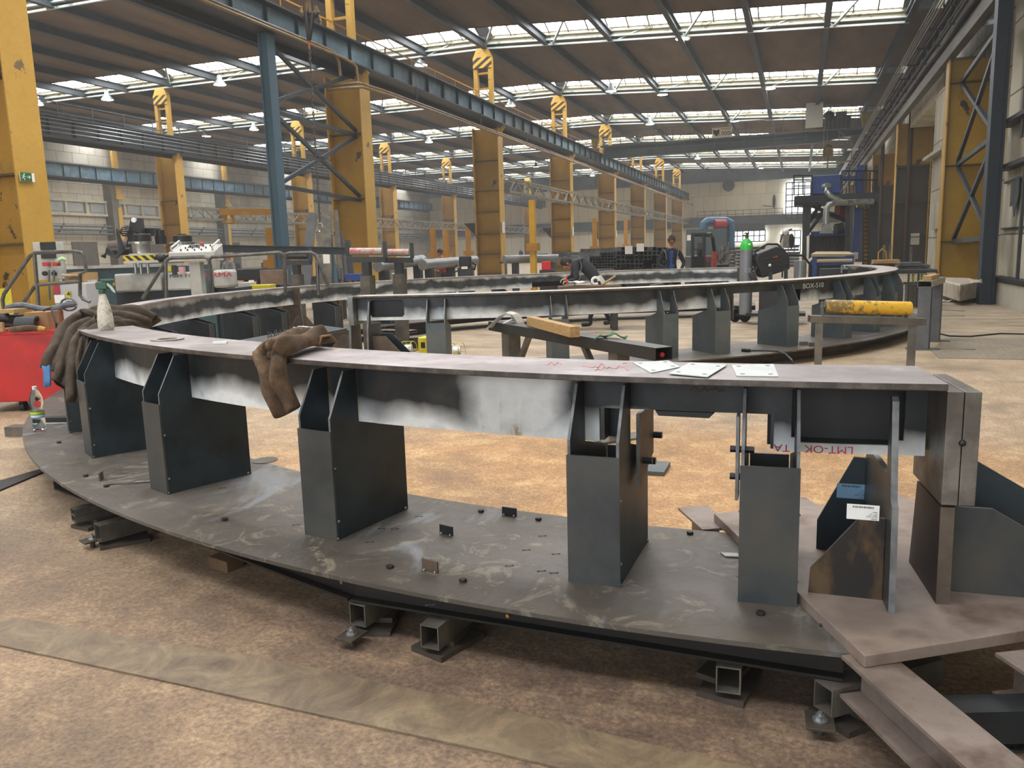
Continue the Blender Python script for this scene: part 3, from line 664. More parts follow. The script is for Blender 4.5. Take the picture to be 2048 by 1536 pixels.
# thick end slab and posts
A_ = V(.228, 2.579, 0); dl = V(-.193, .422, 0).normalized(); dr = V(.508, .327, 0).normalized()
Z0, Z1 = ZB, ZB+.042
m = MB(); m.prism([A_+V(0,0,Z0), A_+dr*1.35+V(0,0,Z0), A_+dr*1.35+dl*1.3+V(0,0,Z0), A_+dl*1.42+V(0,0,Z0)], (0,0,.042)); m.build('end_slab', SLAB, J, bevel=.003)
zt = Z1
m = MB(); plate_rz(m, C1, -85.2, [(7.86, zt), (8.43, zt), (8.405, .69), (8.38, .71), (8.33, 1.05), (8.315, 1.065), (8.29, 1.065), (8.29, .78), (7.86, .78)], .022); m.build('end_post', [mat('post_steel', '#3c4042', '#4a4c4c', 3, .4, .4), CUT], J)
pa = V(.315, 3.03, 0); pb = V(.064, 3.03, 0)
g = [pb+V(0,0,zt), pa+V(0,0,zt), pa+V(0,0,.62), V(.235,3.03,.625), V(.068,3.03,.405)]
g1 = MB(); g1.prism(g, (0,.014,0)); g1.m[:5] = [1]*5; G1 = g1.build('gusset', [mat('patchy_brown_scale', '#262320', '#4a3a28', 5, .55, .3, c3='#5c4a32', lo=.42, hi=.56, stretch=(1,1,.45)), CUT], J)
g2 = MB(); g2.prism([V(.1,3.5,zt), V(.345,3.5,zt), V(.345,3.5,.72), V(.235,3.5,.725), V(.1,3.5,.44)], (0,.014,0)); G2 = g2.build('gusset', MILLB, J, bevel=.002)
# lower trapezoid plate and thick end plates
m = MB(); plate_rz(m, C1, -83.98, [(7.92, zt), (8.32, zt), (8.31, .67), (8.1, .67), (7.98, .67)], .046); m.build('end_post', [mat('brown_thick_plate', '#3a322d', '#493f38', 4, .5, .3), mat('thick_edge', '#5a5048', '#6f665c', 6, .4, .4)], J)
m = MB(); g = [V(.545,3.18,zt), V(1.0,3.2,zt), V(1.0,3.2,.45), V(.68,3.18,.64), V(.555,3.18,.64)]; m.prism(g, (0,.014,0)); m.build('gusset', MILL, J, bevel=.002)
m = MB(); g = [V(.545,3.6,zt), V(1.05,3.62,zt), V(1.05,3.62,.5), V(.66,3.6,.735), V(.57,3.6,.735)]; m.prism(g, (0,.014,0)); m.build('gusset', MILLB, J, bevel=.002)
# stickers on the gussets (upside down in place)
PAPER = mat('paper_white', '#e9e9e6', None, rough=.5); PRT = mat('print_black', '#23262a'); BLUEP = mat('blue_sticker', '#8fb7d6', None, rough=.5)
def sticker(parent, px0, py0, px1, py1, Y, pm):
    a = aty(px0, py0, Y); b = aty(px1, py1, Y); m = MB(); m.box(a.x, b.x, Y-.001, Y, b.z, a.z); s = m.build('label_sticker', pm, parent)
    w, h = b.x-a.x, a.z-b.z; cx = (a.x+b.x)/2; Yt = Y-.0015
    m = MB(); q = random.Random(3); x = a.x+w*.18
    while x < a.x+w*.8:
        ww = q.choice((.003, .0015, .0025)); m.box(x, x+ww, Yt-.0004, Yt, a.z-h*.22, a.z-h*.1); x += ww+q.choice((.0015, .0025))
    m.build('barcode', PRT, s)
    for tx, fz, sz in (('HV01', .9, .16), ('24.J1 1017', .74, .15), ('24.J1 1017', .6, .11), ('Phase 1', .46, .11)):
        text('print', tx, h*sz, (b.x-w*.06, Yt, a.z-h*fz), (-1,0,0), (0,0,-1), PRT, s, 'LEFT', .0003)
    return s
s1 = sticker(G1, 1694, 1007, 1758, 1042, 3.029, PAPER); s2 = sticker(G2, 1674, 966, 1733, 999, 3.499, BLUEP)
for st in (s1, s2):
    for ch in list(st.children): ch.parent = st.parent      # keep to thing > part > sub-part
# small upright tabs, slots in the plate
def tab(px, py, w, h, ang, mt, name='stop_tab'):
    p = at(px, py, ZB); d = V(math.cos(R(ang)), math.sin(R(ang)), 0); n_ = V(-d.y, d.x, 0)
    m = MB(); m.obox(p+V(0,0,h/2+.001), d*(w/2), n_*.004, (0,0,h/2)); o = m.build(name, mt, J)
    for s in (-.35, .35): m = MB(); m.sphere(p+d*(w*s)-n_*.006+V(0,0,.004), .006, n=6, m=4); m.build('weld_tack', WELD, o)
tab(1019, 1031, .082, .042, -8, BLK); tab(893, 1069, .08, .045, -16, BLK); tab(861, 1143, .083, .05, -14, RUSTY); tab(203, 960, .06, .05, -62, RUSTY)
m = MB()
for px_, py_ in ((1053,1100),(1112,1108),(1085,1072),(1019,1132),(1083,1142),(1108,1146),(740,1084),(790,1058),(592,1050),(838,1033),(763,1057),(860,1210),(386,965),(446,976),(240,865)):
    p = at(px_, py_, ZB+.0008); d = V(math.cos(R(25)), math.sin(R(25)), 0)*.019; e = V(-d.y, d.x, 0)
    m.add([p-d-e*.5, p-d*.3-e*.2, p+d*.3-e*.2, p+d-e*.5, p+d+e*.5, p+d*.3+e*.2, p-d*.3+e*.2, p-d+e*.5], [(0,1,6,7),(1,2,5,6),(2,3,4,5)])
m.build('tab_slots', HOLE, J)
# ---------------------------------------------------------------- box girder 1
def girder(t, c, a0, a1, ro, ri, z0, z1, zw, wo, wi, cutf, cuti, wom, wim, flm, nfl):
    m = MB(); m.arc(c, ri, ro, z0, z1, a0, a1, nfl)
    for i in range(nfl): m.m[i*4+1] = 1
    m.build('top_flange', [flm, FLE], t, bevel=.003)
    for nm, r0, r1, cut, mt in (('outer_web', wo-.014, wo, cutf, wom), ('inner_web', wi, wi+.014, cuti, wim)):
        m = MB(); a = a0; 
        edges = sorted(set([a0, a1] + [x for cc in cut for x in cc[:2]] + [a0+(a1-a0)*i/90 for i in range(91)]), reverse=True)
        for p, q in zip(edges, edges[1:]):
            mid = (p+q)/2; iv = [(zw, z0)]
            for ca, cb, za, zb_ in cut:
                if min(ca, cb) < mid < max(ca, cb):
                    nv = []
                    for lo, hi in iv:
                        if za > lo: nv.append((lo, min(hi, za)))
                        if zb_ < hi: nv.append((max(lo, zb_), hi))
                    iv = [x for x in nv if x[1]-x[0] > 1e-4]
            for lo, hi in iv: m.arc(c, r0, r1, lo, hi, p, q, 1)
        for i in range(0, len(m.f), 6): m.m[i+(1 if nm == 'inner_web' else 3)] = 1
        m.build(nm, [mt, VOID], t)
def rounded(a, b, z0, z1, da=.12, dz=.02):
    return [(a, a-da, z0+dz, z1-dz), (a-da, b+da, z0, z1), (b+da, b, z0+dz, z1-dz)]
G = thing('curved_box_girder', 'half-ring box girder with broad flange resting in the near jig, cut-outs at its end', 'girder', (C1[0], C1[1], 0))
def ro1(a):
    k = [(-84, 8.385), (-95, 8.33), (-105, 8.27), (-128, 8.24), (-150, 8.2), (-270, 8.2)]
    for (p, v), (q, w) in zip(k, k[1:]):
        if a >= q: return v + (w-v)*(p-a)/(p-q)
    return 8.2
def ri1(a):
    k = [(-84, 7.955), (-95, 7.9), (-110, 7.83), (-128, 7.86), (-150, 7.95), (-180, 8.0), (-270, 8.0)]
    for (p, v), (q, w) in zip(k, k[1:]):
        if a >= q: return v + (w-v)*(p-a)/(p-q)
    return 8.0
cf = [(-87.87, -92.75, .7, .954)] + rounded(-84.62, -87.42, .846, 1.074) + [(-236.5, -238.2, .8, .92)]
ci = [(-88.04, -92.3, .7, .954)] + [(-228.5, -234.2, .79, .93)]
girder(G, C1, -84.1, -263.2, ro1, ri1, 1.098, 1.123, .81, 8.135, 8.02, cf, ci, WOUT, WIN, FLG, 180)
m = MB()
m.arc(C1, 8.03, 8.12, .835, .845, -84.7, -87.8, 4); m.arc(C1, 8.03, 8.12, .815, .827, -92.8, -263, 120)
m.arc(C1, 8.03, 8.125, .954, .964, -88.0, -92.4, 4)
m.arc(C1, 8.034, 8.125, .815, 1.098, -87.8, -87.95, 1); m.arc(C1, 8.034, 8.125, .815, 1.098, -92.62, -92.75, 1)
m.build('bottom_plate', MILL, G)
m = MB(); q = [P(C1, 8.14, a, z) for a, z in ((-89.45, .952), (-89.6, .93), (-91.0, .932), (-91.1, .952))]; rr = [P(C1, 8.04, a, z) for a, z in ((-89.45, .952), (-89.6, .93), (-91.0, .932), (-91.1, .952))]
m.add(q+rr, [(0,1,2,3),(7,6,5,4),(0,4,5,1),(1,5,6,2),(2,6,7,3)]); m.build('backing_bar', BLK, G)
for i, (p, q) in enumerate(((-84.02, -83.66), (-83.64, -83.28))):
    m = MB(); m.arc(C1, 7.93, 8.335, .685, 1.088, p, q, 1); m.build('end_plate', mat('end_plate_steel_%d' % i, '#59544f', '#6b6660', 5, .42, .45, c3='#87837d'), G, bevel=.003)
m = MB(); m.sphere(P(C1, 8.34, -83.65, .91), .012, n=8, m=6); m.build('plug', BLK, G)
for a in (-185.3, -263.4):
    m = MB(); plate_rz(m, C1, a, [(7.9, .8), (8.22, .8), (8.22, 1.1), (7.9, 1.1)], .05); m.build('joint_plate', [RUSTY, RUSTY], G)
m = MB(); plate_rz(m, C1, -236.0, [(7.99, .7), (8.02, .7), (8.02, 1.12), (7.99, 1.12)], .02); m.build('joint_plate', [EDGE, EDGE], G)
# end posts with gussets under the joints
m = MB(); plate_rz(m, C1, -185.3, [(7.85, ZB), (8.3, ZB), (8.3, .8), (7.9, .8)], .03); m.build('end_post', [RUSTY, CUT], J)
for s in (-1, 1):
    p = P(C1, 7.9, -185.3); tn = V(-math.sin(R(-185.3)), math.cos(R(-185.3)), 0)*s; m = MB(); m.prism([p+V(0,0,ZB), p+tn*.38+V(0,0,ZB), p+tn*.34+V(0,0,.4), p+tn*.1+V(0,0,.62), p+V(0,0,.62)], P((0,0), .014, -185.3)); m.build('gusset', RUSTY, J)
# red paint marks and the red handwriting on the lower rail
REDP = mat('red_marker', '#b02030', '#c84a52', 10, .6); PNK = mat('pink_marker', '#c9707c', '#d7929a', 10, .6)
a = -86.1; p = P(C1, 8.1365, a, .822); tn = V(-math.sin(R(a)), math.cos(R(a)), 0)
text('marker_writing', 'LMT-OK 4 TA', .042, P(C1, 8.1368, -86.85, .824), -tn, (0,0,-1), REDP, G, 'CENTER', .0006, 1.15)
def scrawl(parent, pts, r_, mt, name='marker_scrawl'):
    m = MB()
    for st in pts: m = MB(); m.tube(st, r_, 5); m.build(name, mt, parent)
q = random.Random(5); sc = []
for (x0, x1, y) in ((1165,1215,731),(1190,1262,737),(1095,1130,728),(1245,1262,731)):
    pts = []; n_ = int((x1-x0)/6)
    for i in range(n_): pts.append(at(x0+(x1-x0)*i/n_, y+q.uniform(-5,5), 1.1238))
    sc.append(pts)
scrawl(G, sc, .0022, PNK)
sc = []
for (x0, x1, y) in ((1380,1455,778),):
    pts = []
    for i in range(13):
        d = ray(x0+(x1-x0)*i/13, y+q.uniform(-6,6)); o = V(0,0,EYE); oc = V(-C1[0], -C1[1], 0); A = d.x**2+d.y**2; B = 2*(oc.x*d.x+oc.y*d.y); CC = oc.x**2+oc.y**2-8.136**2
        tt = (-B-math.sqrt(B*B-4*A*CC))/(2*A); pts.append(EYEV+d*tt)
    sc.append(pts)
scrawl(G, sc, .0016, mat('faded_red', '#6a2026'))
# ================================================================== RING 2 (further back)
C2 = (-6.5, 17.15); Z2 = .19; KZ = 1.075
H2 = lambda z: Z2 + (z-.27)*KZ
J2 = thing('assembly_jig', 'second half-ring assembly jig further back, blue-grey box supports and end post at its left', 'jig', (C2[0], C2[1], 0))
b1 = -84; m = MB(); m.arc(C2, 7.6, 8.676, Z2-.018, Z2, 22, b1, 90); m.build('base_plate', PLT, J2)
m = MB()
va = [22, 4, -14, -32, -50, -68, b1]
for r_ in (8.5, 7.75):
    for p, q in zip(va, va[1:]): m.ibeam(P(C2, r_, p, Z2-.088), P(C2, r_, q, Z2-.088), .135, .09, .008, .01)
m.build('base_beam', mat('rusty_base_beam', '#33261d', '#4a382a', 3, .6, .2), J2)

for aL, aR in ((-75.37,-73.72),(-64.53,-63.05),(-54.33,-52.9),(-49.0,-47.4),(-40.35,-38.8),(-31,-29.5),(-23.6,-22.1),(-16,-14.5),(-7.5,-6),(2,3.5),(12,13.5)):
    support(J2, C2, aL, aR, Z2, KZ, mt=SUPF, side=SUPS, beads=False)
G2B = thing('curved_box_girder', 'half-ring box girder on the second jig with ground bright lower edge, chalk-marked on its web', 'girder', (C2[0], C2[1], 0))
cf = [(-36.6, -45.9, .6, .965)] + rounded(-77.6, -80.8, .83, 1.05)
girder(G2B, C2, -82, 20, lambda a: 8.25, lambda a: 7.9, 1.085, 1.11, .79, 8.135, 8.02, cf, [(-36.8, -45.7, .6, .965)], WIN2, WIN, mat('flange_far', '#a09890', '#b7b0a8', 2, .5, .35), 80)
m = MB(); m.arc(C2, 8.03, 8.12, .8, .812, -46, -82, 20); m.arc(C2, 8.03, 8.12, .8, .812, -36.6, 20, 30); m.build('bottom_plate', MILL, G2B)
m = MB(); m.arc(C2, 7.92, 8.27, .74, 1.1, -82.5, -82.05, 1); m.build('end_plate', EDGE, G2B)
q = P(C2, 8.137, -35.6, .93); an = -35.3; tn = V(-math.sin(R(an)), math.cos(R(an)), 0)
text('chalk_writing', 'BOX-510', .1, P(C2, 8.137, -34.6, 1.0), tn, (0,0,1), PAPER, G2B, 'CENTER', .0006, 1.3)
m = MB(); plate_rz(m, C2, -82.6, [(7.9, Z2), (8.3, Z2), (8.25, .74), (7.95, .74)], .03); m.build('end_post', [RUSTY, CUT], J2)
m = MB(); plate_rz(m, C2, -80.6, [(7.9, Z2), (8.42, Z2), (8.38, .7), (8.28, 1.04), (8.26, .75), (7.9, .75)], .022); m.build('end_post', [MILL, CUT], J2)
for a, r_, s, mt in ((-82.6, 8.1, -1, RUSTY), (-80.4, 8.25, 1, RUSTY), (-80.4, 7.95, 1, MILLB)):
    p = P(C2, r_, a); tn = V(-math.sin(R(a)), math.cos(R(a)), 0)*s
    m = MB(); m.prism([p+V(0,0,Z2), p+tn*.52+V(0,0,Z2), p+tn*.5+V(0,0,.25), p+tn*.17+V(0,0,.6), p+V(0,0,.6)], P((0,0), .014, a)); m.build('gusset', mt, J2)
m = MB(); plate_rz(m, C2, -46.2, [(7.9, .62), (8.2, .62), (8.2, .95), (7.9, .95)], -.014); plate_rz(m, C2, -38.8+.1, [(7.95, .62), (8.2, .62), (8.2, .95), (7.95, .95)], .014); m.build('clamp_plate', [RUSTY, CUT], J2)
m = MB()
for px_, py_, w_ in ((1785,640,.1),(1799,638,.09),(1607,690,.12),(1625,692,.1)):
    p = at(px_, py_, Z2); m = MB(); m.obox(p+V(0,0,.025), (w_/2,0,0), (0,.04,0), (0,0,.025)); m.build('stop_block', RUSTY, J2)
# ================================================================== UNDER AND AROUND THE NEAR RING
TUBE = mat('tube_steel', '#4d4a45', '#5f5b53', 4, .5, .3, c3='#736c60')
SHIM = mat('shim_steel', '#3a352f', '#4c443a', 5, .6, .3)
CEN = V(C1[0], C1[1], 0)
TL = ['stack of two small tubes under the left end of the base plate', 'square steel tube with bolted lug under the left of the base plate', 'square tube with bolted bracket under the middle of the base plate',
      'open square tube next to the bracketed one under the base plate', 'open square tube under the plate in front of the rightmost box support', 'open square tube beside the long beam flange at the right corner']
TP = [(148,1044), (197,1082), (716,1252), (860,1298), (1456,1387), (1645,1424)]
for i, (px, py) in enumerate(TP):
    p = at(px, py, .047); d = (CEN-p); d.z = 0; d.normalize(); w = .085
    if i == 5: d = V(.75, .66, 0).normalized()
    m = MB()
    L_ = .95 if i < 5 else .5
    if i == 0:
        m.rhs(p+V(0,0,.021), p+d*L_+V(0,0,.021), .085, .041, .004); m.rhs(p+V(0,0,.064), p+d*L_+V(0,0,.064), .085, .041, .004)
    else: m.rhs(p+V(0,0,.049), p+d*L_+V(0,0,.049), w, .098, .005)
    tag(m.build('square_tube', TUBE), TL[i], 'steel tube', 'support tubes under the base plate')
    e = V(-d.y, d.x, 0); q = random.Random(i)
    PW = ['left end tubes', 'lugged tube at left', 'bracketed middle tube', 'second middle tube', 'tube below the rightmost support', 'corner tube']
    for k in range(2 if i != 1 else 1):
        a = R(q.uniform(-25, 25)); dd = d*math.cos(a)+e*math.sin(a); ee = V(-dd.y, dd.x, 0)
        m = MB(); m.obox(p+d*(.14+.06*k)+e*.02*k+V(0,0,-.047+.0115+.0235*k), dd*(.13-.02*k), ee*(.085-.015*k), (0,0,.011))
        tag(m.build('shim_plate', SHIM), ('lower' if k == 0 else 'upper')+' packing plate under the '+PW[i], 'packing plate', 'packing plates under the support tubes')
CHROME = mat('zinc_bolt', '#a8abac', '#c4c6c6', 20, .3, .8)
def lug(px, py, label, tip):
    p = at(px, py, .05); m = MB(); t = thing('bolted_lug', label, 'bracket', (p.x, p.y, 0))
    d = (CEN-p); d.z = 0; d.normalize(); e = V(-d.y, d.x, 0)
    m.obox(p+V(0,0,-.005), d*.055, e*.045, (0,0,.005)); m.build('lug_plate', SHIM, t, bevel=.002)
    m = MB(); m.cyl(p+V(0,0,.0), p+V(0,0,.005), .024, n=18); m.cyl(p+V(0,0,.005), p+V(0,0,.02), .016, n=6); m.cyl(p+V(0,0,.02), p+V(0,0,.03), .008, n=10); m.build('bolt', CHROME, t)
    m = MB(); m.cyl(p-V(0,0,.05), p-V(0,0,.01), .014, n=10); m.build('stud', SHIM, t)
lug(703, 1268, 'small steel lug with shiny bolt in front of the middle tube', 0)
lug(1640, 1440, 'rounded steel lug with shiny bolt beside the long floor beam', 0)
lug(184, 1078, 'small lug with shiny bolt at the left tube end', 0)
# I-beams crossing under the end slab
BR = mat('beam_red_brown', '#6f625b', '#857870', 3, .55, .3, c3='#5a4a40')
dB = V(.24, -.46, 0).normalized()
def crossbeam(px0, py0, k0, k1, label):
    p = at(px0, py0, .27); m = MB(); z = .195
    m.ibeam(p+dB*k0+V(0,0,z-.27), p+dB*k1+V(0,0,z-.27), .148, .16, .01, .012)
    return tag(m.build('steel_beam', BR), label, 'steel beam', 'beams crossing under the end slab')
crossbeam(1735, 1311, -.02, .66, 'broad brown steel beam running out from under the slab to the bottom right')
crossbeam(1418, 1040, -.22, .12, 'brown steel beam stub behind the base plate between the two right-hand box supports')
crossbeam(1640, 1032, -.3, .1, 'brown steel beam stub behind the slab seen between support and gusset')
crossbeam(1812, 1010, -.3, .1, 'brown steel beam stub behind the slab seen between the two end posts')
crossbeam(2035, 1300, -.0, .8, 'brown steel beam at the right edge of the photo under the slab')
m = MB(); a = at(1850, 1400, .03); m.rhs(V(.42,2.62,.1), V(1.5,3.0,.1), .1, .11, .006); tag(m.build('rectangular_tube', DKG), 'dark rounded rectangular tube lying under the slab corner at right', 'steel tube')
# floor strip, disc, blocks
m = MB(); pts = [at(-60,1222), at(150,1258), at(600,1332), at(1000,1420), at(1500,1540), at(1700,1590), at(1500,1632), at(1000,1510), at(600,1424), at(300,1358), at(-60,1280)]
m.prism([p+V(0,0,.0005) for p in pts], (0,0,.007))
n = N('floor_strip_mat'); a = n.noise(3.5, 9, .75, dist=1.2); b = n.noise(16, 5, .75); cc = n.ramp(a, [(.34,'#594b3e'),(.5,'#736450'),(.66,'#8f7e63')]); cc = n.mix(n.mr(b,.55,.7,0,.5), cc, '#4d4135')
tag(m.build('floor_plate', n.set(cc, .6, .1)), 'long flat steel strip lying on the floor across the foreground', 'floor plate')
p = at(2020, 1488); t = thing('hole_disc', 'small round steel disc with ring of holes on the floor', 'disc', p)
m = MB(); m.lathe([(.012,0),(.045,0),(.045,.008),(.012,.008)], p, 28); m.build('disc', DKG, t)
m = MB()
for i in range(8): m.cyl(p+V(.031*math.cos(i*.785),.031*math.sin(i*.785),.0082), p+V(.031*math.cos(i*.785),.031*math.sin(i*.785),.0086), .0055, n=10)
m.cyl(p+V(0,0,.001), p+V(0,0,.002), .013, n=12); m.build('holes', HOLE, t)
WOOD = N('timber'); _a = WOOD.noise(7, 5, .6, stretch=(.6, 6, 6)); WOOD = WOOD.set(WOOD.ramp(_a, [(.3,'#8d6f46'),(.6,'#b0905f'),(.8,'#c7aa78')]), .75)
WOODD = mat('dirty_timber', '#55402a', '#6b5236', 5, .8)
p = at(446, 1138); m = MB(); m.obox(p+V(0,.03,.03), (.075,-.02,0), (.012,.05,0), (0,0,.03)); tag(m.build('timber_block', WOODD), 'rusty brown block on the floor in the shadow of the base plate', 'block')
p = at(30, 872); m = MB(); m.obox(p+V(0,.05,.045), (.1,.02,0), (-.02,.07,0), (0,0,.045)); tag(m.build('steel_block', TUBE), 'grey steel block on the floor left of the water bottle', 'block')
# hex nuts and small things on the base plate
NUT = mat('black_nut', '#26221e', '#39332c', 30, .5, .5)
NPL = [((962,1024),'left of the tab nearest the inner edge'),((1077,1040),'right of the tab nearest the inner edge'),((1380,1068),'between the two right-hand box supports'),((450,1041),'before the second box support from left'),((780,1136),'left of the rusty outer tab'),((926,1163),'right of the rusty outer tab'),((172,953),'above the small rusty tab at far left'),((213,974),'below the small rusty tab at far left'),((1521,1229),'in front of the rightmost box support'),((118,886),'near the water bottle')]
n0 = None
for (px, py), w in NPL:
    p = at(px, py, ZB); m = MB(); a = rnd.uniform(0, 1)
    ring = [(p.x+.017*math.cos(a+i*math.pi/3), p.y+.017*math.sin(a+i*math.pi/3), ZB+.0005) for i in range(6)]
    m.prism(ring, (0,0,.013)); tag(m.build('hex_nut', NUT, bevel=.002), 'dark hex nut lying on the base plate '+w, 'nut', 'nuts scattered on the base plate')
p = at(530, 921, ZB); m = MB(); m.lathe([(.012,0),(.085,0),(.085,.004),(.012,.004)], p, 32); tag(m.build('steel_disc', PLT), 'flat steel disc with centre hole on the plate by the inner edge', 'disc')
a = at(213, 969, ZB+.006); b = at(305, 962, ZB+.006); m = MB(); m.bar(a, a.lerp(b,.6), .012, .008); m.cyl(a.lerp(b,.6), b, .007, n=8); m.sphere(a.lerp(b,.62), .009, n=8, m=6)
tag(m.build('file_tool', mat('tool_steel', '#6b6a66', '#88857f', 9, .4, .6)), 'long thin steel file lying on the plate by the second full support', 'tool')
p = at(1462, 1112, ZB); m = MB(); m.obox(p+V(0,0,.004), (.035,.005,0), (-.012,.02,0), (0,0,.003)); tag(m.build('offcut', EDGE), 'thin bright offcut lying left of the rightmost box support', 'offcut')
p = at(1640, 1252, ZB); m = MB(); m.tube([p+V(0,0,.004), p+V(.015,-.01,.006), p+V(.035,-.012,.004)], [.006,.004,.002], 6); tag(m.build('steel_chip', NUT), 'tiny curled steel chip on the plate corner', 'chip')
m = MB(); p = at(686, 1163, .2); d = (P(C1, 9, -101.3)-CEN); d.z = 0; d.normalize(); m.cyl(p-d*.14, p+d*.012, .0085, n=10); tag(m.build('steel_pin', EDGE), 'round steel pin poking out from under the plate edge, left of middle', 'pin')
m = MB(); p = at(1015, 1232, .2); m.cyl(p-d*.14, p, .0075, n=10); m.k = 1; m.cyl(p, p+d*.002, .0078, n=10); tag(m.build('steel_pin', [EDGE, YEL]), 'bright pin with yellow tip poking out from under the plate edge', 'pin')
# black bits and white board by the bottle
p = at(108, 846, ZB); t = thing('tool_tray', 'white plate with black grinder parts lying behind the water bottle', 'tools', p)
m = MB(); m.obox(p+V(.05,.12,.004), (.17,.06,0), (-.06,.11,0), (0,0,.003)); m.build('white_board', PAPER, t)
m = MB(); m.obox(p+V(.02,.03,.03), (.11,.03,0), (-.02,.04,0), (0,0,.02)); m.obox(p+V(-.12,.0,.016), (.06,.02,0), (-.015,.03,0), (0,0,.012)); m.tube([p+V(.0,.2,.03), p+V(.1,.28,.07), p+V(.22,.3,.03)], .03, 8); m.build('grinder_parts', BLK, t)
# water bottle
p = at(80, 862, ZB); PET = N('clear_plastic'); PET.b.inputs['Transmission Weight'].default_value = 1; PET.b.inputs['IOR'].default_value = 1.12; PET = PET.set('#eef4f6', .06)
H_ = .37; t = thing('water_bottle', 'half-full clear plastic water bottle standing on the base plate', 'bottle', p)
m = MB(); m.lathe([(0,.0),(.04,.0),(.05,.012),(.05,.09),(.047,.1),(.05,.11),(.05,.17),(.04,.185),(.041,.2),(.05,.225),(.05,.27),(.036,.32),(.018,.342),(.015,.352)], p+V(0,0,.001), 24); m.build('body', PET, t, True)
m = MB(); m.lathe([(.018,.345),(.018,.372),(0,.372)], p, 16); m.build('cap', mat('clear_cap', '#d4dcdc', None, rough=.35), t, True)
WAT = N('water'); WAT.b.inputs['Transmission Weight'].default_value = 1; WAT.b.inputs['IOR'].default_value = 1.2; WAT = WAT.set('#e4eef0', .02)
m = MB(); m.lathe([(0,.006),(.046,.014),(.046,.165),(0,.165)], p, 20); m.build('water', WAT, t, True)
LB = N('bottle_label'); _z = LB.sep()[2]; LB = LB.set(LB.ramp(LB.mr(_z, .115, .17), [(0,'#3a6fb0'),(.3,'#dfe8ea'),(.5,'#3f9a4e'),(.8,'#e0cf3f'),(1,'#2f6f3a')]), .4)
m = MB(); m.lathe([(.0512,.115),(.0515,.17)], p, 24); m.build('label', LB, t, True)
# spray bottle on the flange
ZF = 1.123
p = at(213, 660, ZF); k = 1.0; t = thing('spray_bottle', 'dirty white spray bottle with green trigger head standing on the flange', 'bottle', p)
k = .40/.3
SPW = mat('dirty_white_plastic', '#b9b2a0', '#d3cfc2', 18, .5, c3='#8c7c64'); GRN = mat('green_plastic', '#2f5a44', '#274c3a', 6, .45)
m = MB(); m.lathe([(0,0),(.04,0),(.046,.008),(.046,.06),(.04,.11),(.028,.16),(.016,.2),(.015,.215)], p+V(0,0,.001), 22); 
m.v = [(p.x+(x-p.x)*k, p.y+(y-p.y)*k*.8, p.z+(z-p.z)*k) for x, y, z in m.v]; m.build('body', SPW, t, True)
def K(x, y, z): return V(p.x+(RGT.x*x)*k-y*0, p.y+(RGT.y*x)*k+y*k, p.z+z*k)
m = MB(); m.cyl(K(0,0,.2), K(0,0,.225), .019*k, n=14); m.obox(K(.006,0,.245), RGT*.03*k, (0,.013*k,0), (0,0,.02*k)); m.obox(K(.035,0,.272), RGT*.03*k, (0,.012*k,0), V(0,0,.008*k)+RGT*-.004); m.build('spray_head', GRN, t, bevel=.005)
m = MB(); m.tube([K(.03,0,.255), K(.05,0,.235), K(.062,0,.215), K(.07,0,.205)], [.009*k,.008*k,.007*k,.004*k], 8); m.build('trigger', mat('pale_trigger', '#b8cdbb', None, rough=.4), t, True)
m = MB(); m.cyl(K(-.03,0,.248), K(-.022,0,.248), .011*k, n=10); m.cyl(K(.066,0,.25), K(.075,0,.25), .009*k, n=10); m.build('nozzle', YEL, t)
# washer and chalk on the flange
p = at(335, 680, ZF); m = MB(); m.lathe([(.06,0),(.1,0),(.1,.008),(.06,.008),(.06,0)], p+V(0,0,.0005), 28); tag(m.build('flat_ring', mat('dusty_ring', '#8c8078', '#a29890', 12, .5, .3)), 'flat grey steel ring lying on the flange right of the spray bottle', 'ring')
p = at(441, 688, ZF); m = MB(); m.obox(p+V(0,.0,.008), (.04,.012,0), (-.004,.012,0), (0,0,.007)); tag(m.build('chalk_piece', PAPER), 'white soapstone chalk pieces on the flange', 'chalk')
# three white drilled plates
WPL = mat('white_primed_plate', '#a9b0ae', '#b9bfbd', 6, .45, .1)
for i, (qd, lab) in enumerate((([(1265,726),(1337,722),(1360,735),(1302,747)], 'left one of three white drilled plates lying on the flange'), ([(1380,726),(1454,731),(1415,755),(1338,748)], 'middle one of three white drilled plates, turned like a diamond'), ([(1463,731),(1547,729),(1557,754),(1473,753)], 'right one of three white drilled plates on the flange'))):
    zz = ZF+.0008+(.0035 if i == 1 else 0); q = [at(x, y, zz) for x, y in qd]; cen = (q[0]+q[1]+q[2]+q[3])/4; t = thing('drilled_plate', lab, 'plate', (cen.x, cen.y, zz), 'white drilled plates on the flange')
    m = MB(); m.prism(q[::-1], (0,0,.003)); m.build('plate', WPL, t)
    m = MB()
    for c in q: o = cen.lerp(c, .68); m.cyl(o+V(0,0,.003), o+V(0,0,.0034), .0095, n=12)
    m.build('holes', DKG, t)
HF_ = V(-math.sin(_y), math.cos(_y), 0)
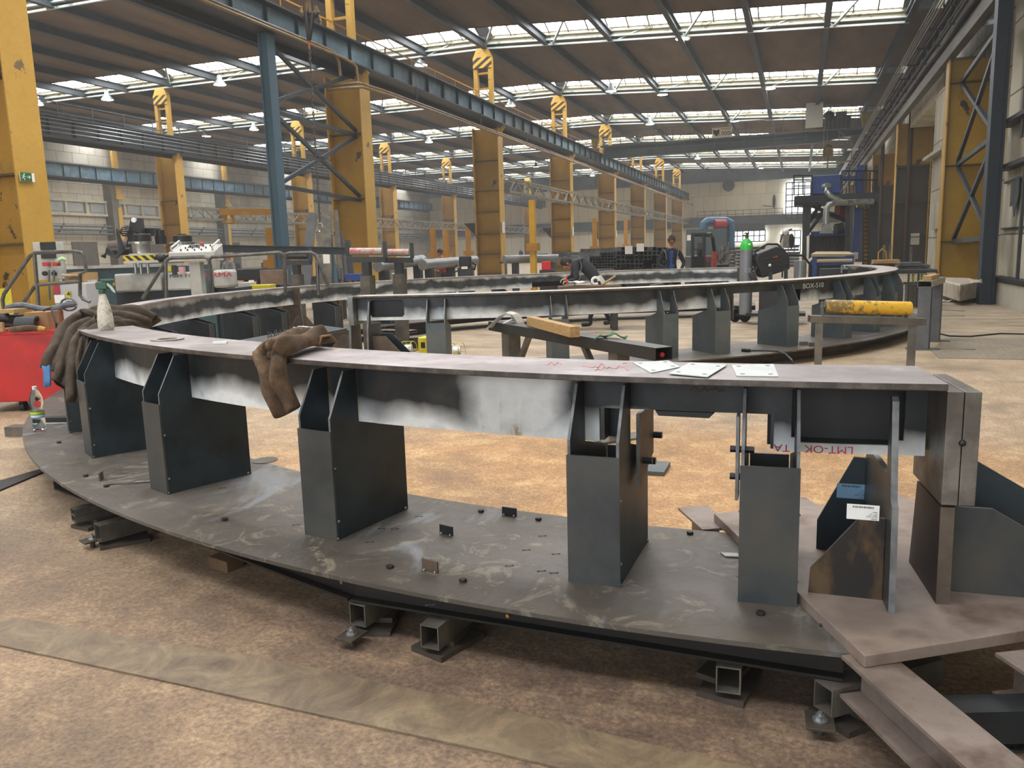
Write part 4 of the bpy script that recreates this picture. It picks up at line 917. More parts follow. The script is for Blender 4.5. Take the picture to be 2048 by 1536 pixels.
# blankets ---------------------------------------------------------
def fabric(name, c1, c2, c3, sc=14, st=(1,1,1)):
    n = N(name); a = n.noise(sc, 6, .65, stretch=st); b = n.noise(90, 3, .6); return n.set(n.ramp(a, [(.3,c1),(.52,c2),(.72,c3)]), .92, 0, n.math('ADD', a, n.math('MULTIPLY', b, .3)), .02)
BLKT = fabric('brown_blanket', '#342c24', '#483d32', '#5d5042'); ROLL = fabric('tan_blanket', '#3a2c20', '#564331', '#7c644b', 9)
def folded(path, wdir, width, nf, amp, thick, seed, taper=True):
    # a padded cloth: cross-section with nf rounded folds, swept along the path
    q = random.Random(seed); path = [Vector(p) for p in path]; m = MB(); rows = []
    # smooth path
    pp = []
    for i in range(len(path)-1):
        p0, p1, p2, p3 = path[max(i-1,0)], path[i], path[i+1], path[min(i+2, len(path)-1)]
        for k in range(6):
            t = k/6; pp.append(.5*((2*p1)+(p2-p0)*t+(2*p0-5*p1+4*p2-p3)*t*t+(3*p1-p0-3*p2+p3)*t**3))
    pp.append(path[-1]); nn = nf*8; ph = [q.uniform(-.3,.3) for _ in range(nf+1)]
    for i, p in enumerate(pp):
        d = (pp[min(i+1,len(pp)-1)]-pp[max(i-1,0)]).normalized(); wd = (Vector(wdir(i/len(pp)) if callable(wdir) else wdir)); wd = (wd-d*wd.dot(d)).normalized(); u = wd.cross(d)
        if u.dot(V(0,-.6,.8)) < 0: u = -u
        w = width(i/len(pp)) if callable(width) else width; endf = min(1, .35+i/4, (.35 if taper else .8)+(len(pp)-1-i)/4)
        ring = []
        for k in range(nn+1):
            s_ = k/nn; bump = abs(math.sin(math.pi*nf*s_+ph[0]*math.sin(i*.22)))**.7
            ring.append(p + wd*(s_-.5)*w + u*(thick*.35+amp*bump*(1+.25*math.sin(i*.45+k*.2+seed)))*endf + wd*.006*math.sin(i*.7))
        for k in range(nn, -1, -1):
            ring.append(p + wd*(k/nn-.5)*w*.97 - u*thick*.2*endf)
        rows.append(ring)
    L = len(rows[0]); vs = [x for r_ in rows for x in r_]
    m.add(vs, [(i*L+k, i*L+(k+1)%L, (i+1)*L+(k+1)%L, (i+1)*L+k) for i in range(len(rows)-1) for k in range(L)] + [tuple(range(L))[::-1], tuple(range((len(rows)-1)*L, len(rows)*L))])
    return m
t = thing('welding_blanket', 'thick dark brown quilted blanket draped over the flange at left, behind the spray bottle', 'blanket', at(200, 650, ZF))
DB = (at(213, 660, ZF)-EYEV).dot(FWD)
def bl(px, py, dd): return atd(px, py, DB+dd)
for i, (path, w_, th) in enumerate((
    ([bl(306,652,.55), bl(296,641,.5), bl(262,630,.45), bl(225,627,.42), bl(185,632,.38), bl(150,650,.3), bl(128,680,.18), bl(113,715,.05), bl(100,742,-.02)], .16, .07),
    ([bl(300,657,.48), bl(262,643,.4), bl(225,640,.36), bl(188,645,.3), bl(160,662,.2), bl(144,692,.08), bl(134,730,-.03), bl(124,765,-.08), bl(118,772,-.09)], .15, .065),
    ([bl(285,662,.42), bl(240,655,.34), bl(205,655,.28), bl(178,666,.16), bl(163,690,.02), bl(155,730,-.1), bl(152,770,-.14), bl(152,806,-.16)], .14, .055),
    ([bl(238,664,.32), bl(205,664,.24), bl(185,672,.12), bl(172,692,0), bl(167,722,-.1), bl(166,752,-.14)], .1, .045))):
    folded(path, RGT*.75+HF_*.65+V(0,0,.25), w_, 2, .035, th, i+1).build('padded_fold', BLKT, t, True, sub=1)
p = bl(94, 745, -.12); m = MB(); m.sheet([[p+RGT*(.013*k-.03)+V(0,0,.05-.05*j-.008*math.sin(k))+HF_*(.012*math.sin(j*1.7)) for k in range(5)] for j in range(4)])
m.build('blue_tag', mat('blue_webbing', '#4a7fb4', '#3b6c9e', 12, .6), t, True, solid=.01)
t = thing('rolled_blanket', 'tan brown folded blanket strap hanging over the flange between two box supports', 'blanket', at(590, 700, ZF))
cy_ = lambda x, y, r_: cylp(x, y, r_, C1)
top_ = [at(650,681,1.16), at(625,682,1.165), at(590,691,1.165), at(560,702,1.16)]
path = top_+[cy_(545,714,8.3), cy_(548,742,8.35), cy_(562,782,8.35), cy_(582,826,8.34)]
folded(path, lambda s_: V(.75,.55,0) if s_ < .4 else V(.98,-.1,0), lambda s_: .17-.02*s_, 2, .055, .05, 3, False).build('folds', ROLL, t, True, sub=1)
p = at(640, 684, 1.165); m = MB()
for k in range(7): m.tube([p+RGT*(.011*k-.05)+V(0,-.04,-.01), p+RGT*(.011*k-.045)+V(0,-.02,.03), p+RGT*(.011*k-.035)+V(0,.05,.03), p+RGT*(.011*k-.03)+V(0,.09,-.01)], .006, 6)
m.build('ribbed_cuff', fabric('cuff', '#6b533c', '#8b7052', '#a58a6a'), t, True)
# ================================================================== INSIDE THE RING
def leg_to_floor(m, p, w, h=None): m.box(p.x-w/2, p.x+w/2, p.y-(h or w)/2, p.y+(h or w)/2, 0, p.z)
t = thing('beam_trestle', 'dark rectangular tube on welded legs slanting across behind the near flange', 'trestle', (atd(1200,690,7).x, atd(1200,690,7).y, 0))
a = atd(1328, 704, 6.15); b = atd(990, 651, 9.0); a.z = b.z = .8; dd = (b-a).normalized(); ee = V(-dd.y, dd.x, 0)
m = MB(); m.rhs(a, b, .16, .1, .006); m.build('top_tube', mat('trestle_steel', '#2f2f30', '#3d3c3b', 4, .45, .4), t)
m = MB(); 
for f_ in (.87,): p = a.lerp(b, f_); m.obox(p+V(0,0,-.43), ee*.07+dd*0, dd*.09, (0,0,.375))
m.build('leg', TUBE, t)
m = MB(); p = a.lerp(b, .2); m.obox(p+V(0,0,-.43), ee*.06, dd*.07, (0,0,.375)); m.build('leg', TUBE, t)
m = MB(); m.bar(a.lerp(b,.73)-V(0,0,.05), a.lerp(b,.86)-V(0,0,.55), .05, .05); m.build('brace', TUBE, t)
m = MB(); m.bar(a.lerp(b,.38)-V(0,0,.05), a.lerp(b,.24)-V(0,0,.55), .05, .05); m.build('brace', TUBE, t)
for f_ in (.87, .2): p = a.lerp(b, f_); m = MB(); m.obox((p.x, p.y, .008), ee*.22, dd*.1, (0,0,.008)); m.build('foot', TUBE, t)
zt_ = .85
def ontube(px, py): return at(px, py, zt_)
p = a.lerp(b, .9); t = thing('face_shield', 'clear grinding face shield with white headband lying on the dark tube', 'face shield', (p.x, p.y, zt_))
CLR = N('clear_visor'); CLR.b.inputs['Transmission Weight'].default_value = .15; CLR.b.inputs['Alpha'].default_value = .55; CLR.b.inputs['IOR'].default_value = 1.1; CLR = CLR.set('#dcdcd4', .35)
m = MB(); g = []
for i in range(13):
    s_ = i/12; row = []
    for k in range(7):
        prof = [(-.2,.0),(-.13,.06),(-.05,.14),(.03,.17),(.1,.145),(.14,.08),(.16,.02)]
        f_ = s_*6; j = min(int(f_), 5); u = f_-j; x = prof[j][0]*(1-u)+prof[j+1][0]*u; z = prof[j][1]*(1-u)+prof[j+1][1]*u
        row.append(p-RGT*0+RGT*x+V(0,(k-3)*.035,0)+V(0,0,z+.003*(1-abs(k-3))))
    g.append(row)
m.sheet(g); m.build('visor', CLR, t, True, solid=.003)
m = MB(); m.tube([p+RGT*(.06*math.cos(x)+.02)+V(0,.09*math.sin(x),.06+.03*math.cos(x)) for x in [i*.3 for i in range(21)]], .012, 6); m.obox(p+RGT*.075+V(0,0,.1), RGT*.012, (0,.05,0), V(0,0,.04)); m.build('headband', PAPER, t, True)
m = MB()
for k in range(3):
    for j in range(2): m.obox(p+RGT*.075+V(0,-.052,.08+.025*k)+RGT*(.012*j-.006), RGT*.004, (0,.002,0), (0,0,.007))
m.build('band_slots', DKG, t)
m = MB(); m.obox(p+RGT*.04+V(0,0,.02), RGT*.08, (0,.07,0), (0,0,.016)); m.build('padding', BLK, t, bevel=.008)
c = a.lerp(b, .62); w_ = V(dd.x, dd.y, 0); q0 = at(1062, 642, .9); q1 = at(1150, 664, .9); wd = (q1-q0).normalized(); we = V(-wd.y, wd.x, 0); mid = (q0+q1)/2
m = MB(); m.obox((mid.x, mid.y, zt_+.05), wd*((q1-q0).length/2), we*.045, (0,0,.048)); tag(m.build('timber_block', WOOD, bevel=.004), 'pale timber block lying slanted on the dark tube beside the face shield', 'timber')
p = ontube(1222, 676); m = MB(); q = random.Random(2); m.sheet([[p+RGT*(x*.045)+V(0,y*.05,.03+.02*math.sin(x*2.1+y)+.012*q.random()-.012*abs(x)) for y in range(-1,2)] for x in range(-3,4)])
tag(m.build('green_rag', mat('green_leather', '#3f6b52', '#2f5642', 6, .8), smooth=True, solid=.006), 'green rag lying on the dark tube right of the timber block', 'rag')
p = a-dd*-.05+V(0,0,-.015); t = thing('capped_bottle', 'dark bottle with red cap lying inside the open tube end', 'bottle', p)
m = MB(); m.tube([p+dd*.3+ee*.01, p+dd*.08, p+dd*.04, p+dd*.02], [.03,.03,.018,.014], 12); m.build('body', BLK, t, True)
m = MB(); m.sphere(p-ee*.02+dd*.005, .024, n=12, m=8); m.build('cap', mat('red_cap', '#c4262e', None, rough=.4), t, True)
# welding wire spools on the floor
YBOX = mat('yellow_carton', '#d2c62e', '#c2b524', 4, .55)
p = at(840, 722); t = thing('wire_carton', 'yellow welding wire carton standing left of the second-ring support', 'box', (p.x, p.y, 0))
m = MB(); m.box(p.x-.02, p.x+.2, p.y, p.y+.25, 0, .36); m.build('carton', YBOX, t, bevel=.008)
m = MB(); m.box(p.x+.03, p.x+.1, p.y-.003, p.y-.001, .2, .29); m.build('printed_mark', BLK, t); m = MB(); m.box(p.x+.05, p.x+.13, p.y-.003, p.y-.001, .06, .11); m.build('printed_mark', BLK, t)
def spool(px, py, label, s=1.0):
    p = at(px, py); t = thing('wire_spool', label, 'wire spool', (p.x, p.y, 0), 'wire spools on the floor')
    o = p+V(0,.05,.15); m = MB(); m.lathe([(.05,-.055),(.11,-.055),(.11,.055),(.05,.055)], o, 24, RGT); m.build('wire_coil', mat('bright_wire', '#9a9a96', '#bdbcb6', 40, .3, .8), t, True)
    m = MB()
    for s_ in (-.07, .07): m.tube([o+RGT*s_+V(0,.15*math.cos(x*.42),.15*math.sin(x*.42)) for x in range(15)], .005, 6, closed=True)
    for x in range(4): m.tube([o+RGT*-.07+V(0,.15*math.cos(x*1.57),.148*math.sin(x*1.57)), o+RGT*.07+V(0,.15*math.cos(x*1.57),.148*math.sin(x*1.57))], .005, 6)
    m.build('wire_basket', YBOX, t, True)
spool(912, 726, 'wire spool in a yellow basket right of the second-ring support'); spool(815, 722, 'wire spool in a yellow basket against the yellow carton')
# cluttered table and offcuts inside the ring
t = thing('work_table', 'low dark steel table with papers and electrodes inside the ring behind the tan blanket', 'table', (at(610,672,.62).x, at(610,672,.62).y, 0))
q = [at(520,690,.62), at(694,657,.62), at(640,650,.62), at(480,680,.62)]
m = MB(); m.prism(q, (0,0,-.03)); m.build('table_top', DKG, t)
m = MB(); m.bar(q[0]-V(0,0,.08), q[1]-V(0,0,.08), .05, .12); m.build('apron', mat('table_brown', '#3a3028', '#4a3d30', 3, .6), t)
for x in q: m = MB(); y_ = x.lerp((q[0]+q[2])/2, .12); leg_to_floor(m, V(y_.x, y_.y, .6), .06); m.build('leg', DKG, t)
for px, py, lab, r_ in ((612,656,'crumpled white paper at the back of the dark table',.2),(596,663,'white paper at the front of the dark table',.0)):
    p = at(px, py, .625); m = MB(); m.sheet([[p+V(x*.09,y*.07,.012+.012*math.sin(x*1.7+y*2.2+r_*9)) for y in range(-1,2)] for x in range(-2,3)]); tag(m.build('paper_sheet', PAPER, solid=.002), lab, 'paper')
m = MB(); q_ = random.Random(8)
for i in range(46):
    p = at(535+i*1.15, 680-i*.32+q_.uniform(-4,3), .625); m.cyl(p, p+V(q_.uniform(-.03,.03), q_.uniform(-.02,.02), q_.uniform(.03,.09)), .004, n=5)
o = tag(m.build('electrode_bundle', EDGE), 'bristling bundle of thin steel studs standing on the dark table', 'studs'); o['kind'] = 'stuff'
for i, (x0, y0, x1, y1, lab) in enumerate(((760,668,860,655,'grey channel offcut lying behind the second-ring end post'),(765,690,848,686,'shallow steel tray lying on the floor by the yellow carton'),(770,676,835,678,'flat steel bar stacked on the tray'))):
    a_ = at(x0, y0+8); b_ = at(x1, y1+8); m = MB(); m.channel(a_+V(0,0,.1+.125*(i==2)), b_+V(0,0,.1+.125*(i==2)), .2 if i < 2 else .05, .25); tag(m.build('steel_offcut', mat('offcut_%d' % i, '#5d5a55', '#79756e', 4, .55, .3)), lab, 'offcut')
# yellow roller stand
t = thing('roller_stand', 'adjustable roller stand with worn yellow roller behind the near flange', 'roller stand', (atd(1720,640,6.35).x, atd(1720,640,6.35).y, 0))
a = atd(1650, 613, 6.35); b = atd(1808, 617, 6.3); m = MB(); n = N('worn_yellow_roller'); f = n.noise(9, 7, .7, stretch=(3,1,3)); x_ = n.sep()[0]
wm_ = n.mr(x_, .25, -.25, -.04, .16); col = n.mix(n.mr(n.math('ADD', f, wm_), .52, .62), '#d2a52a', '#7d6a44'); YROL = n.set(col, .5, 0, f, .004)
m.lathe([(.0,0),(.05,0),(.055,.006),(.055,.65),(.05,.655),(0,.655)], a, 24, (b-a)); m.build('roller', YROL, t, True)
rd = (b-a).normalized(); rb = V(-rd.y, rd.x, 0)
m = MB(); m.cyl(a-rd*.03, b+rd*.03, .012, n=8); m.build('axle', CHROME, t)
for pp in (a-rd*.02, b+rd*.02):
    m = MB(); m.obox(pp-V(0,0,.02), rd*.004, rb*.035, (0,0,.055)); m.build('bearing_bracket', GREYM, t)
m = MB(); c0 = a-rd*.12-V(0,0,.1); c1 = b+rd*.16-V(0,0,.1); m.rhs(c0, c1, .08, .055, .004); m.build('cross_tube', TUBE, t)
for f_ in (.09, .9):
    p = c0.lerp(c1, f_); m = MB(); m.box(p.x-.028, p.x+.028, p.y-.028, p.y+.028, .03, p.z-.028); m.build('leg', TUBE, t)
    m = MB(); m.box(p.x-.04, p.x+.04, p.y-.04, p.y+.04, .02, .42); m.cyl((p.x-.08,p.y,.36), (p.x-.035,p.y,.36), .012, n=8); m.build('sleeve', DKG, t)
    m = MB(); m.box(p.x-.05, p.x+.05, p.y-.28, p.y+.28, 0, .03); m.build('foot', TUBE, t)
# right trestle on base plates
t = thing('steel_trestle', 'heavy grey steel trestle with two broad posts, right of the second ring', 'trestle', (at(1860,690).x, at(1860,690).y, 0))
p1 = at(1845, 699); p2 = at(1869, 681); dd = (p2-p1).normalized()
p2 = p1+dd*1.15
m = MB(); zt_ = .93
for p in (p1, p2):
    m2 = MB(); m2.ibeam((p.x,p.y,.02), (p.x,p.y,zt_), .18, .17, .012, .014, up=dd); m2.build('post', mat('post_grey', '#56585a', '#6a6b6a', 4, .45, .4), t)
    m2 = MB(); m2.box(p.x-.22, p.x+.22, p.y-.12, p.y+.12, 0, .02); m2.build('base_plate', GREYM, t)
m = MB(); m.rhs(p1-dd*.14+V(0,0,zt_+.045), p2+dd*.22+V(0,0,zt_+.045), .19, .09, .006); m.build('top_tube', mat('trestle_top', '#7b756c', '#8f887d', 4, .5, .3), t)
m = MB(); m.obox(p1.lerp(p2,.45)+V(0,0,zt_+.125), dd*.45, V(-dd.y,dd.x,0)*.06, (0,0,.03)); tag(m.build('timber_strip', WOOD), 'short timber strip lying on the grey trestle', 'timber')
# cable with plug, hammer, floor cable
m = MB(); pts = [at(x,y,Z2+.012) for x, y in ((1500,701),(1530,701),(1556,702),(1572,708),(1584,720))]+[at(1588,733,.03), at(1590,760,.012)]
m.tube(pts, .011, 8); m.k = 1; m.tube([at(1484,700,Z2+.022), at(1500,701,Z2+.022)], .022, 10); tag(m.build('power_cable', [DKG, BLK], smooth=True), 'grey cable with black plug lying on the second base plate', 'cable')
a = at(1372, 718, .2); b = at(1432, 724, .2); t = thing('hammer', 'hammer with pale handle lying on the floor behind the white plates', 'hammer', a)
a.z = b.z = .02; m = MB(); m.cyl(a, b, .015, .012, 8); m.build('handle', WOOD, t); d_ = (b-a).normalized(); e_ = V(-d_.y,d_.x,0); m = MB(); m.obox(a, d_*.02, e_*.06, (0,0,.02)); m.build('head', BLK, t)
m = MB(); pts = [at(x,y,.012) for x, y in ((1870,662),(1882,668),(1900,672),(1940,673),(1970,670),(2000,667),(2048,668),(2100,672))]; m.tube(pts, .014, 8); tag(m.build('floor_cable', BLK, smooth=True), 'thin black cable snaking over the floor to the right edge', 'cable')
n = N('checker_plate'); f = n.noise(30, 3, .6, stretch=(1,.5,1)); g_ = n.noise(1.5, 6, .6); CHK = n.set(n.mix(n.mr(f,.45,.6,0,.5), n.ramp(g_, [(.3,'#7a6f60'),(.7,'#958976')]), '#5c5346'), .6)
m = MB(); m.prism([p+V(0,0,.0005) for p in (at(1862,702), at(1878,717), at(2200,722), at(2200,676), at(1890,676))], (0,0,.006)); tag(m.build('floor_plate', CHK), 'worn checker floor plate right of the grey trestle', 'floor plate')
for (x0,y0,x1,y1,lab) in ((1882,620,1930,622,'thin bright bar lying on the floor right of the trestle'),(1882,632,1930,632,'thin rusty bar lying on the floor below the bright one'),(1930,698,1952,699,'short bright offcut lying on the checker plate')):
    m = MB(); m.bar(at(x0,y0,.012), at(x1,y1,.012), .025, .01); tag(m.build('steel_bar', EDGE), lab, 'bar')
m = MB(); p = at(1312, 950); m.box(p.x-.25, p.x+.06, p.y-.02, p.y+.28, .001, .03); tag(m.build('steel_plate', GREYM), 'thick grey steel plate on the tan floor behind the right-hand support', 'plate')
# ================================================================== BACKGROUND MACHINES AND STOCK
HF = V(-math.sin(_y), math.cos(_y), 0)
def ath(px, py, d):
    r_ = ray(px, py); return EYEV + r_*(d/r_.dot(HF))
ALIGN = False                             # True: square to the hall, False: square to the line of sight
def _front(x0, x1, y, d):
    if ALIGN: Y_0 = ath((x0+x1)/2, y, d).y; return aty(x0, y, Y_0), aty(x1, y, Y_0), V(1,0,0), V(0,1,0)
    return ath(x0, y, d), ath(x1, y, d), RGT, HF
def pbox(m, x0, y0, x1, y1, d, th):      # upright box, its front face filling a measured rectangle at distance d
    a, b, ux, uy = _front(x0, x1, (y0+y1)/2, d); xm = (x0+x1)/2
    zt = aty(xm, y0, ((a+b)/2).y).z; zb = aty(xm, y1, ((a+b)/2).y).z
    c = (a+b)/2; c.z = (zt+zb)/2
    return m.obox(c+uy*th/2, ux*((b-a).dot(ux)/2), uy*th/2, (0,0,(zt-zb)/2))
def pfloor(px, d): p = ath(px, 520, d); p.z = 0; return p
def down(m, x0, y0, x1, d, th):           # the same box carried down to the floor
    a, b, ux, uy = _front(x0, x1, y0, d); c = (a+b)/2; zt = c.z; c.z = zt/2
    return m.obox(c+uy*th/2, ux*((b-a).dot(ux)/2), uy*th/2, (0,0,zt/2))
WHT = mat('machine_white', '#b0b0aa', '#bcbcb7', 1.5, .45, c3='#9a9a93'); DURB = mat('machine_blue', '#2c4752', '#274049', 1, .45, c3='#36535e'); GRNB = mat('machine_green', '#274a4c', None, rough=.45)
STEEL = mat('bright_roll', '#8a8b8c', '#b3b4b4', 5, .25, .9, stretch=(4,4,.3)); REDT = mat('red_print', '#b8232c')
# ---- section bending machine
t = thing('bending_machine', 'white and blue-grey section bending machine with three upright rolls behind the far ring arc', 'machine', pfloor(320, 15.5))
m = MB(); down(m, 120, 532, 345, 17.2, 1.4); m.build('rear_body', DURB, t, bevel=.02)
m = MB(); pbox(m, 115, 530, 345, 536, 17.15, 1.45); m.build('body_top', WHT, t)
for x0, x1, y0, y1 in ((229,322,547,582),(328,380,545,580)):
    m = MB(); pbox(m, x0, y0, x1, y1, 15.5, .5); m.build('front_panel', WHT, t, bevel=.03)
m = MB(); down(m, 232, 582, 452, 15.7, 1.6); m.build('plinth', DKB, t)
m = MB(); down(m, 382, 540, 425, 15.6, 1.2); m.build('green_panel', GRNB, t)
m = MB(); pbox(m, 425, 540, 455, 576, 15.5, .6); pn = m.build('brand_panel', WHT, t, bevel=.05)
c = ath(437, 550, 15.47); text('brand_text', 'URMA', .13, c, RGT, (0,0,1), REDT, pn, sx=1.5)
c = ath(364, 552, 15.47); text('model_text', 'PBH 110', .09, c, RGT, (0,0,1), BLK, pn, sx=1.5)
def pcyl(m, x0, x1, y0, y1, d, n=24, prof=None):
    a = ath(x0, (y0+y1)/2, d); b = ath(x1, (y0+y1)/2, d); r_ = (b-a).length/2; c = (a+b)/2; zt = ath((x0+x1)/2, y0, d).z; zb = ath((x0+x1)/2, y1, d).z
    pr = prof or [(0,0),(1,0),(1,1),(0,1)]
    return m.lathe([(r_*p, (zt-zb)*q) for p, q in pr], (c.x, c.y, zb), n)
m = MB(); pbox(m, 246, 511, 310, 521, 15.2, 1.0); m.build('hazard_plate', WARN, t)
m = MB(); pbox(m, 247, 521, 317, 526, 15.15, 1.1); pbox(m, 258, 507, 300, 511, 15.3, .8); m.build('slide_table', WHT, t)
m = MB()
for x in (271, 282, 296): pcyl(m, x-3, x+3, 525, 548, 15.4)
m.build('guide_columns', STEEL, t, True)
for (x0, x1, y0, y1) in ((259,306,483,509),(338,394,484,497)):
    m = MB(); pcyl(m, x0, x1, y0, y1, 15.8, prof=[(0,0),(.78,0),(.78,.75),(.8,.8),(1.0,.82),(1.0,.97),(.95,1),(0,1)]); m.build('bending_roll', STEEL, t, True)
for (x0, x1, y0, y1) in ((268,301,465,483),(347,383,468,484)):
    m = MB(); pcyl(m, x0, x1, y0, y1, 15.8, prof=[(0,0),(1,0),(1,.75),(.9,.85),(.4,.87),(.4,1),(0,1)]); m.build('roll_nut', BLK, t, True)
m = MB(); pbox(m, 256, 462, 274, 508, 16.2, .35); a = ath(258, 462, 16.2); 
m.prism([ath(256,465,16.2), ath(275,465,16.2), ath(271,436,16.2), ath(261,436,16.2)], HF*.35); m.build('hydraulic_arm', BLK, t)
m = MB(); m.lathe([(0,0),(.05,0),(.05,.05),(0,.05)], ath(267,440,16.15), 16, HF); m.build('arm_pin', CHROME, t)
m = MB(); pcyl(m, 311, 333, 472, 488, 16.3); pcyl(m, 313, 329, 460, 472, 16.3); m.build('hydraulic_motor', BLK, t, True); m = MB(); pbox(m, 284, 457, 309, 472, 16.6, .3); m.build('motor_block', BLK, t)
m = MB(); m.cyl(ath(219,493,16.4), ath(258,490,16.4), .11, n=14); m.k = 1; m.cyl(ath(222,505,16), ath(262,502,16), .07, n=12); m.build('side_cylinder', [mat('brown_cyl', '#5c5149', None), BLK], t, True)
m = MB()
for k in range(5): m.tube([ath(202+k*2,512+k,15.9), ath(214,508-k*3,15.8), ath(232+k,515,15.7), ath(238+k*3,500,15.8), ath(234,470-k*3,15.9), ath(245,455+k*4,16), ath(256,452+k*5,16.1)], .015, 6)
m.build('hoses', BLK, t, True)
m = MB(); pcyl(m, 313, 330, 509, 522, 15.3); m.sphere(ath(321,516,15.2), .08); m.build('knob', BLK, t, True)
m = MB(); m.obox(ath(349,540,15.4), RGT*.03, HF*.05, (0,0,.09)); m.k = 1; m.obox(ath(364,540,15.4), RGT*.045, HF*.05, (0,0,.06)); m.k = 2; m.obox(ath(340,538,15.4), RGT*.04, HF*.04, (0,0,.05)); m.build('oil_bottles', [DKB, mat('pink_oil', '#c99a98', None), YBOX], t)
# ---- console
t = thing('control_console', 'white sloping control console on a square white post in front of the bending machine', 'console', pfloor(388, 14.2))
m = MB(); pr = [ath(338,525,14.2), ath(338,497,14.2), ath(378,510,14.2), ath(378,525,14.2)]
a = ath(338,524,14.2); b = ath(430,524,14.2); wv = (b-a).dot(RGT); z0 = a.z; 
m.prism([a, a+V(0,0,.16), a+HF*.45+V(0,0,.3), a+HF*.45], RGT*wv); bx = m.build('console_box', WHT, t, bevel=.01)
m = MB(); pbox(m, 380, 524, 402, 590, 14.3, .2); m.build('post', WHT, t)
nv = HF*-.14+V(0,0,.45); nv.normalize()
def onface(u, v): return a+RGT*wv*u+V(0,0,.16)+(HF*.45+V(0,0,.14))*v+nv*.006
m = MB(); m.tube([onface(.06,.1), onface(.06,.1)+nv*.07, onface(.06,.95)+nv*.07, onface(.06,.95)], .018, 8); m.tube([onface(.95,.1), onface(.95,.1)+nv*.07, onface(.95,.95)+nv*.07, onface(.95,.95)], .018, 8); m.build('handles', WHT, t, True)
m = MB(); q = random.Random(4)
for i in range(12): m.cyl(onface(.25+.05*i, .15+.25*(i%3)), onface(.25+.05*i, .15+.25*(i%3))+nv*.03, .012, n=8)
m.k = 1; m.sphere(onface(.6,.75)+nv*.03, .03); m.k = 0; f4 = [onface(.3,.55), onface(.55,.55), onface(.55,.9), onface(.3,.9)]; m.add(f4, [(0,1,2,3)]); m.build('buttons', [BLK, REDT], t, True)
# ---- railings
RAIL = mat('railing_steel', '#4a4a48', '#6a6965', 8, .35, .5)
t = thing('tubular_railing', 'grey tubular guard railing in front of the bending machine', 'railing', pfloor(450, 13.8))
for pts in ([(285,598),(330,525),(336,518),(345,516),(408,514),(416,517),(419,524),(421,600)], [(331,520),(333,600)], [(420,518),(424,514),(440,513),(558,505),(566,508),(569,516),(571,590)], [(568,520),(573,508),(580,506),(622,505),(630,509),(637,524),(657,572)], [(634,520),(637,590)]):
    m = MB(); m.tube([ath(x, y, 13.6) for x, y in pts], .03, 8); m.build('rail', RAIL, t, True)
t = thing('tubular_railing', 'grey tubular stair railing standing at the left beside the battered column', 'railing', pfloor(80, 11.5))
for pts in ([(10,640),(5,600),(8,588),(60,512),(70,506),(150,503),(164,505),(168,515),(173,543),(160,548),(160,590),(166,598),(180,604)], [(69,508),(80,645)], [(30,630),(70,572)], [(74,570),(160,563)]):
    m = MB(); m.tube([ath(x, y, 11.5) for x, y in pts], .026, 8); m.build('rail', RAIL, t, True)
m = MB()
for x_ in (8, 80): p = ath(x_, 640, 11.5); m.cyl(p, (p.x, p.y, 0), .026, n=8)
m.build('leg', RAIL, t, True)
# ---- socket box on column 1, exit sign
t = thing('socket_box', 'grey-white power socket box with red and black plugs hung on the battered column', 'socket box', ath(92, 560, 15.6))
m = MB(); pbox(m, 69, 484, 111, 560, 15.6, .35); m.build('housing', WHT, t, bevel=.01)
m = MB(); pbox(m, 80, 484, 109, 500, 15.55, .05); pbox(m, 82, 508, 110, 517, 15.55, .05); m.build('window_flap', BLK, t)
RPL = mat('red_plug', '#b53a3c', None)
for x in (93, 113): m = MB(); m.obox(ath(x,528,15.5), RGT*.055, HF*.06, (0,0,.04)); m.build('red_plug', RPL, t, bevel=.015)
for x in (93, 112): m = MB(); m.lathe([(0,0),(.045,0),(.045,.05),(0,.05)], ath(x-2,547,15.55), 14, -HF); m.build('black_plug', BLK, t)
m = MB()
for x in (98, 108): m.tube([ath(x,540,15.5), ath(x,570,15.45), ath(x+2,600,15.5)], .018, 6)
m.build('cords', GREYM, t, True)
EXG = mat('exit_green', '#20663f', None); 
p0 = atx(57, 354, -15.42); t = thing('exit_sign', 'small green and white running-man exit sign on the battered column flange', 'sign', p0)
m = MB(); m.box(-15.47, -15.45, p0.y-.17, p0.y+.17, p0.z-.09, p0.z+.09); m.build('panel', PAPER, t)
m = MB(); m.box(-15.448, -15.444, p0.y-.17, p0.y+.1, p0.z-.09, p0.z+.09); m.build('green_field', EXG, t)
m = MB(); x_ = -15.44
def seg(y0, z0, y1, z1, w): m.bar((x_, p0.y+y0*.62, p0.z+z0*.62), (x_, p0.y+y1*.62, p0.z+z1*.62), .004, w*.62, (0,0,1) if abs(y1-y0) > abs(z1-z0) else (0,1,0))
m.sphere((x_, p0.y-.08, p0.z+.053), .004, .016, .016)
for s_ in ((-.14,.05,-.17,-.02,.03),(-.17,-.02,-.22,-.06,.02),(-.17,-.02,-.12,-.06,.02),(-.12,-.06,-.13,-.11,.02),(-.15,.04,-.09,.0,.018),(-.15,.04,-.2,.03,.018),(-.04,0,.1,0,.02),(.1,0,.05,.05,.02),(.1,0,.05,-.05,.02)): seg(*s_)
m.build('running_figure', PAPER, t)
m = MB(); down(m, -5, 577, 20, 14, .02); tag(m.build('warning_notice', YBOX), 'yellow warning notice leaning at the far left edge below the column', 'notice')
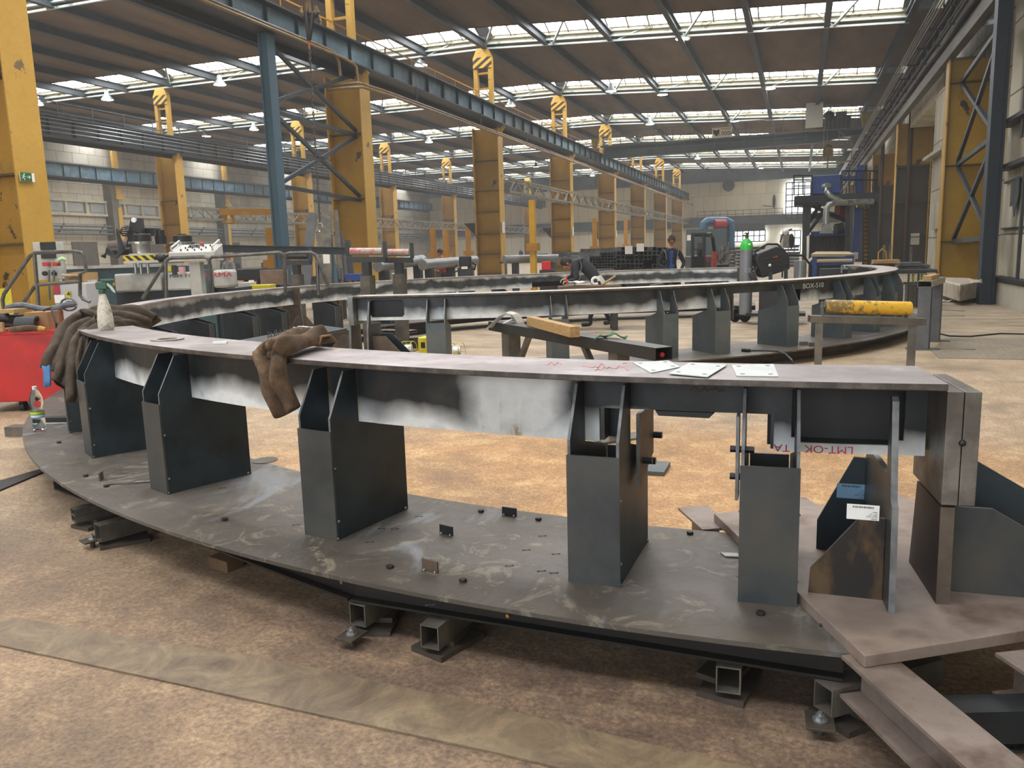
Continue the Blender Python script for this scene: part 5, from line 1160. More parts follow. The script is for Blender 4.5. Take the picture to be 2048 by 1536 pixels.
# ---- left cabinet
t = thing('electrical_cabinet', 'low grey electrical cabinet with warning stickers beside the yellow column', 'cabinet', pfloor(140, 14))
m = MB(); down(m, 106, 567, 171, 14, .6); m.build('housing', mat('cabinet_grey', '#b4b6ba', '#a8aaae', 1, .5), t, bevel=.01)
for x0,y0,x1,y1,mt,nm in ((108,569,119,589,mat('crimson','#a3283e'),'red_sticker'),(109,590,130,606,PAPER,'white_sticker'),(132,582,141,598,YBOX,'warning_sticker'),(133,598,146,614,PAPER,'switch_plate')):
    m = MB(); pbox(m, x0, y0, x1, y1, 13.98, .01); m.build(nm, mt, t)
m = MB(); m.lathe([(0,0),(.035,0),(.03,.04),(0,.04)], ath(138,605,13.97), 14, -HF); m.build('rotary_switch', BLK, t, True)
m = MB(); m.prism([ath(137,583,13.96), ath(133,590,13.96), ath(141,590,13.96)], HF*.004); m.build('warning_triangle', mat('triangle_black', '#3a3410'), t)
m = MB(); m.tube([ath(150,545,14.4), ath(152,555,14.4)], .16, 14); m.k = 1; pcyl(m, 160, 195, 560, 610, 14.6); tag(m.build('drum', [WOOD, WHT], smooth=True), 'pale drum standing right of the electrical cabinet', 'drum')
m = MB(); q = random.Random(9); m.sheet([[ath(122+x*8, 552+q.uniform(-2,2)-abs(y)*2, 14.3+y*.2) for y in range(-1,2)] for x in range(6)]); tag(m.build('crumpled_sack', mat('sack', '#8d8272', '#a79c8a', 5, .9), smooth=True, solid=.03), 'crumpled grey-brown sacking lying on the pallet behind the cabinet', 'sack')
m = MB(); pbox(m, 130, 546, 168, 570, 14.35, .5); tag(m.build('carton', WOOD), 'brown carton under the crumpled sacking', 'box')
m = MB(); q = random.Random(6); m.sheet([[ath(113+x*6, 516+abs(x-2)*4+q.uniform(-2,2), 15.2+y*.15) for y in range(3)] for x in range(4)]); tag(m.build('green_bag', mat('pale_green', '#9fc48a', '#b8d8a8', 5, .6), smooth=True, solid=.05), 'pale green bag hanging behind the socket box', 'bag')
# ---- red workbench
REDC = mat('red_cabinet', '#c2211c', '#b01c18', 1.2, .4, c3='#cf2a22')
t = thing('red_cabinet', 'bright red tool cabinet on castors at the left edge behind the ring', 'cabinet', pfloor(40, 8.6))
m = MB(); a = ath(-60, 672, 8.8); b = ath(113, 672, 8.8); zb_ = .12
m.prism([V(a.x,a.y,zb_), V(b.x,b.y,zb_), V(b.x,b.y,a.z), V(a.x,a.y,a.z)], HF*.75); m.build('housing', REDC, t, bevel=.01)
m = MB(); m.prism([V(a.x,a.y,a.z), V(b.x,b.y,a.z), V(b.x,b.y,a.z+.03), V(a.x,a.y,a.z+.03)], HF*.75); m.build('top_tray', REDC, t)
for f_ in (.45, .92):
    p = a.lerp(b, f_); m = MB(); m.lathe([(0,-.025),(.05,-.025),(.05,.025),(0,.025)], (p.x+HF.x*.1, p.y+HF.y*.1, .05), 14, RGT); m.box(p.x-.03+HF.x*.1, p.x+.03+HF.x*.1, p.y-.03+HF.y*.1, p.y+.03+HF.y*.1, .06, .12); m.build('castor', BLK, t)
ztop = a.z+.03
def ontop(px, dd, dz=0): p = ath(px, 660, 8.8+dd); p.z = ztop+dz; return p
p = ontop(92, .3); m = MB(); m.obox(p+V(0,0,.1), RGT*.13, HF*.16, (0,0,.1)); tag(m.build('cardboard_box', mat('cardboard', '#a07c55', '#8d6c48', 3, .85)), 'open brown cardboard box on the red cabinet', 'box')
p = ontop(50, .25); t = thing('tool_pile', 'pile of dark gloves, hoses and grinders heaped on the red cabinet', 'tools', p)
m = MB(); q = random.Random(12)
for i in range(9):
    o = p+RGT*q.uniform(-.4,.12)+HF*q.uniform(-.12,.3)+V(0,0,.05+.04*(i%3)); m.tube([o, o+V(q.uniform(-.1,.1),q.uniform(-.1,.1),.03), o+RGT*q.uniform(.1,.25)+V(0,0,q.uniform(-.02,.05))], [.035,.05,.025], 9)
m.build('dark_tools', BLK, t, True)
m = MB(); m.lathe([(.05,0),(.08,0),(.08,.22),(.05,.22),(.05,0)], p+RGT*.02+HF*-.15+V(0,0,.08), 16, RGT); m.build('hose_roll', DKG, t, True)
m = MB(); m.obox(p+RGT*-.17+HF*-.25+V(0,0,.06), RGT*.09, HF*.02, (0,0,.05)); m.obox(p+RGT*-.12+V(0,0,.22), RGT*.1, HF*.12, (0,0,.02)); m.build('cardboard_scraps', WOOD, t)
m = MB(); pts = [p+RGT*(-.3+.1*k)+HF*.2+V(0,0,.24+.03*math.sin(k)) for k in range(9)]; m.tube(pts, .035, 8); m.tube([pts[-2]+V(.12*math.cos(x*.5),.02,.07*math.sin(x*.5)) for x in range(13)], .012, 6); m.build('helmet_straps', mat('grey_strap', '#4b5058', '#6b7078', 9, .6), t, True)
m = MB(); m.tube([ontop(20,-.05,.03), ontop(55,-.08,.05), ontop(82,-.1,.035)], .03, 8); m.k = 1; m.tube([ontop(80,-.1,.035), ontop(92,-.12,.03)], [.035,.02], 8); m.build('work_gloves', [ROLL, YEL], t, True)
m = MB(); m.tube([ontop(92,.1,.22), ontop(108,-.1,.26), ontop(114,-.2,.1), V(b.x,b.y,.5)-HF*.04+RGT*.03, V(b.x,b.y,.0)-HF*.1+RGT*.06], .012, 6); tag(m.build('extension_cord', BLK, smooth=True), 'black cord hanging over the right edge of the red cabinet', 'cord')
m = MB(); m.tube([at(-20,800,.012), at(40,788,.012), at(95,778,.012)], .014, 6); tag(m.build('floor_hose', BLK, smooth=True), 'black hose lying on the floor at the left, in front of the red cabinet', 'hose')
m = MB(); m.prism([at(-5,965,.001), at(100,935,.001), at(90,945,.001), at(-5,985,.001)], (0,0,.012)); tag(m.build('flat_bar', BLK), 'thin dark flat bar on the floor at the left edge running under the base plate', 'bar')
# ---- long beam on roller stands
t = thing('steel_beam', 'long dark steel beam lying level across the stands behind the far ring', 'beam', ath(560, 500, 17))
m = MB(); m.ibeam(ath(395,496,16.6), ath(745,503,16.6), .15, .16, .01, .014); m.build('beam', DKG, t)
PINKR = N('red_ended_roller'); _x = PINKR.noise(6,5,.6); PINKR = PINKR.set(PINKR.ramp(_x, [(.35,'#b9383c'),(.5,'#a79c94'),(.7,'#8d8780')]), .4)
for x0, x1, yr, d, lab in ((700,764,503,13.2,'left one of two grey roller stands with red-ended rollers behind the second ring'),(775,818,505,13.8,'right one of two grey roller stands with red-ended rollers, lower and further back'),(568,615,512,16,'small dark roller stand under the long beam near the railing')):
    t = thing('roller_stand', lab, 'roller stand', pfloor((x0+x1)/2, d), 'grey roller stands')
    a = ath(x0, yr, d); b = ath(x1, yr, d); m = MB(); m.cyl(a, b, .06, n=18); m.build('roller', PINKR if x0 > 600 else DKG, t, True)
    m = MB(); m.rhs(a-RGT*.06-V(0,0,.13), b+RGT*.06-V(0,0,.13), .1, .09, .006); m.obox(b+RGT*.05+V(0,0,.03), RGT*.03, HF*.05, (0,0,.13)); m.obox(a-RGT*.05+V(0,0,.03), RGT*.02, HF*.05, (0,0,.1)); m.build('cross_tube', DKG, t)
    c = (a+b)/2; m = MB(); m.box(c.x-.06, c.x+.06, c.y-.06, c.y+.06, .9, c.z-.17); m.build('inner_post', DKG, t); m = MB(); m.box(c.x-.09, c.x+.09, c.y-.09, c.y+.09, 0, 1.3); m.build('outer_post', TUBE, t)
    m = MB(); m.box(c.x-.35, c.x+.35, c.y-.3, c.y+.3, 0, .02); m.build('foot_plate', TUBE, t)
# ---- chain hanging from the near crane, hook and sling
t = thing('hoist_chain', 'grey lifting chain hanging on an orange sling from a double crane hook', 'chain', atd(638, 447, 19.5))
m = MB(); a = ath(619, 98, 19); b = ath(640, 448, 19); n_ = 70
for i in range(n_):
    c = a.lerp(b, i/n_); s_ = (b-a)/n_*.85; u = RGT if i % 2 else HF; m.tube([c+u*.022*math.cos(x*math.pi/4)+s_*(.5+.75*math.sin(x*math.pi/4)) for x in range(8)], .011, 5, closed=True)
m.build('chain', mat('chain_steel', '#3f3d3a', '#5c5954', 9, .45, .6), t, True)
m = MB(); m.tube([ath(619,98,19), ath(617,70,19), ath(618,45,19)], [.02,.03,.05], 6); m.build('sling', mat('orange_sling', '#b4502e', '#6f3a28', 9, .8), t, True)
m = MB()
for s_ in (-1, 1): m.tube([ath(618+s_*2,2,19), ath(618+s_*4,28,19), ath(618+s_*10,30,19), ath(618+s_*16,24,19), ath(618+s_*13,12,19)], [.08,.08,.09,.07,.03], 8)
m.tube([ath(617,-60,19), ath(618,5,19)], .09, 10); m.build('double_hook', mat('hook_steel', '#5b4a30', '#3c3226', 5, .5, .5), t, True)
m = MB(); m.tube([ath(612,25,18.9), ath(616,60,18.9), ath(618,80,19)], .05, 6); m.tube([ath(625,25,18.9), ath(621,60,18.9), ath(618,80,19)], .05, 6); m.tube([ath(631,10,19), ath(634,22,19), ath(640,45,19)], .03, 6); m.build('black_sling', BLK, t, True)
m = MB(); m.tube([ath(640,448,19)+RGT*.06*math.cos(x*.5)+V(0,0,-.08+.1*math.sin(x*.5)) for x in range(10)], .016, 6); m.build('end_hook', STEEL, t, True)
# plates and profiles leaning by column 2
for i, (x0, x1, y0, x2, x3, y1, mt) in enumerate(((615,632,425,600,620,590,GREYM),(640,662,425,632,664,585,TUBE),(648,658,440,665,680,590,BLUE_B),(668,675,420,676,690,590,TUBE),(676,684,460,680,700,590,GREYM),(690,700,480,700,712,590,DKG))):
    d = 20.5+i*.15; m = MB(); m.prism([ath(x2,y1,d), ath(x3,y1,d), ath(x1,y0,d+.5), ath(x0,y0,d+.5)], HF*.05); tag(m.build('leaning_profile', mt), 'long steel piece leaning upright in front of the second yellow column, %s from left' % ORD[i].replace('nearest','first'), 'steel plate', 'steel pieces leaning by the column')
m = MB(); p0 = ath(653,517,20); m.obox(p0, RGT*.08, HF*.02, (0,0,.12)); tag(m.build('number_plate', PAPER), 'small white tag hanging among the leaning steel pieces', 'tag')
# ---- pallets, bins, low stock behind the far arc
def stack(px0, px1, y0, d, th, mt, name, label, cat, group=None, floor=False):
    m = MB(); (down(m, px0, y0, px1, d, th) if floor else None)
    return tag(m.build(name, mt), label, cat, group)
for x0,x1,y0,y1,d,mt,nm,lab,cat in ((450,566,538,560,24,BLK,'steel_trough','black steel trough behind the railing','trough'),(520,567,540,570,22,mat('rust_box','#6a5648','#8a7462',3,.6),'steel_box','rusty steel box behind the railing','box'),(648,682,535,560,21,GREYM,'steel_crate','grey wooden crate behind the right railing','crate'),(690,726,548,562,21,mat('blue_bin','#24418a',None),'plastic_bin','flat blue plastic bin behind the roller stands','bin'),(455,475,563,582,19,WOOD,'carton','small pale carton stack on the pallet','box'),(476,500,565,582,19,WHT,'paint_tin','pale paint tins on the pallet','tins'),(500,540,570,582,19,YBOX,'flat_package','flat yellowish package on the pallet','package')):
    m = MB(); pbox(m, x0, y0, x1, y1, d, .5); m2 = MB()
    t = thing(nm, lab, cat, pfloor((x0+x1)/2, d)); m.build('body', mt, t, bevel=.01)
    m = MB(); zz = ath((x0+x1)/2, y1, d).z
    p = pfloor((x0+x1)/2, d)
    for dx in (-.35, 0, .35): m.obox((p.x+RGT.x*dx*1.2+HF.x*.25, p.y+RGT.y*dx*1.2+HF.y*.25, zz/2), RGT*.05, HF*.25, (0,0,zz/2))
    m.build('support_blocks', WOODD, t)
t = thing('pallet', 'light wooden pallet behind the right railing', 'pallet', pfloor(590, 18.5)); m = MB()
for k in range(6): a = ath(560, 577, 18.5+k*.2); b = ath(745, 563, 18.5+k*.2); m.bar(a, b, .12, .03)
m.build('deck_boards', WOOD, t); m = MB()
for x in (565, 650, 735): p = ath(x, 576-(x-560)*.07, 18.6); m.obox((p.x,p.y,p.z/2-.02), RGT*.06, HF*.5, (0,0,p.z/2-.02))
m.build('bearers', WOODD, t)
# yellow jib posts, workbenches and grey pipes across the middle distance
JIB = [(780,487,520,36,18),(795,430,520,44,14),(868,455,522,48,9),(893,460,522,50,9),(938,455,522,55,8),(1067,400,545,33,11),(1190,437,530,47,8),(1252,440,520,62,6),(545,455,545,33,13),(572,455,545,35,13)]
JIB = [j for j in JIB if j[0] not in (780,795)]
for i, (x, y0, y1, d, w) in enumerate(JIB):
    p = pfloor(x, d); zt = ath(x, y0, d).z; ww = w*d/1600
    t = thing('jib_post', ('bright yellow jib crane post standing before the fourth column' if x == 1067 else 'slim yellow jib post seen at %s' % ['left of the person in red','right of the person in red','left of the third yellow column','','right of the fourth column, beyond the bent worker','left of the standing man','left under the frame beside the blue lattice post','right under the frame beside the blue lattice post'][i]), 'post', p, 'yellow jib posts')
    m = MB(); m.box(p.x-ww/2, p.x+ww/2, p.y-ww/2, p.y+ww/2, 0, zt); m.build('post', YEL if x != 1067 else mat('jib_yellow', '#d6a51c', '#c4921a', 1, .5), t)
    m = MB(); m.box(p.x-ww, p.x+ww, p.y-ww, p.y+ww, zt*.45, zt*.45+.3); m.box(p.x-ww, p.x+ww, p.y-ww, p.y+ww, 0, .05); m.build('collar', YEL, t)
t = thing('lifting_frame', 'ochre lifting frame bridging two slim posts at left, far down the hall', 'frame', pfloor(558, 34)); m = MB(); m.bar(ath(440,424,34), ath(572,424,34), .2, .25); m.build('cross_beam', YEL, t); m = MB(); m.tube([ath(452,424,34), ath(448,445,34), ath(470,446,34), ath(462,424,34)], .08, 6); m.build('hanging_triangle', YEL, t)
PIPEG = mat('grey_pipe', '#7d7f7f', '#949696', 2, .4, .4)
for x0, y0, x1, y1, d0, d1, lab in ((755,533,845,520,24,27,'long grey pipe on stands, left of the third yellow column'),(1008,519,1185,515,33,35,'long grey pipe on stands, between third and fourth yellow columns'),(845,530,950,521,25,28,'grey pipe on stands behind the person in red')):
    t = thing('steel_pipe', lab, 'pipe', pfloor(x0, d0), 'grey pipes on stands'); m = MB(); a = ath(x0,y0,d0); b = ath(x1,y1,d1); m.cyl(a, b, .17, n=16); m.build('pipe', PIPEG, t, True)
    for f_ in (.12, .5, .88): p = a.lerp(b, f_); m = MB(); m.box(p.x-.12, p.x+.12, p.y-.12, p.y+.12, 0, p.z-.17); m.build('stand', DKG, t)
for i, (x, w, d, h, lab) in enumerate(((655,34,26,1.0,'dark workbench behind the roller stands'),(745,40,40,1.1,'dark workbench left of the far ochre column'),(1060,60,40,1.15,'dark workbench behind the yellow jib post'),(1100,46,50,1.2,'dark workbench right of the yellow jib post'),(425,50,34,1.2,'workbench behind the console, far left'),(520,60,37,1.2,'cluttered workbench behind the long beam'))):
    p = pfloor(x, d); ww = w*d/1600; t = thing('workbench', lab, 'workbench', p); m = MB(); m.obox(p+V(0,0,h), RGT*ww, HF*.5, (0,0,.05)); m.build('bench_top', DKG, t)
    m = MB(); q = random.Random(i)
    for s_ in (-.8, .8):
        m2 = MB(); m2.obox(p+RGT*ww*s_+V(0,0,h/2-.03), RGT*.06, HF*.4, (0,0,h/2-.03)); m2.build('leg', GREYM, t)
    for k in range(5): m.obox(p+RGT*ww*q.uniform(-.8,.8)+V(0,0,h+.05+.12), RGT*q.uniform(.08,.25), HF*.1, (0,0,.12))
    m.build('tools_on_bench', GREYM, t)
t = thing('welding_machine', 'black welding machine standing behind the far arc left of the third column', 'welder', pfloor(930, 23)); m = MB(); pbox(m, 918, 512, 942, 535, 23, .5); m.build('housing', BLK, t, bevel=.04); m = MB(); down(m, 915, 535, 945, 23, .6); m.build('cart', DKG, t); m = MB(); m.tube([ath(915,530,22.9), ath(905,535,22.9), ath(908,545,22.9), ath(918,540,22.9)], .03, 6); m.tube([ath(944,525,22.9), ath(951,530,22.9), ath(949,540,22.9), ath(943,536,22.9)], .03, 6); m.build('cables', BLK, t, True); m = MB(); pbox(m, 923, 533, 935, 538, 22.95, .02); m.build('name_plate', PAPER, t)
t = thing('red_container', 'bright red plastic container behind the far arc left of the bent worker', 'container', pfloor(1092, 22)); m = MB(); pbox(m, 1084, 523, 1102, 540, 22, .25); m.build('body', mat('bright_red', '#d0242a', None), t, bevel=.02); m = MB(); down(m, 1080, 540, 1108, 22, .5); m.build('stand', DKG, t)
m = MB(); p = pfloor(1045, 34); pcyl(m, 1038, 1046, 500, 517, 34, prof=[(0,0),(1,0),(1,.8),(.5,.93),(.3,1),(0,1)]); tag(m.build('gas_cylinder', GREYM, smooth=True), 'small grey gas cylinder on the distant bench right of the third column', 'gas cylinder')
# ---- steel stock racks left of the standing man
STK = mat('stock_steel', '#3d4144', '#54585a', 3, .45, .4, c3='#6a6d6e')
t0 = None
spots = []
q = random.Random(21)
for bx, nx, ny, s_, d, y0 in ((1182,9,6,6,25.5,536),(1237,10,5,9,26.5,532),(1290,6,4,10,28,528)):
    for j in range(ny):
        for i in range(nx - (j > 3)):
            if bx == 1237 and q.random() < .25: continue
            spots.append((bx+i*s_+q.uniform(-.5,.5), y0-j*s_*.95, s_, d+q.uniform(-.1,.1)))
protos = {}
for i, (x, y, s_, d) in enumerate(spots):
    p = ath(x, y, d); w = s_*d/1600*.9
    if s_ not in protos:
        m = MB(); m.rhs(p, p+HF*3.2, w, w, w*.12); o = m.build('stock_tube', STK, origin=p); protos[s_] = o
    else: o = protos[s_].copy(); C.objects.link(o); o.location = p
    tag(o, {6:'small black square tube in the dense bundle right of the bent worker',9:'open square steel tube in the mixed stack at the centre of the stock',10:'wide square steel tube in the stack beside the standing man'}[s_], 'steel tube', {6:'dense bundle of black tubes',9:'mixed stack of square tubes',10:'wide tubes in the stock'}[s_])
t = thing('stock_rack', 'low steel rack carrying the tube bundles left of the standing man', 'rack', pfloor(1240, 27)); m = MB()
for x0, x1, yb, d in ((1178,1232,540,25.6),(1232,1330,537,26.6),(1286,1352,533,28.1)): down(m, x0, yb, x1, d, 3)
m.build('base', DKG, t)
for x in (1176, 1222, 1278, 1350): m = MB(); down(m, x, 498, x+3, 27, .2); m.build('upright', TUBE, t)
for x0,y0,x1,y1,d,lab in ((1118,504,1200,514,24,'dark beam on the stock behind the bent worker'),(1162,497,1226,507,27,'grey hollow section lying on top of the dark bundle'),(1160,508,1226,514,26.5,'grey hollow section lying under the upper one behind the bent worker')):
    m = MB(); pbox(m, x0, y0, x1, y1, d, .3); tag(m.build('stock_beam', STK), lab, 'beam')
for x, y, lab in ((1258,500,'white paper sheet fixed upright on the tube stack, left one'),(1281,495,'white paper sheet fixed upright on the tube stack, right one')):
    m = MB(); pbox(m, x-8, y-8, x+7, y+8, 25.9, .01); tag(m.build('paper_sheet', PAPER), lab, 'paper')
m = MB(); pbox(m, 1190, 537, 1228, 540, 25.4, .5); tag(m.build('stock_board', EDGE), 'pale flat sheet lying on the stock in front of the tubes', 'sheet')
# ---- gas cylinder and welder on the cart behind ring 2
t = thing('gas_cylinder', 'tall grey gas cylinder with bright green shoulder behind the second ring', 'gas cylinder', (ath(1493,630,16.6).x, ath(1493,630,16.6).y, .2))
a = ath(1493, 500, 16.6); r_ = .128; zt = ath(1493, 467, 16.6).z; q0 = V(a.x, a.y, .2); hh = zt-.2
m = MB(); m.lathe([(0,0),(r_,0),(r_,hh-.34),(r_,hh-.28)], q0, 26); m.build('body', mat('cylinder_grey', '#74767a', '#80828a', 2, .45, .2), t, True)
m = MB(); m.lathe([(r_+.001,hh-.33),(r_,hh-.26),(r_*.85,hh-.18),(r_*.5,hh-.12),(r_*.3,hh-.1)], q0, 26); m.build('shoulder', mat('bright_green', '#27b23c', '#2bbd44', 2, .4), t, True)
m = MB(); m.lathe([(.035,hh-.11),(.035,hh-.06),(.02,hh-.05),(.02,hh-.01),(.05,hh-.01),(.05,hh+.02),(0,hh+.02)], q0, 14); m.cyl(q0+V(0,0,hh-.04), q0+V(0,0,hh-.04)-RGT*.07, .018); m.build('valve', mat('brass', '#6a5a3a', '#4a4438', 9, .4, .6), t, True)
text('cylinder_text', 'CE', .12, q0+V(0,0,hh-.75)-HF*(r_+.004), RGT, (0,0,1), mat('pale_print', '#a9abae'), t)
m = MB(); m.sphere(q0+V(0,0,hh-.22)-HF*r_*.93+RGT*.02, .03, .01, .022, 10, 6); m.build('sticker', PAPER, t)
t = thing('welding_cart', 'wheeled welding cart with tilted black wire-feeder case behind the second ring', 'welding cart', (ath(1530,640,16.4).x, ath(1530,640,16.4).y, 0))
WC = mat('welder_black', '#1d1e20', '#26282a', 4, .5)
cx_ = ath(1548, 523, 16.3); tl = .25; ux = RGT*math.cos(tl)+V(0,0,math.sin(tl)); uz = ux.cross(HF)*1.0; uz = V(0,0,1)*math.cos(tl)-RGT*math.sin(tl)
def wp(u, v): return cx_+ux*u+uz*v
m = MB(); out = [wp(-.3,-.26), wp(.28,-.24), wp(.33,.02), wp(.26,.2), wp(.12,.28), wp(-.28,.24), wp(-.34,.14)]; m.prism(out, HF*.35); m.build('feeder_case', WC, t, bevel=.025)
m = MB(); m.tube([wp(-.3,.2)+HF*.17, wp(-.26,.3)+HF*.17, wp(.0,.36)+HF*.17, wp(.2,.3)+HF*.17, wp(.26,.2)+HF*.17], .022, 8); m.build('handle', BLK, t, True)
m = MB()
for u, v, w, h in ((.0,.1,.24,.012),(-.05,.02,.2,.012),(-.12,-.08,.05,.01),(-.12,-.14,.05,.01),(-.12,-.2,.05,.01),(.15,-.1,.1,.01)): m.obox(wp(u,v)-HF*.006, ux*w, HF*.006, uz*h)
m.build('ribs', DKG, t)
m = MB(); m.sphere(wp(-.1,-.05)-HF*.01, .03); m.k = 1; m.obox(wp(.05,.08)-HF*.012, ux*.05, HF*.004, uz*.012); m.build('badge', [PAPER, mat('red_badge', '#a03028')], t, True)
m = MB(); b_ = ath(1545, 560, 16.4); m.box(b_.x-.5, b_.x+.65, b_.y-.25, b_.y+.35, .18, .24); m.build('deck', BLK, t)
m = MB(); m.box(b_.x-.25, b_.x+.5, b_.y-.2, b_.y+.3, .24, .85); m.build('power_source', WC, t, bevel=.03)
for dx in (-.12, .2): m = MB(); p = wp(dx,-.2); m.bar(V(p.x,p.y,.85)-HF*.02, p, .07, .03, HF); m.build('bracket', DKG, t)
for x, y in ((1470,632),(1490,632)):
    c = at(x, 644); m = MB(); m.lathe([(.05,-.035),(.13,-.035),(.145,-.02),(.145,.02),(.13,.035),(.05,.035)], c+V(0,0,.146), 22, (HF*.9-RGT*.4)); m.k = 1; m.lathe([(0,-.03),(.055,-.03),(.055,.03),(0,.03)], c+V(0,0,.146), 14, (HF*.9-RGT*.4)); m.build('wheel', [BLK, GREYM], t, True)
m = MB(); m.bar(at(1470,645)+V(0,.1,.15), V(b_.x-.3,b_.y,.2), .06, .06); m.build('axle_bar', BLK, t)
m = MB()
for k in range(5): m.tube([wp(-.3,.0-.05*k)+HF*.1, wp(-.42-.02*k,-.1)+HF*.05*k, wp(-.44,-.28-.03*k)-HF*.1, wp(-.3,-.42)-HF*.12, wp(-.15,-.38-.02*k)-HF*.1], .014, 6)
m.tube([wp(.33,.05)+HF*.1, wp(.6,-.05), wp(.7,-.3), wp(.62,-.6), wp(.55,-.8)], .025, 6); m.build('cables', BLK, t, True)
m = MB(); pcyl(m, 1588, 1612, 521, 565, 17.4); p = ath(1600,565,17.4); tag(m.build('metal_drum', mat('silver_drum', '#8b8e90', '#a1a4a6', 2, .35, .6), smooth=True), 'silver drum standing behind the wire-feeder case', 'drum')
# ---- forklift
t = thing('forklift', 'black forklift truck with tall mast parked in the aisle beside the standing man', 'forklift', pfloor(1412, 30))
m = MB()
for x in (1383, 1406): down(m, x, 466, x+6, 30, .12)
pbox(m, 1383, 466, 1412, 470, 30.02, .1); pbox(m, 1386, 497, 1408, 500, 30.02, .08); m.build('mast', DKG, t)
m = MB(); down(m, 1386, 512, 1408, 29.9, .06); m.build('fork_carriage', BLK, t)
m = MB()
for x in (1388, 1402): p = pfloor(x, 28.9); m.obox(p+V(0,0,.12)+HF*.5, RGT*.06, HF*.55, (0,0,.03))
m.build('forks', DKG, t)
m = MB(); down(m, 1390, 512, 1430, 30.6, 1.8); m.build('chassis', mat('forklift_grey', '#4a4d50', '#3b3e40', 2, .5), t, bevel=.05)
m = MB(); m.tube([ath(1413,470,30.6), ath(1420,468,31), ath(1425,475,31.6), ath(1430,512,32)], .07, 8); m.tube([ath(1384,470,31.4), ath(1425,472,31.6)], .05, 6); m.build('overhead_guard', BLK, t, True)
m = MB(); pbox(m, 1396, 497, 1412, 512, 31.3, .3); m.build('seat', BLK, t, bevel=.05)
for x in (1388, 1428):
    p = pfloor(x, 30.7); m = MB(); m.lathe([(0,-.12),(.28,-.12),(.3,-.08),(.3,.08),(.28,.12),(0,.12)], p+V(0,0,.3), 18, RGT); m.build('wheel', BLK, t, True)
m = MB(); pcyl(m, 1410, 1418, 516, 524, 30.4); m.build('red_lamp', mat('red_lamp', '#b3302c'), t, True)
m = MB(); pbox(m, 1427, 503, 1434, 535, 27, .3); t2 = tag(m.build('red_jack', mat('jack_red', '#a5402e', '#8c3526', 2, .5)), 'orange-red pallet jack handle standing right of the forklift', 'pallet jack')
t = thing('tool_cart', 'cart crowded with silver fittings and cables right of the forklift', 'cart', pfloor(1446, 27)); m = MB(); q = random.Random(31)
for k in range(22): p = ath(1436+q.uniform(0,20), 528-q.uniform(0,28), 27+q.uniform(0,.5)); m.cyl(p, p+V(q.uniform(-.1,.1),0,q.uniform(.15,.4)), .04, n=6)
m.build('fittings', mat('silver_fittings', '#6d6f70', '#a2a4a5', 12, .35, .6), t); m = MB(); down(m, 1435, 529, 1458, 27, .6); m.build('cart_body', BLK, t)
ALIGN = True
# ---- booth, duct and stock at the far end
t = thing('spray_booth', 'dark grey-green booth far down the aisle with white notices', 'booth', pfloor(1412, 62)); m = MB(); down(m, 1372, 458, 1452, 62, 5); m.build('housing', mat('booth_green', '#46595c', '#3d4f52', 1, .6), t)
for x, y in ((1378,475),(1430,472),(1440,497)): m = MB(); pbox(m, x-4, y-5, x+4, y+6, 61.9, .05); m.build('notice', PAPER, t)
m = MB(); pbox(m, 1395, 485, 1410, 500, 61.9, .05); m.build('window', BLK, t)
t = thing('air_duct', 'blue bent air duct with red fan over the distant booth', 'duct', ath(1430, 445, 63)); m = MB(); m.tube([ath(1408,458,63), ath(1408,448,63), ath(1414,443,63), ath(1425,442,63), ath(1452,442,63), ath(1461,446,63), ath(1462,458,63), ath(1461,500,63)], .32, 12); m.build('duct', mat('duct_blue', '#4d7796', '#42698a', 1, .5), t, True); m = MB(); m.cyl(ath(1429,451,62.5), ath(1452,451,62.5), .45, n=16); m.build('fan', mat('fan_red', '#98323a', None), t, True)
for i, (x0, x1, y0, d, mt, lab) in enumerate(((1456,1472,497,50,STK,'dark steel stock pile right of the booth'),(1472,1500,503,55,GREYM,'grey machine part pile behind the gas cylinder'),(1505,1530,500,52,STK,'dark machine parts behind the wire feeder'),(1530,1570,487,70,WHT,'pale stacked panels far behind the wire feeder'),(1575,1600,487,58,GREYM,'stack of grey steel profiles before the bright end window'))):
    t = thing('stock_pile', lab, 'stock', pfloor((x0+x1)/2, d)); m = MB(); q = random.Random(i+50)
    for k in range(7): z_ = .12+k*.22; w_ = (x1-x0)*d/1600/2*q.uniform(.7,1); m.obox(pfloor((x0+x1)/2, d)+V(0,0,z_)+HF*.5, RGT*w_, HF*.5, (0,0,.09))
    m.build('stacked_profiles', mt, t)
t = thing('hanging_hood', 'pale hood with white helmet-like lamp and black bag hanging before the end window', 'hood', ath(1575,480,40)); m = MB(); m.prism([ath(1567,468,40), ath(1582,468,40), ath(1584,490,40), ath(1566,496,40)], HF*.5); m.build('hood', WHT, t); m = MB(); m.sphere(ath(1572,464,39.9), .15); m.build('lamp', PAPER, t, True); m = MB(); m.sphere(ath(1583,482,39.8), .13, .13, .38); m.build('black_bag', BLK, t, True); m = MB(); m.tube([ath(1560,485,40), ath(1565,470,40), ath(1572,462,40), ath(1584,458,40)], .04, 6); m.tube([ath(1566,494,40.2), V(ath(1566,494,40.2).x, ath(1566,494,40.2).y, 0)], .05, 6); m.build('stand', DKG, t, True)
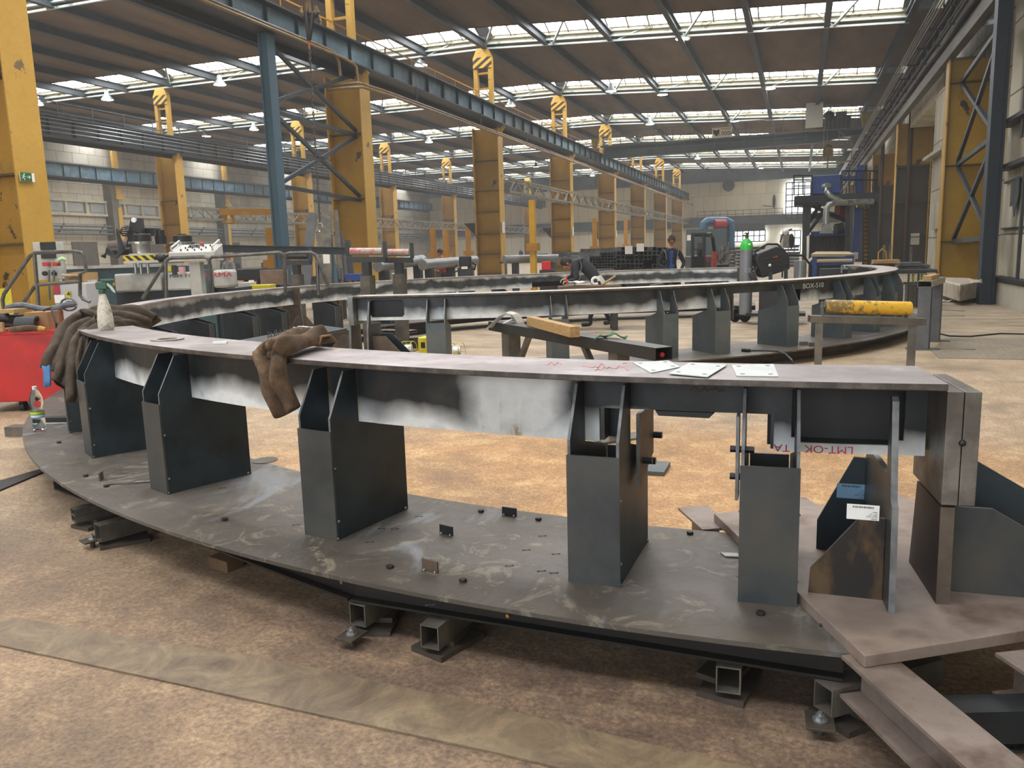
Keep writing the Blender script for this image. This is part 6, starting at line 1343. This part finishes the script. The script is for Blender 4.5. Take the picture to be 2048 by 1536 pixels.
# ---- shot-blast machine
MBL = mat('machine_royal_blue', '#1f4388', '#1b3a76', 1, .45, c3='#264e98'); t = thing('blasting_machine', 'tall blue shot-blasting machine with gantry platform, chute and silver ducts at right', 'machine', pfloor(1650, 31))
m = MB(); pbox(m, 1624, 350, 1682, 388, 31, 2); m.build('dust_collector', MBL, t, bevel=.03)
m = MB(); pbox(m, 1588, 388, 1756, 406, 30.8, 2.4); m.prism([ath(1588,404,30.8), ath(1636,404,30.8), ath(1625,412,30.8), ath(1590,410,30.8)], V(0,2,0)); m.build('platform', DKG, t)
m = MB()
for x in (1588, 1606, 1624): m.bar(ath(x,350,30.8), ath(x,390,30.8), .05, .05)
for y in (351, 360, 372): m.bar(ath(1588,y,30.8), ath(1622,y,30.8), .04, .04)
for x in range(1684, 1757, 14): m.bar(ath(x,342,30.8), ath(x,388,30.8), .05, .05)
for y in (342, 360): m.bar(ath(1684,y,30.8), ath(1756,y,30.8), .05, .05)
m.build('guard_rail', BLK, t)
m = MB()
for x0, y0, x1, y1 in ((1610,408,1608,545),(1619,408,1614,470),(1695,408,1695,540),(1745,406,1742,545),(1752,330,1750,545)): m.bar(ath(x0,y0,31), ath(x1,y1,31), .16, .16)
for x0, y0, x1, y1 in ((1612,470,1650,420),(1625,412,1690,440),(1640,410,1612,452),(1612,440,1648,426),(1660,430,1692,442)): m.bar(ath(x0,y0,31.2), ath(x1,y1,31.2), .12, .12)
m.build('support_frame', DKG, t)
m = MB(); pbox(m, 1712, 330, 1726, 388, 31.5, .5); pbox(m, 1708, 415, 1722, 466, 31.3, .5); pbox(m, 1706, 466, 1719, 512, 31.25, .5); pbox(m, 1684, 352, 1712, 358, 31.5, .4); m.build('elevator', MBL, t)
m = MB(); down(m, 1620, 468, 1690, 32.6, 2.6); m.build('blast_cabin', DKB, t)
CURT = N('rubber_curtain'); f = CURT.noise(3, 4, .6, stretch=(8,8,.3)); CURT = CURT.set(CURT.ramp(f, [(.35,'#1e1d1b'),(.6,'#4a463f')]), .7)
m = MB()
for k in range(17): x = 1625+k*3.75; pbox(m, x, 472, x+3.4, 503, 31.9+.06*(k%2), .03)
m.build('strip_curtain', CURT, t)
m = MB(); pbox(m, 1622, 462, 1690, 472, 31.8, .5); m.build('cabin_head', MBL, t)
GALV = mat('galvanised_duct', '#8f9390', '#a8aca8', 4, .35, .7, c3='#777b78')
m = MB(); m.tube([ath(1745,403,30.2), ath(1700,405,30), ath(1668,406,29.9), ath(1658,409,29.9), ath(1653,417,29.9), ath(1652,430,29.9), ath(1652,448,29.9)], .11, 14); m.tube([ath(1655,374,30.4), ath(1654,384,30.1), ath(1660,391,30), ath(1682,403,30)], .1, 12); m.lathe([(0,0),(.12,0),(.12,.3),(0,.3)], ath(1656,372,30.3), 16, HF); m.build('silver_duct', GALV, t, True)
a = ath(1652,448,29.9); b0 = [ath(1638,467,29.7), ath(1667,467,29.7), ath(1664,466,30.3), ath(1641,466,30.3)]; tp = [a+RGT*x+HF*y for x, y in ((-.11,-.1),(.11,-.1),(.11,.1),(-.11,.1))]
m = MB(); m.add(b0+tp, [(0,1,5,4),(1,2,6,5),(2,3,7,6),(3,0,4,7),(4,5,6,7)]); m.build('extraction_hood', mat('hood_grey', '#8d908d', '#9da09d', 3, .45, .5), t)
m = MB(); m.cyl(ath(1671,458,31), ath(1685,456,31), .2, n=14); m.build('fan_motor', DKB, t, True); m = MB(); m.cyl(ath(1675,420,32), ath(1690,420,32), .3, n=14); m.build('red_motor', mat('dull_red', '#7c2c38', None), t, True)
m = MB()
for k in range(14): y = 420+k*8.5; m.bar(ath(1726,y,31), ath(1737,y,31), .04, .04)
for x in (1726, 1737): m.bar(ath(x,415,31), ath(x,535,31), .06, .05)
m.build('ladder', BLK, t); m = MB(); pbox(m, 1727, 418, 1739, 530, 31.6, .05); m.build('yellow_cage_back', YCOL, t)
t = thing('roller_conveyor', 'blue infeed roller table with beige belt in front of the blasting machine', 'conveyor', pfloor(1668, 25)); m = MB(); m.prism([ath(1622,508,24.5), ath(1708,508,24.5), ath(1698,503,27), ath(1632,503,27)], (0,0,-.08)); m.build('belt', mat('beige_belt', '#a89878', '#b8a888', 3, .7), t)
m = MB(); pbox(m, 1630, 512, 1708, 530, 24.6, .4); down(m, 1624, 515, 1634, 24.5, .3); down(m, 1700, 515, 1708, 24.5, .3); m.build('frame', MBL, t); m = MB(); m.cyl(ath(1635,522,24.4), ath(1704,521,24.4), .05, n=12); m.k = 0; m.build('front_roller', mat('beige_roller', '#b8a98c', None), t, True)
m = MB(); pbox(m, 1707, 505, 1716, 518, 25, .3); m.build('switch_box', WHT, t); m = MB(); m.prism([ath(1614,530,24), ath(1625,518,24), ath(1624,514,24), ath(1613,524,24)], HF*.03); m.build('white_board', PAPER, t)
# slotted cradle with upright cleats behind ring 2
t = thing('cradle_frame', 'dark cradle with pale upright cleats standing behind the right end of the second ring', 'cradle', pfloor(1710, 19)); m = MB(); down(m, 1640, 537, 1745, 19.5, .4); m.build('bed', DKG, t); m = MB()
for x in (1682, 1698, 1714, 1730): pbox(m, x, 531, x+3, 546, 19.3, .1)
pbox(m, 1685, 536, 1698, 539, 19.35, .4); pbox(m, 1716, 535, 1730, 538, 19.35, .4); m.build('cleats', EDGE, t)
# ---- timber and tool rack at right
t = thing('storage_rack', 'waist-high rack piled with timber and flat steel before the right wall', 'rack', pfloor(1800, 20)); m = MB(); pbox(m, 1752, 540, 1875, 546, 19.5, 1.5); m.build('shelf', DKG, t)
for x in (1817, 1836, 1873): m = MB(); down(m, x, 544, x+3, 19.4, .08); m.build('leg', DKG, t)
for x in (1766, 1778, 1820): m = MB(); pbox(m, x, 490 if x < 1800 else 493, x+4, 542, 20.4, .1); m.build('upright', TUBE, t)
m = MB(); m.tube([ath(1756,530,20), ath(1757,505,20), ath(1765,498,20), ath(1772,503,20), ath(1774,528,20)], .02, 6); m.build('wire_hoop', YCOL, t, True)
for i, (x0, y0, x1, y1, mt, lab) in enumerate(((1747,520,1800,527,WOOD,'pale timber baulk on top of the rack, left'),(1745,527,1790,534,WOODD,'dark timber under the pale baulk'),(1768,526,1779,536,WOOD,'short square wooden block on the rack'),(1800,525,1845,532,GREYM,'grey flat steel pile on the rack, right'),(1780,534,1845,540,TUBE,'long dark bar pile along the rack front'),(1795,530,1860,536,GREYM,'thin steel plates stacked on the rack'))):
    m = MB(); pbox(m, x0, y0, x1, y1, 19.6+.15*i, .6); tag(m.build('timber_baulk' if mt in (WOOD, WOODD) else 'flat_steel', mt), lab, 'timber' if mt in (WOOD, WOODD) else 'steel')
for i, x in enumerate((1815, 1824, 1836, 1842, 1851)):
    m = MB(); pcyl(m, x, x+4, 548, 566, 19.9); o = tag(m.build('fluorescent_can', mat('neon_yellow', '#d6e02a', '#c9d424', 3, .4) if i == 0 else o.data.materials[0], smooth=True), 'bright yellow cylinder under the storage rack, %s from left' % ORD[i].replace('nearest', 'first'), 'can', 'yellow cylinders under the rack')
m = MB(); pbox(m, 1812, 566, 1860, 570, 19.6, .6); down(m, 1815, 570, 1858, 19.7, .5); tag(m.build('lower_shelf', TUBE), 'low dark shelf box holding the yellow cylinders', 'shelf')
ALIGN = False
# wrapped pallet by the wall
t = thing('wrapped_pallet', 'pallet of cartons wrapped in pale plastic film against the yellow wall column', 'pallet', at(1920, 600)); a = at(1883, 590); WRAP = mat('plastic_wrap', '#b3a58c', '#c9bfae', 4, .4, c3='#968a74')
c0 = at(1885, 600); c1 = at(1960, 603); m = MB(); dx = (c1-c0); m.prism([c0+V(0,0,.1), at(1918,604,.1), c1+V(0,0,.1), c1+V(.15,2.2,.1), c0+V(.1,2.6,.1)], (0,0,.42)); m.build('wrapped_cartons', WRAP, t, bevel=.04)
m = MB(); m.prism([c0+V(.05,0,0), at(1918,605,0), c1, c1+V(.1,2.1,0), c0+V(.1,2.5,0)], (0,0,.1)); m.build('pallet_base', WOODD, t)
m = MB(); q = random.Random(14); p = at(1940, 568, .55); m.sheet([[p+V(x*.09,y*.09,q.uniform(0,.12)) for y in range(4)] for x in range(4)]); m.build('loose_film', WRAP, t, True, solid=.01)
m = MB(); p = at(1905, 604); m.sheet([[p+V(-.3+x*.09,y*.08-.1,q.uniform(0.005,.06)) for y in range(4)] for x in range(7)]); m.build('trailing_film', PAPER, t, True, solid=.006)
m = MB(); p = aty(2010, 512, 22.5); q = random.Random(3); m.add([(4.8,22.9,3.0),(4.78,22.1,3.02),(4.77,22.0,2.6),(4.77,22.3,2.1),(4.77,22.5,2.4),(4.78,22.8,2.35)], [(0,1,2,3,4,5)]); tag(m.build('hanging_rag', GREYM, solid=.02), 'torn grey rag hanging from the rail on the white wall', 'rag')
# ================================================================== PEOPLE
SKIN = mat('skin', '#b07a5c', '#b98466', 9, .55); HAIRD = mat('dark_hair', '#17130f', '#221b15', 20, .7); HAIRB = mat('brown_hair', '#3b2c20', '#4a382a', 20, .7)
JKT = mat('charcoal_jacket', '#2b2d33', '#34373e', 7, .85); JKTB = mat('black_jacket', '#191b20', '#24272d', 7, .85); BLUS = mat('blue_shirt', '#1d3f7e', '#244a90', 5, .8); TROU = mat('dark_trousers', '#1b1c20', '#25272b', 6, .85); SHOE = mat('black_boot', '#120f0d', '#1e1915', 9, .6); PIPING = mat('grey_piping', '#7b7d82'); GLOVE = mat('work_glove', '#a59a84', '#c2b8a0', 12, .8); GREYS = mat('grey_shirt', '#8b8d8e', '#9da0a0', 5, .85); REDS = mat('red_jacket', '#b0282c', '#9a2226', 5, .8)
def body(name, J, E_, root, parent, paint, lvl=2):
    """one continuous skinned figure: J joint -> (position, radius_x, radius_y), E_ bone list; paint(point, joint) -> material slot"""
    ks = list(J); me = bpy.data.meshes.new(name); me.from_pydata([tuple(J[k][0]) for k in ks], [(ks.index(a), ks.index(b)) for a, b in E_], [])
    ob = bpy.data.objects.new(name, me); C.objects.link(ob); s = ob.modifiers.new('skin', 'SKIN'); s.use_smooth_shade = True
    sv = me.skin_vertices[0].data
    for k, v in zip(ks, sv): v.radius = (J[k][1], J[k][2] if len(J[k]) > 2 else J[k][1]); v.use_root = k == root
    d = ob.modifiers.new('sub', 'SUBSURF'); d.levels = d.render_levels = lvl
    dg = bpy.context.evaluated_depsgraph_get(); dg.update(); m2 = bpy.data.meshes.new_from_object(ob.evaluated_get(dg)); bpy.data.objects.remove(ob)
    m2.name = name; m2.materials.clear(); mats, fn = paint
    for x in mats: m2.materials.append(x)
    for p in m2.polygons:
        c = Vector(p.center); k = min(ks, key=lambda q: (Vector(J[q][0])-c).length-J[q][1]*.6); p.material_index = fn(c, k); p.use_smooth = True
    m2.transform(Matrix.Translation(-WL[parent])); o = bpy.data.objects.new(name, m2); C.objects.link(o); o.parent = parent; WL[o] = WL[parent]; return o
def hand(J, E_, pre, wrist, palm_dir, out, side, grip=.6, s=1.0):
    # palm, four unequal bent fingers and a thumb leaving the side of the palm
    palm_dir = palm_dir.normalized(); out = (out-palm_dir*out.dot(palm_dir)).normalized(); lat = palm_dir.cross(out)*side
    pc = wrist+palm_dir*.05*s; J[pre+'palm'] = (pc, .026*s, .02*s); E_.append((pre+'wrist', pre+'palm')); k2 = wrist+palm_dir*.09*s; J[pre+'knuck'] = (k2, .026*s, .015*s); E_.append((pre+'palm', pre+'knuck'))
    for i, (o_, ln) in enumerate(((-.03,.07),(-.01,.08),(.01,.075),(.03,.06))):
        a = k2+lat*o_*s+palm_dir*.008; b = a+(palm_dir*(1-grip*.4)-out*grip*.5).normalized()*ln*.5*s; c = b+(palm_dir*(1-grip)-out*grip).normalized()*ln*.5*s
        J[pre+'f%da' % i] = (a, .0095*s); J[pre+'f%db' % i] = (b, .009*s); J[pre+'f%dc' % i] = (c, .0075*s); E_ += [(pre+'knuck', pre+'f%da' % i), (pre+'f%da' % i, pre+'f%db' % i), (pre+'f%db' % i, pre+'f%dc' % i)]
    a = pc-lat*.035*s; b = a-lat*.02*s+palm_dir*.03*s-out*.012*s; J[pre+'ta'] = (a, .012*s); J[pre+'tb'] = (b, .0095*s); E_ += [(pre+'palm', pre+'ta'), (pre+'ta', pre+'tb')]
def head_parts(t, hc, face, up, s, hair, glasses=False, hairback=.0):
    face = face.normalized(); up = (up-face*up.dot(face)).normalized(); sd = face.cross(up); rot = Matrix((sd, face, up)).transposed()
    def h(x, y, z): return hc+sd*x*s+face*y*s+up*z*s
    m = MB(); m.sphere(h(0,0,0), .078*s, .098*s, .118*s, 18, 12, rot); m.sphere(h(0,.03,-.07), .05*s, .06*s, .05*s, 14, 8, rot)
    m.sphere(h(0,.1,-.01), .014*s, .024*s, .022*s, 8, 6, rot)
    for q in (-1, 1): m.sphere(h(.08*q,-.005,-.01), .013*s, .024*s, .034*s, 8, 6, rot)
    m.build('head', SKIN, t, True)
    m = MB()
    for q in (-1, 1): m.sphere(h(.03*q,.086,.012), .012*s, .01*s, .008*s, 8, 6, rot)
    m.k = 1; m.sphere(h(0,.086,-.06), .024*s, .01*s, .006*s, 8, 6, rot); m.k = 2
    for q in (-1, 1): m.sphere(h(.03*q,.09,.034), .02*s, .008*s, .005*s, 8, 6, rot); m.sphere(h(.03*q,.094,.012), .005*s, .004*s, .005*s, 6, 4, rot)
    m.build('face_features', [PAPER, mat('lips', '#8c5044'), HAIRD], t, True)
    m = MB(); n, k = 20, 12; vs = []
    for i in range(k+1):
        th = math.pi*.62*i/k
        for j in range(n):
            a = 2*math.pi*j/n; fy = math.sin(a); cut = 1.0 if fy < .3 else max(.48, 1-(fy-.3)*.75); tt = th*cut
            b_ = 1.0+.06*math.sin(a*7+i); vs.append(h(.086*math.sin(tt)*math.cos(a)*b_, .106*math.sin(tt)*fy*b_-.008, .126*math.cos(tt)*b_+.004))
    m.add(vs, [(i*n+j, (i+1)*n+j, (i+1)*n+(j+1)%n, i*n+(j+1)%n) for i in range(k) for j in range(n)]); m.build('hair', hair, t, True, solid=.008)
    if glasses:
        m = MB()
        for q in (-1, 1): m.tube([h(.032*q+.024*math.cos(x*.63),.104,.012+.018*math.sin(x*.63)) for x in range(10)], .003*s, 5, closed=True); m.tube([h(.056*q,.1,.014), h(.082*q,0,.01)], .003*s, 5)
        m.tube([h(-.01,.106,.014), h(.01,.106,.014)], .003*s, 5); m.build('safety_glasses', BLK, t, True)
# ---- standing man
def standing(label, px, d, htop_py, mats, face_dir, pose, hair, glasses=False, apron=None, helmet=None):
    p = pfloor(px, d); zt = ath(px, htop_py, d).z; s = zt/1.8
    t = thing('person', label, 'person', p); f = face_dir.normalized(); sd = f.cross(V(0,0,1))
    def b(x, y, z): return p+sd*x*s+f*y*s+V(0,0,z*s)
    J = {'pelvis':(b(0,0,.95),.13*s,.105*s), 'waist':(b(0,.0,1.08),.135*s,.1*s), 'chest':(b(0,.0,1.3),.165*s,.12*s), 'upch':(b(0,-.01,1.42),.13*s,.095*s), 'neck':(b(0,.01,1.52),.058*s), 'skull':(b(0,.03,1.6),.05*s)}
    E_ = [('pelvis','waist'),('waist','chest'),('chest','upch'),('upch','neck'),('neck','skull')]
    for q, nm in ((-1,'l'),(1,'r')):
        J[nm+'sh'] = (b(.19*q,-.01,1.42),.068*s); J[nm+'el'] = (b(*pose[nm+'el']),.05*s); J[nm+'wrist'] = (b(*pose[nm+'wr']),.034*s); J[nm+'hip'] = (b(.1*q,0,.88),.095*s); J[nm+'kn'] = (b(.11*q,.02,.49),.06*s); J[nm+'an'] = (b(.12*q,-.01,.1),.042*s); J[nm+'heel'] = (b(.12*q,-.02,.045),.045*s,.04*s); J[nm+'toe'] = (b(.14*q,.17,.035),.042*s,.03*s)
        E_ += [('upch',nm+'sh'),(nm+'sh',nm+'el'),(nm+'el',nm+'wrist'),('pelvis',nm+'hip'),(nm+'hip',nm+'kn'),(nm+'kn',nm+'an'),(nm+'an',nm+'heel'),(nm+'heel',nm+'toe')]
        hd = b(*pose[nm+'wr'])-b(*pose[nm+'el']); hand(J, E_, nm, b(*pose[nm+'wr']), hd, V(0,0,1) if abs(hd.normalized().z) < .8 else f, q, .7, s*1.1)
    def paint(c, k):
        z = (c.z)/s; 
        if k in ('neck','skull'): return 3
        if k[1:] in ('palm','knuck','ta','tb') or 'f' == k[1:2]: return 4
        if k[1:] in ('heel','toe'): return 2
        if k[1:] in ('hip','kn','an') or (z < .93 and k == 'pelvis'): return 1
        return 5 if k in ('waist','chest','upch','pelvis') and abs((c-p).dot(sd)) < .04*s and (c-p).dot(f) > .03 else 0
    body('body', J, E_, 'pelvis', t, ([mats[0], mats[1], SHOE, SKIN, mats[3], mats[2]], paint))
    hc = b(0,.035,1.69) if not pose.get('nod') else b(0,.06,1.685); fd = f+V(0,0,-.75 if pose.get('nod') else -.05)
    head_parts(t, hc, fd, V(0,0,1)+f*(.6 if pose.get('nod') else 0), s*.98, hair, glasses)
    m = MB(); m.tube([b(.075*math.cos(x*.7),.075*math.sin(x*.7)-.0,1.5+.015*math.sin(x*.7)*-1) for x in range(9)], .022*s, 8, closed=True); m.build('collar', mats[0], t, True)
    m = MB()
    for q in (-1, 1): m.tube([b(.2*q,-.06,1.48), b(.17*q,.05,1.475), b(.14*q,.115,1.4), b(.12*q,.13,1.25)], .008*s, 6)
    m.build('shoulder_piping', PIPING, t, True)
    return t, b, s
FT = (EYEV-pfloor(1342, 20)); FT.z = 0
standing('person standing behind the far ring arc looking down, black jacket over blue shirt, gloves', 1342, 20, 471, (JKTB, TROU, BLUS, GLOVE), FT+RGT*3, {'lel':(-.3,.02,1.15),'lwr':(-.2,.22,1.02),'rel':(.3,.02,1.15),'rwr':(.14,.26,1.03),'nod':True}, HAIRB, True)
FT = (EYEV-pfloor(456, 30)); FT.z = 0
standing('person in grey work shirt standing far behind the long beam, face turned left', 456, 30, 505, (GREYS, TROU, GREYS, SKIN), FT-RGT*25, {'lel':(-.28,.02,1.14),'lwr':(-.22,.22,1.0),'rel':(.28,.02,1.14),'rwr':(.2,.2,1.0)}, mat('grey_hair', '#8a857c'))
t, b, s = standing('person in a red jacket and leather apron welding far behind the far arc', 884, 28, 498, (REDS, TROU, REDS, GLOVE), V(-.6,-.8,0), {'lel':(-.3,.06,1.18),'lwr':(-.16,.3,1.1),'rel':(.34,.05,1.28),'rwr':(.3,.28,1.35),'nod':True}, HAIRD)
m = MB(); m.prism([b(-.2,.15,.45), b(.2,.15,.45), b(.18,.16,1.05), b(-.18,.16,1.05)], V(-.6,-.8,0)*.02); m.build('apron', mat('leather_apron', '#4c443c', '#5c5248', 5, .8), t)
# ---- bent worker
d = 17.2; t = thing('person', 'person in charcoal jacket bending low over the ring joint with a grinder', 'person', pfloor(1195, d))
def w(px, py, dd=0): return ath(px, py, d+dd)
J = {'pelvis':(w(1197,571),.15,.13), 'waist':(w(1190,554),.16,.14), 'mid':(w(1176,537),.18,.15), 'chest':(w(1161,525),.195,.16), 'upch':(w(1150,520),.155,.13), 'neck':(w(1143,522),.065), 'skull':(w(1138,526),.06)}
E_ = [('pelvis','waist'),('waist','mid'),('mid','chest'),('chest','upch'),('upch','neck'),('neck','skull')]
for nm, dd, el, wr, kn, an, heel, toe in (('l',-.2,(1153,560),(1139,561),(1190,607),(1180,636),(1182,644),(1162,647)),('r',.2,(1146,552),(1134,557),(1204,608),(1216,634),(1222,639),(1206,645))):
    J[nm+'sh'] = (w(1151,526,dd),.082); J[nm+'el'] = (w(*el,dd*1.1),.062); J[nm+'wrist'] = (w(*wr,dd*.4),.042); J[nm+'hip'] = (w(1198,580,dd*.5),.105); J[nm+'kn'] = (w(*kn,dd*.7),.072); J[nm+'an'] = (w(*an,dd*.6),.05)
    h_ = w(*heel,dd*.6); h_.z = .05; g_ = w(*toe,dd*.6); g_.z = .04; J[nm+'heel'] = (h_,.05,.045); J[nm+'toe'] = (g_,.05,.036)
    E_ += [('upch',nm+'sh'),(nm+'sh',nm+'el'),(nm+'el',nm+'wrist'),('pelvis',nm+'hip'),(nm+'hip',nm+'kn'),(nm+'kn',nm+'an'),(nm+'an',nm+'heel'),(nm+'heel',nm+'toe')]
    hand(J, E_, nm, J[nm+'wrist'][0], -RGT*1+V(0,0,-.2), V(0,0,1), 1 if nm == 'l' else -1, .8, 1.1)
def paint(c, k):
    if k in ('neck','skull'): return 3
    if k[1:] in ('palm','knuck','ta','tb') or 'f' == k[1:2]: return 4
    if k[1:] in ('heel','toe'): return 2
    if k == 'pelvis' or k[1:] in ('hip','kn','an'): return 1
    return 0
body('body', J, E_, 'pelvis', t, ([JKT, TROU, SHOE, SKIN, GLOVE], paint))
head_parts(t, w(1134,527), -RGT*.55+V(0,0,-.9), V(0,0,.55)-RGT*.9, 1.12, HAIRD)
m = MB(); m.tube([w(1143,512,-.12), w(1157,512,-.2), w(1163,530,-.24), w(1160,556,-.25), w(1154,566,-.24)], .008, 6); m.build('sleeve_piping', PIPING, t, True)
t = thing('angle_grinder', 'angle grinder with orange-red grip held by the bent worker at the joint', 'grinder', w(1134,560)); m = MB(); m.tube([w(1144,562), w(1132,563), w(1128,566)], [.035,.045,.04], 10); m.build('body', BLK, t, True); m = MB(); m.tube([w(1134,552,-.15), w(1132,560,-.16), w(1135,570,-.15)], .018, 8); m.build('grip', mat('orange_red', '#d4442c', None), t, True); m = MB(); m.lathe([(0,0),(.07,0),(.07,.006),(0,.006)], w(1127,567), 18, RGT); m.build('disc', DKG, t)
# low bench with respirator in front of the worker
t = thing('low_bench', 'low bench with plates stacked beside the bent worker', 'bench', pfloor(1180, 16.4)); m = MB(); p = ath(1178, 574, 16.3); m.obox(p, RGT*.62, HF*.3, (0,0,.03)); m.build('bench_top', WOODD, t)
for s_ in (-.5, .5): m = MB(); m.obox((p.x+RGT.x*s_, p.y+RGT.y*s_, p.z/2-.02), RGT*.05, HF*.25, (0,0,p.z/2-.02)); m.build('leg', DKG, t)
m = MB(); q = ath(1155, 567, 16.3); m.sheet([[q+RGT*(x*.09)+HF*(y*.1)+V(0,0,.03+.02*math.sin(x*2+y)) for y in range(-2,3)] for x in range(-2,3)]); tag(m.build('white_cloth', PAPER, smooth=True, solid=.01), 'crumpled white cloth lying on the low bench before the worker', 'cloth')
t = thing('respirator_helmet', 'white respirator helmet with clear visor lying at the worker\'s hip', 'helmet', ath(1195,565,16.4)); m = MB(); q = ath(1191,562,16.4); m.tube([q+RGT*.07*math.cos(x*.55)+V(0,0,.07*math.sin(x*.55)) for x in range(11)], .03, 8); m.build('headpiece', PAPER, t, True); m = MB(); m.prism([ath(1196,552,16.4), ath(1203,551,16.4), ath(1213,566,16.4), ath(1204,570,16.4)], HF*.12); m.build('visor', mat('milky_visor', '#d5d5ce', None, rough=.3), t)
m = MB(); m.cyl(ath(1205,569,16.2), ath(1231,552,16.2), .022, n=8); tag(m.build('wooden_rod', WOOD), 'wooden rod leaning beside the white respirator helmet', 'rod')
m = MB(); m.bar(ath(1300,571,17.5), ath(1328,566,17.5), .05, .03); tag(m.build('flat_bar', EDGE), 'bright flat bar lying inside the ring behind the second flange', 'bar')
# ================================================================== CAMERA, WORLD, VIEW
cam = bpy.data.cameras.new('camera'); cam.sensor_width = 36; cam.sensor_fit = 'HORIZONTAL'; cam.lens = F/2048*36; cam.clip_end = 400; cam.clip_start = .05
co = bpy.data.objects.new('camera', cam); C.objects.link(co)
c_, s_ = math.cos(_r), math.sin(_r)
X_ = RGT*c_ - UPV*s_; Y_ = RGT*s_ + UPV*c_; Z_ = -FWD
co.matrix_world = Matrix(((X_.x,Y_.x,Z_.x,0),(X_.y,Y_.y,Z_.y,0),(X_.z,Y_.z,Z_.z,EYE),(0,0,0,1)))
bpy.context.scene.camera = co
w = bpy.data.worlds.new('world'); bpy.context.scene.world = w; w.use_nodes = True
w.node_tree.nodes['Background'].inputs[0].default_value = (.75,.85,1,1); w.node_tree.nodes['Background'].inputs[1].default_value = 1.0
vs = bpy.context.scene.view_settings; vs.view_transform = 'Standard'; vs.look = 'None'; vs.exposure = 0.68; vs.gamma = 1; vs.use_curve_mapping = False

v_ = w.node_tree.nodes.new('ShaderNodeVolumeScatter'); v_.inputs['Density'].default_value = .0014; v_.inputs['Color'].default_value = (1, .99, .96, 1); v_.inputs['Anisotropy'].default_value = .3
w.node_tree.links.new(v_.outputs[0], w.node_tree.nodes['World Output'].inputs['Volume'])
cy = bpy.context.scene.cycles; cy.max_bounces = 6; cy.diffuse_bounces = 2; cy.glossy_bounces = 2; cy.transmission_bounces = 7; cy.volume_bounces = 0; cy.caustics_reflective = cy.caustics_refractive = False; cy.sample_clamp_indirect = 6; cy.adaptive_threshold = .02
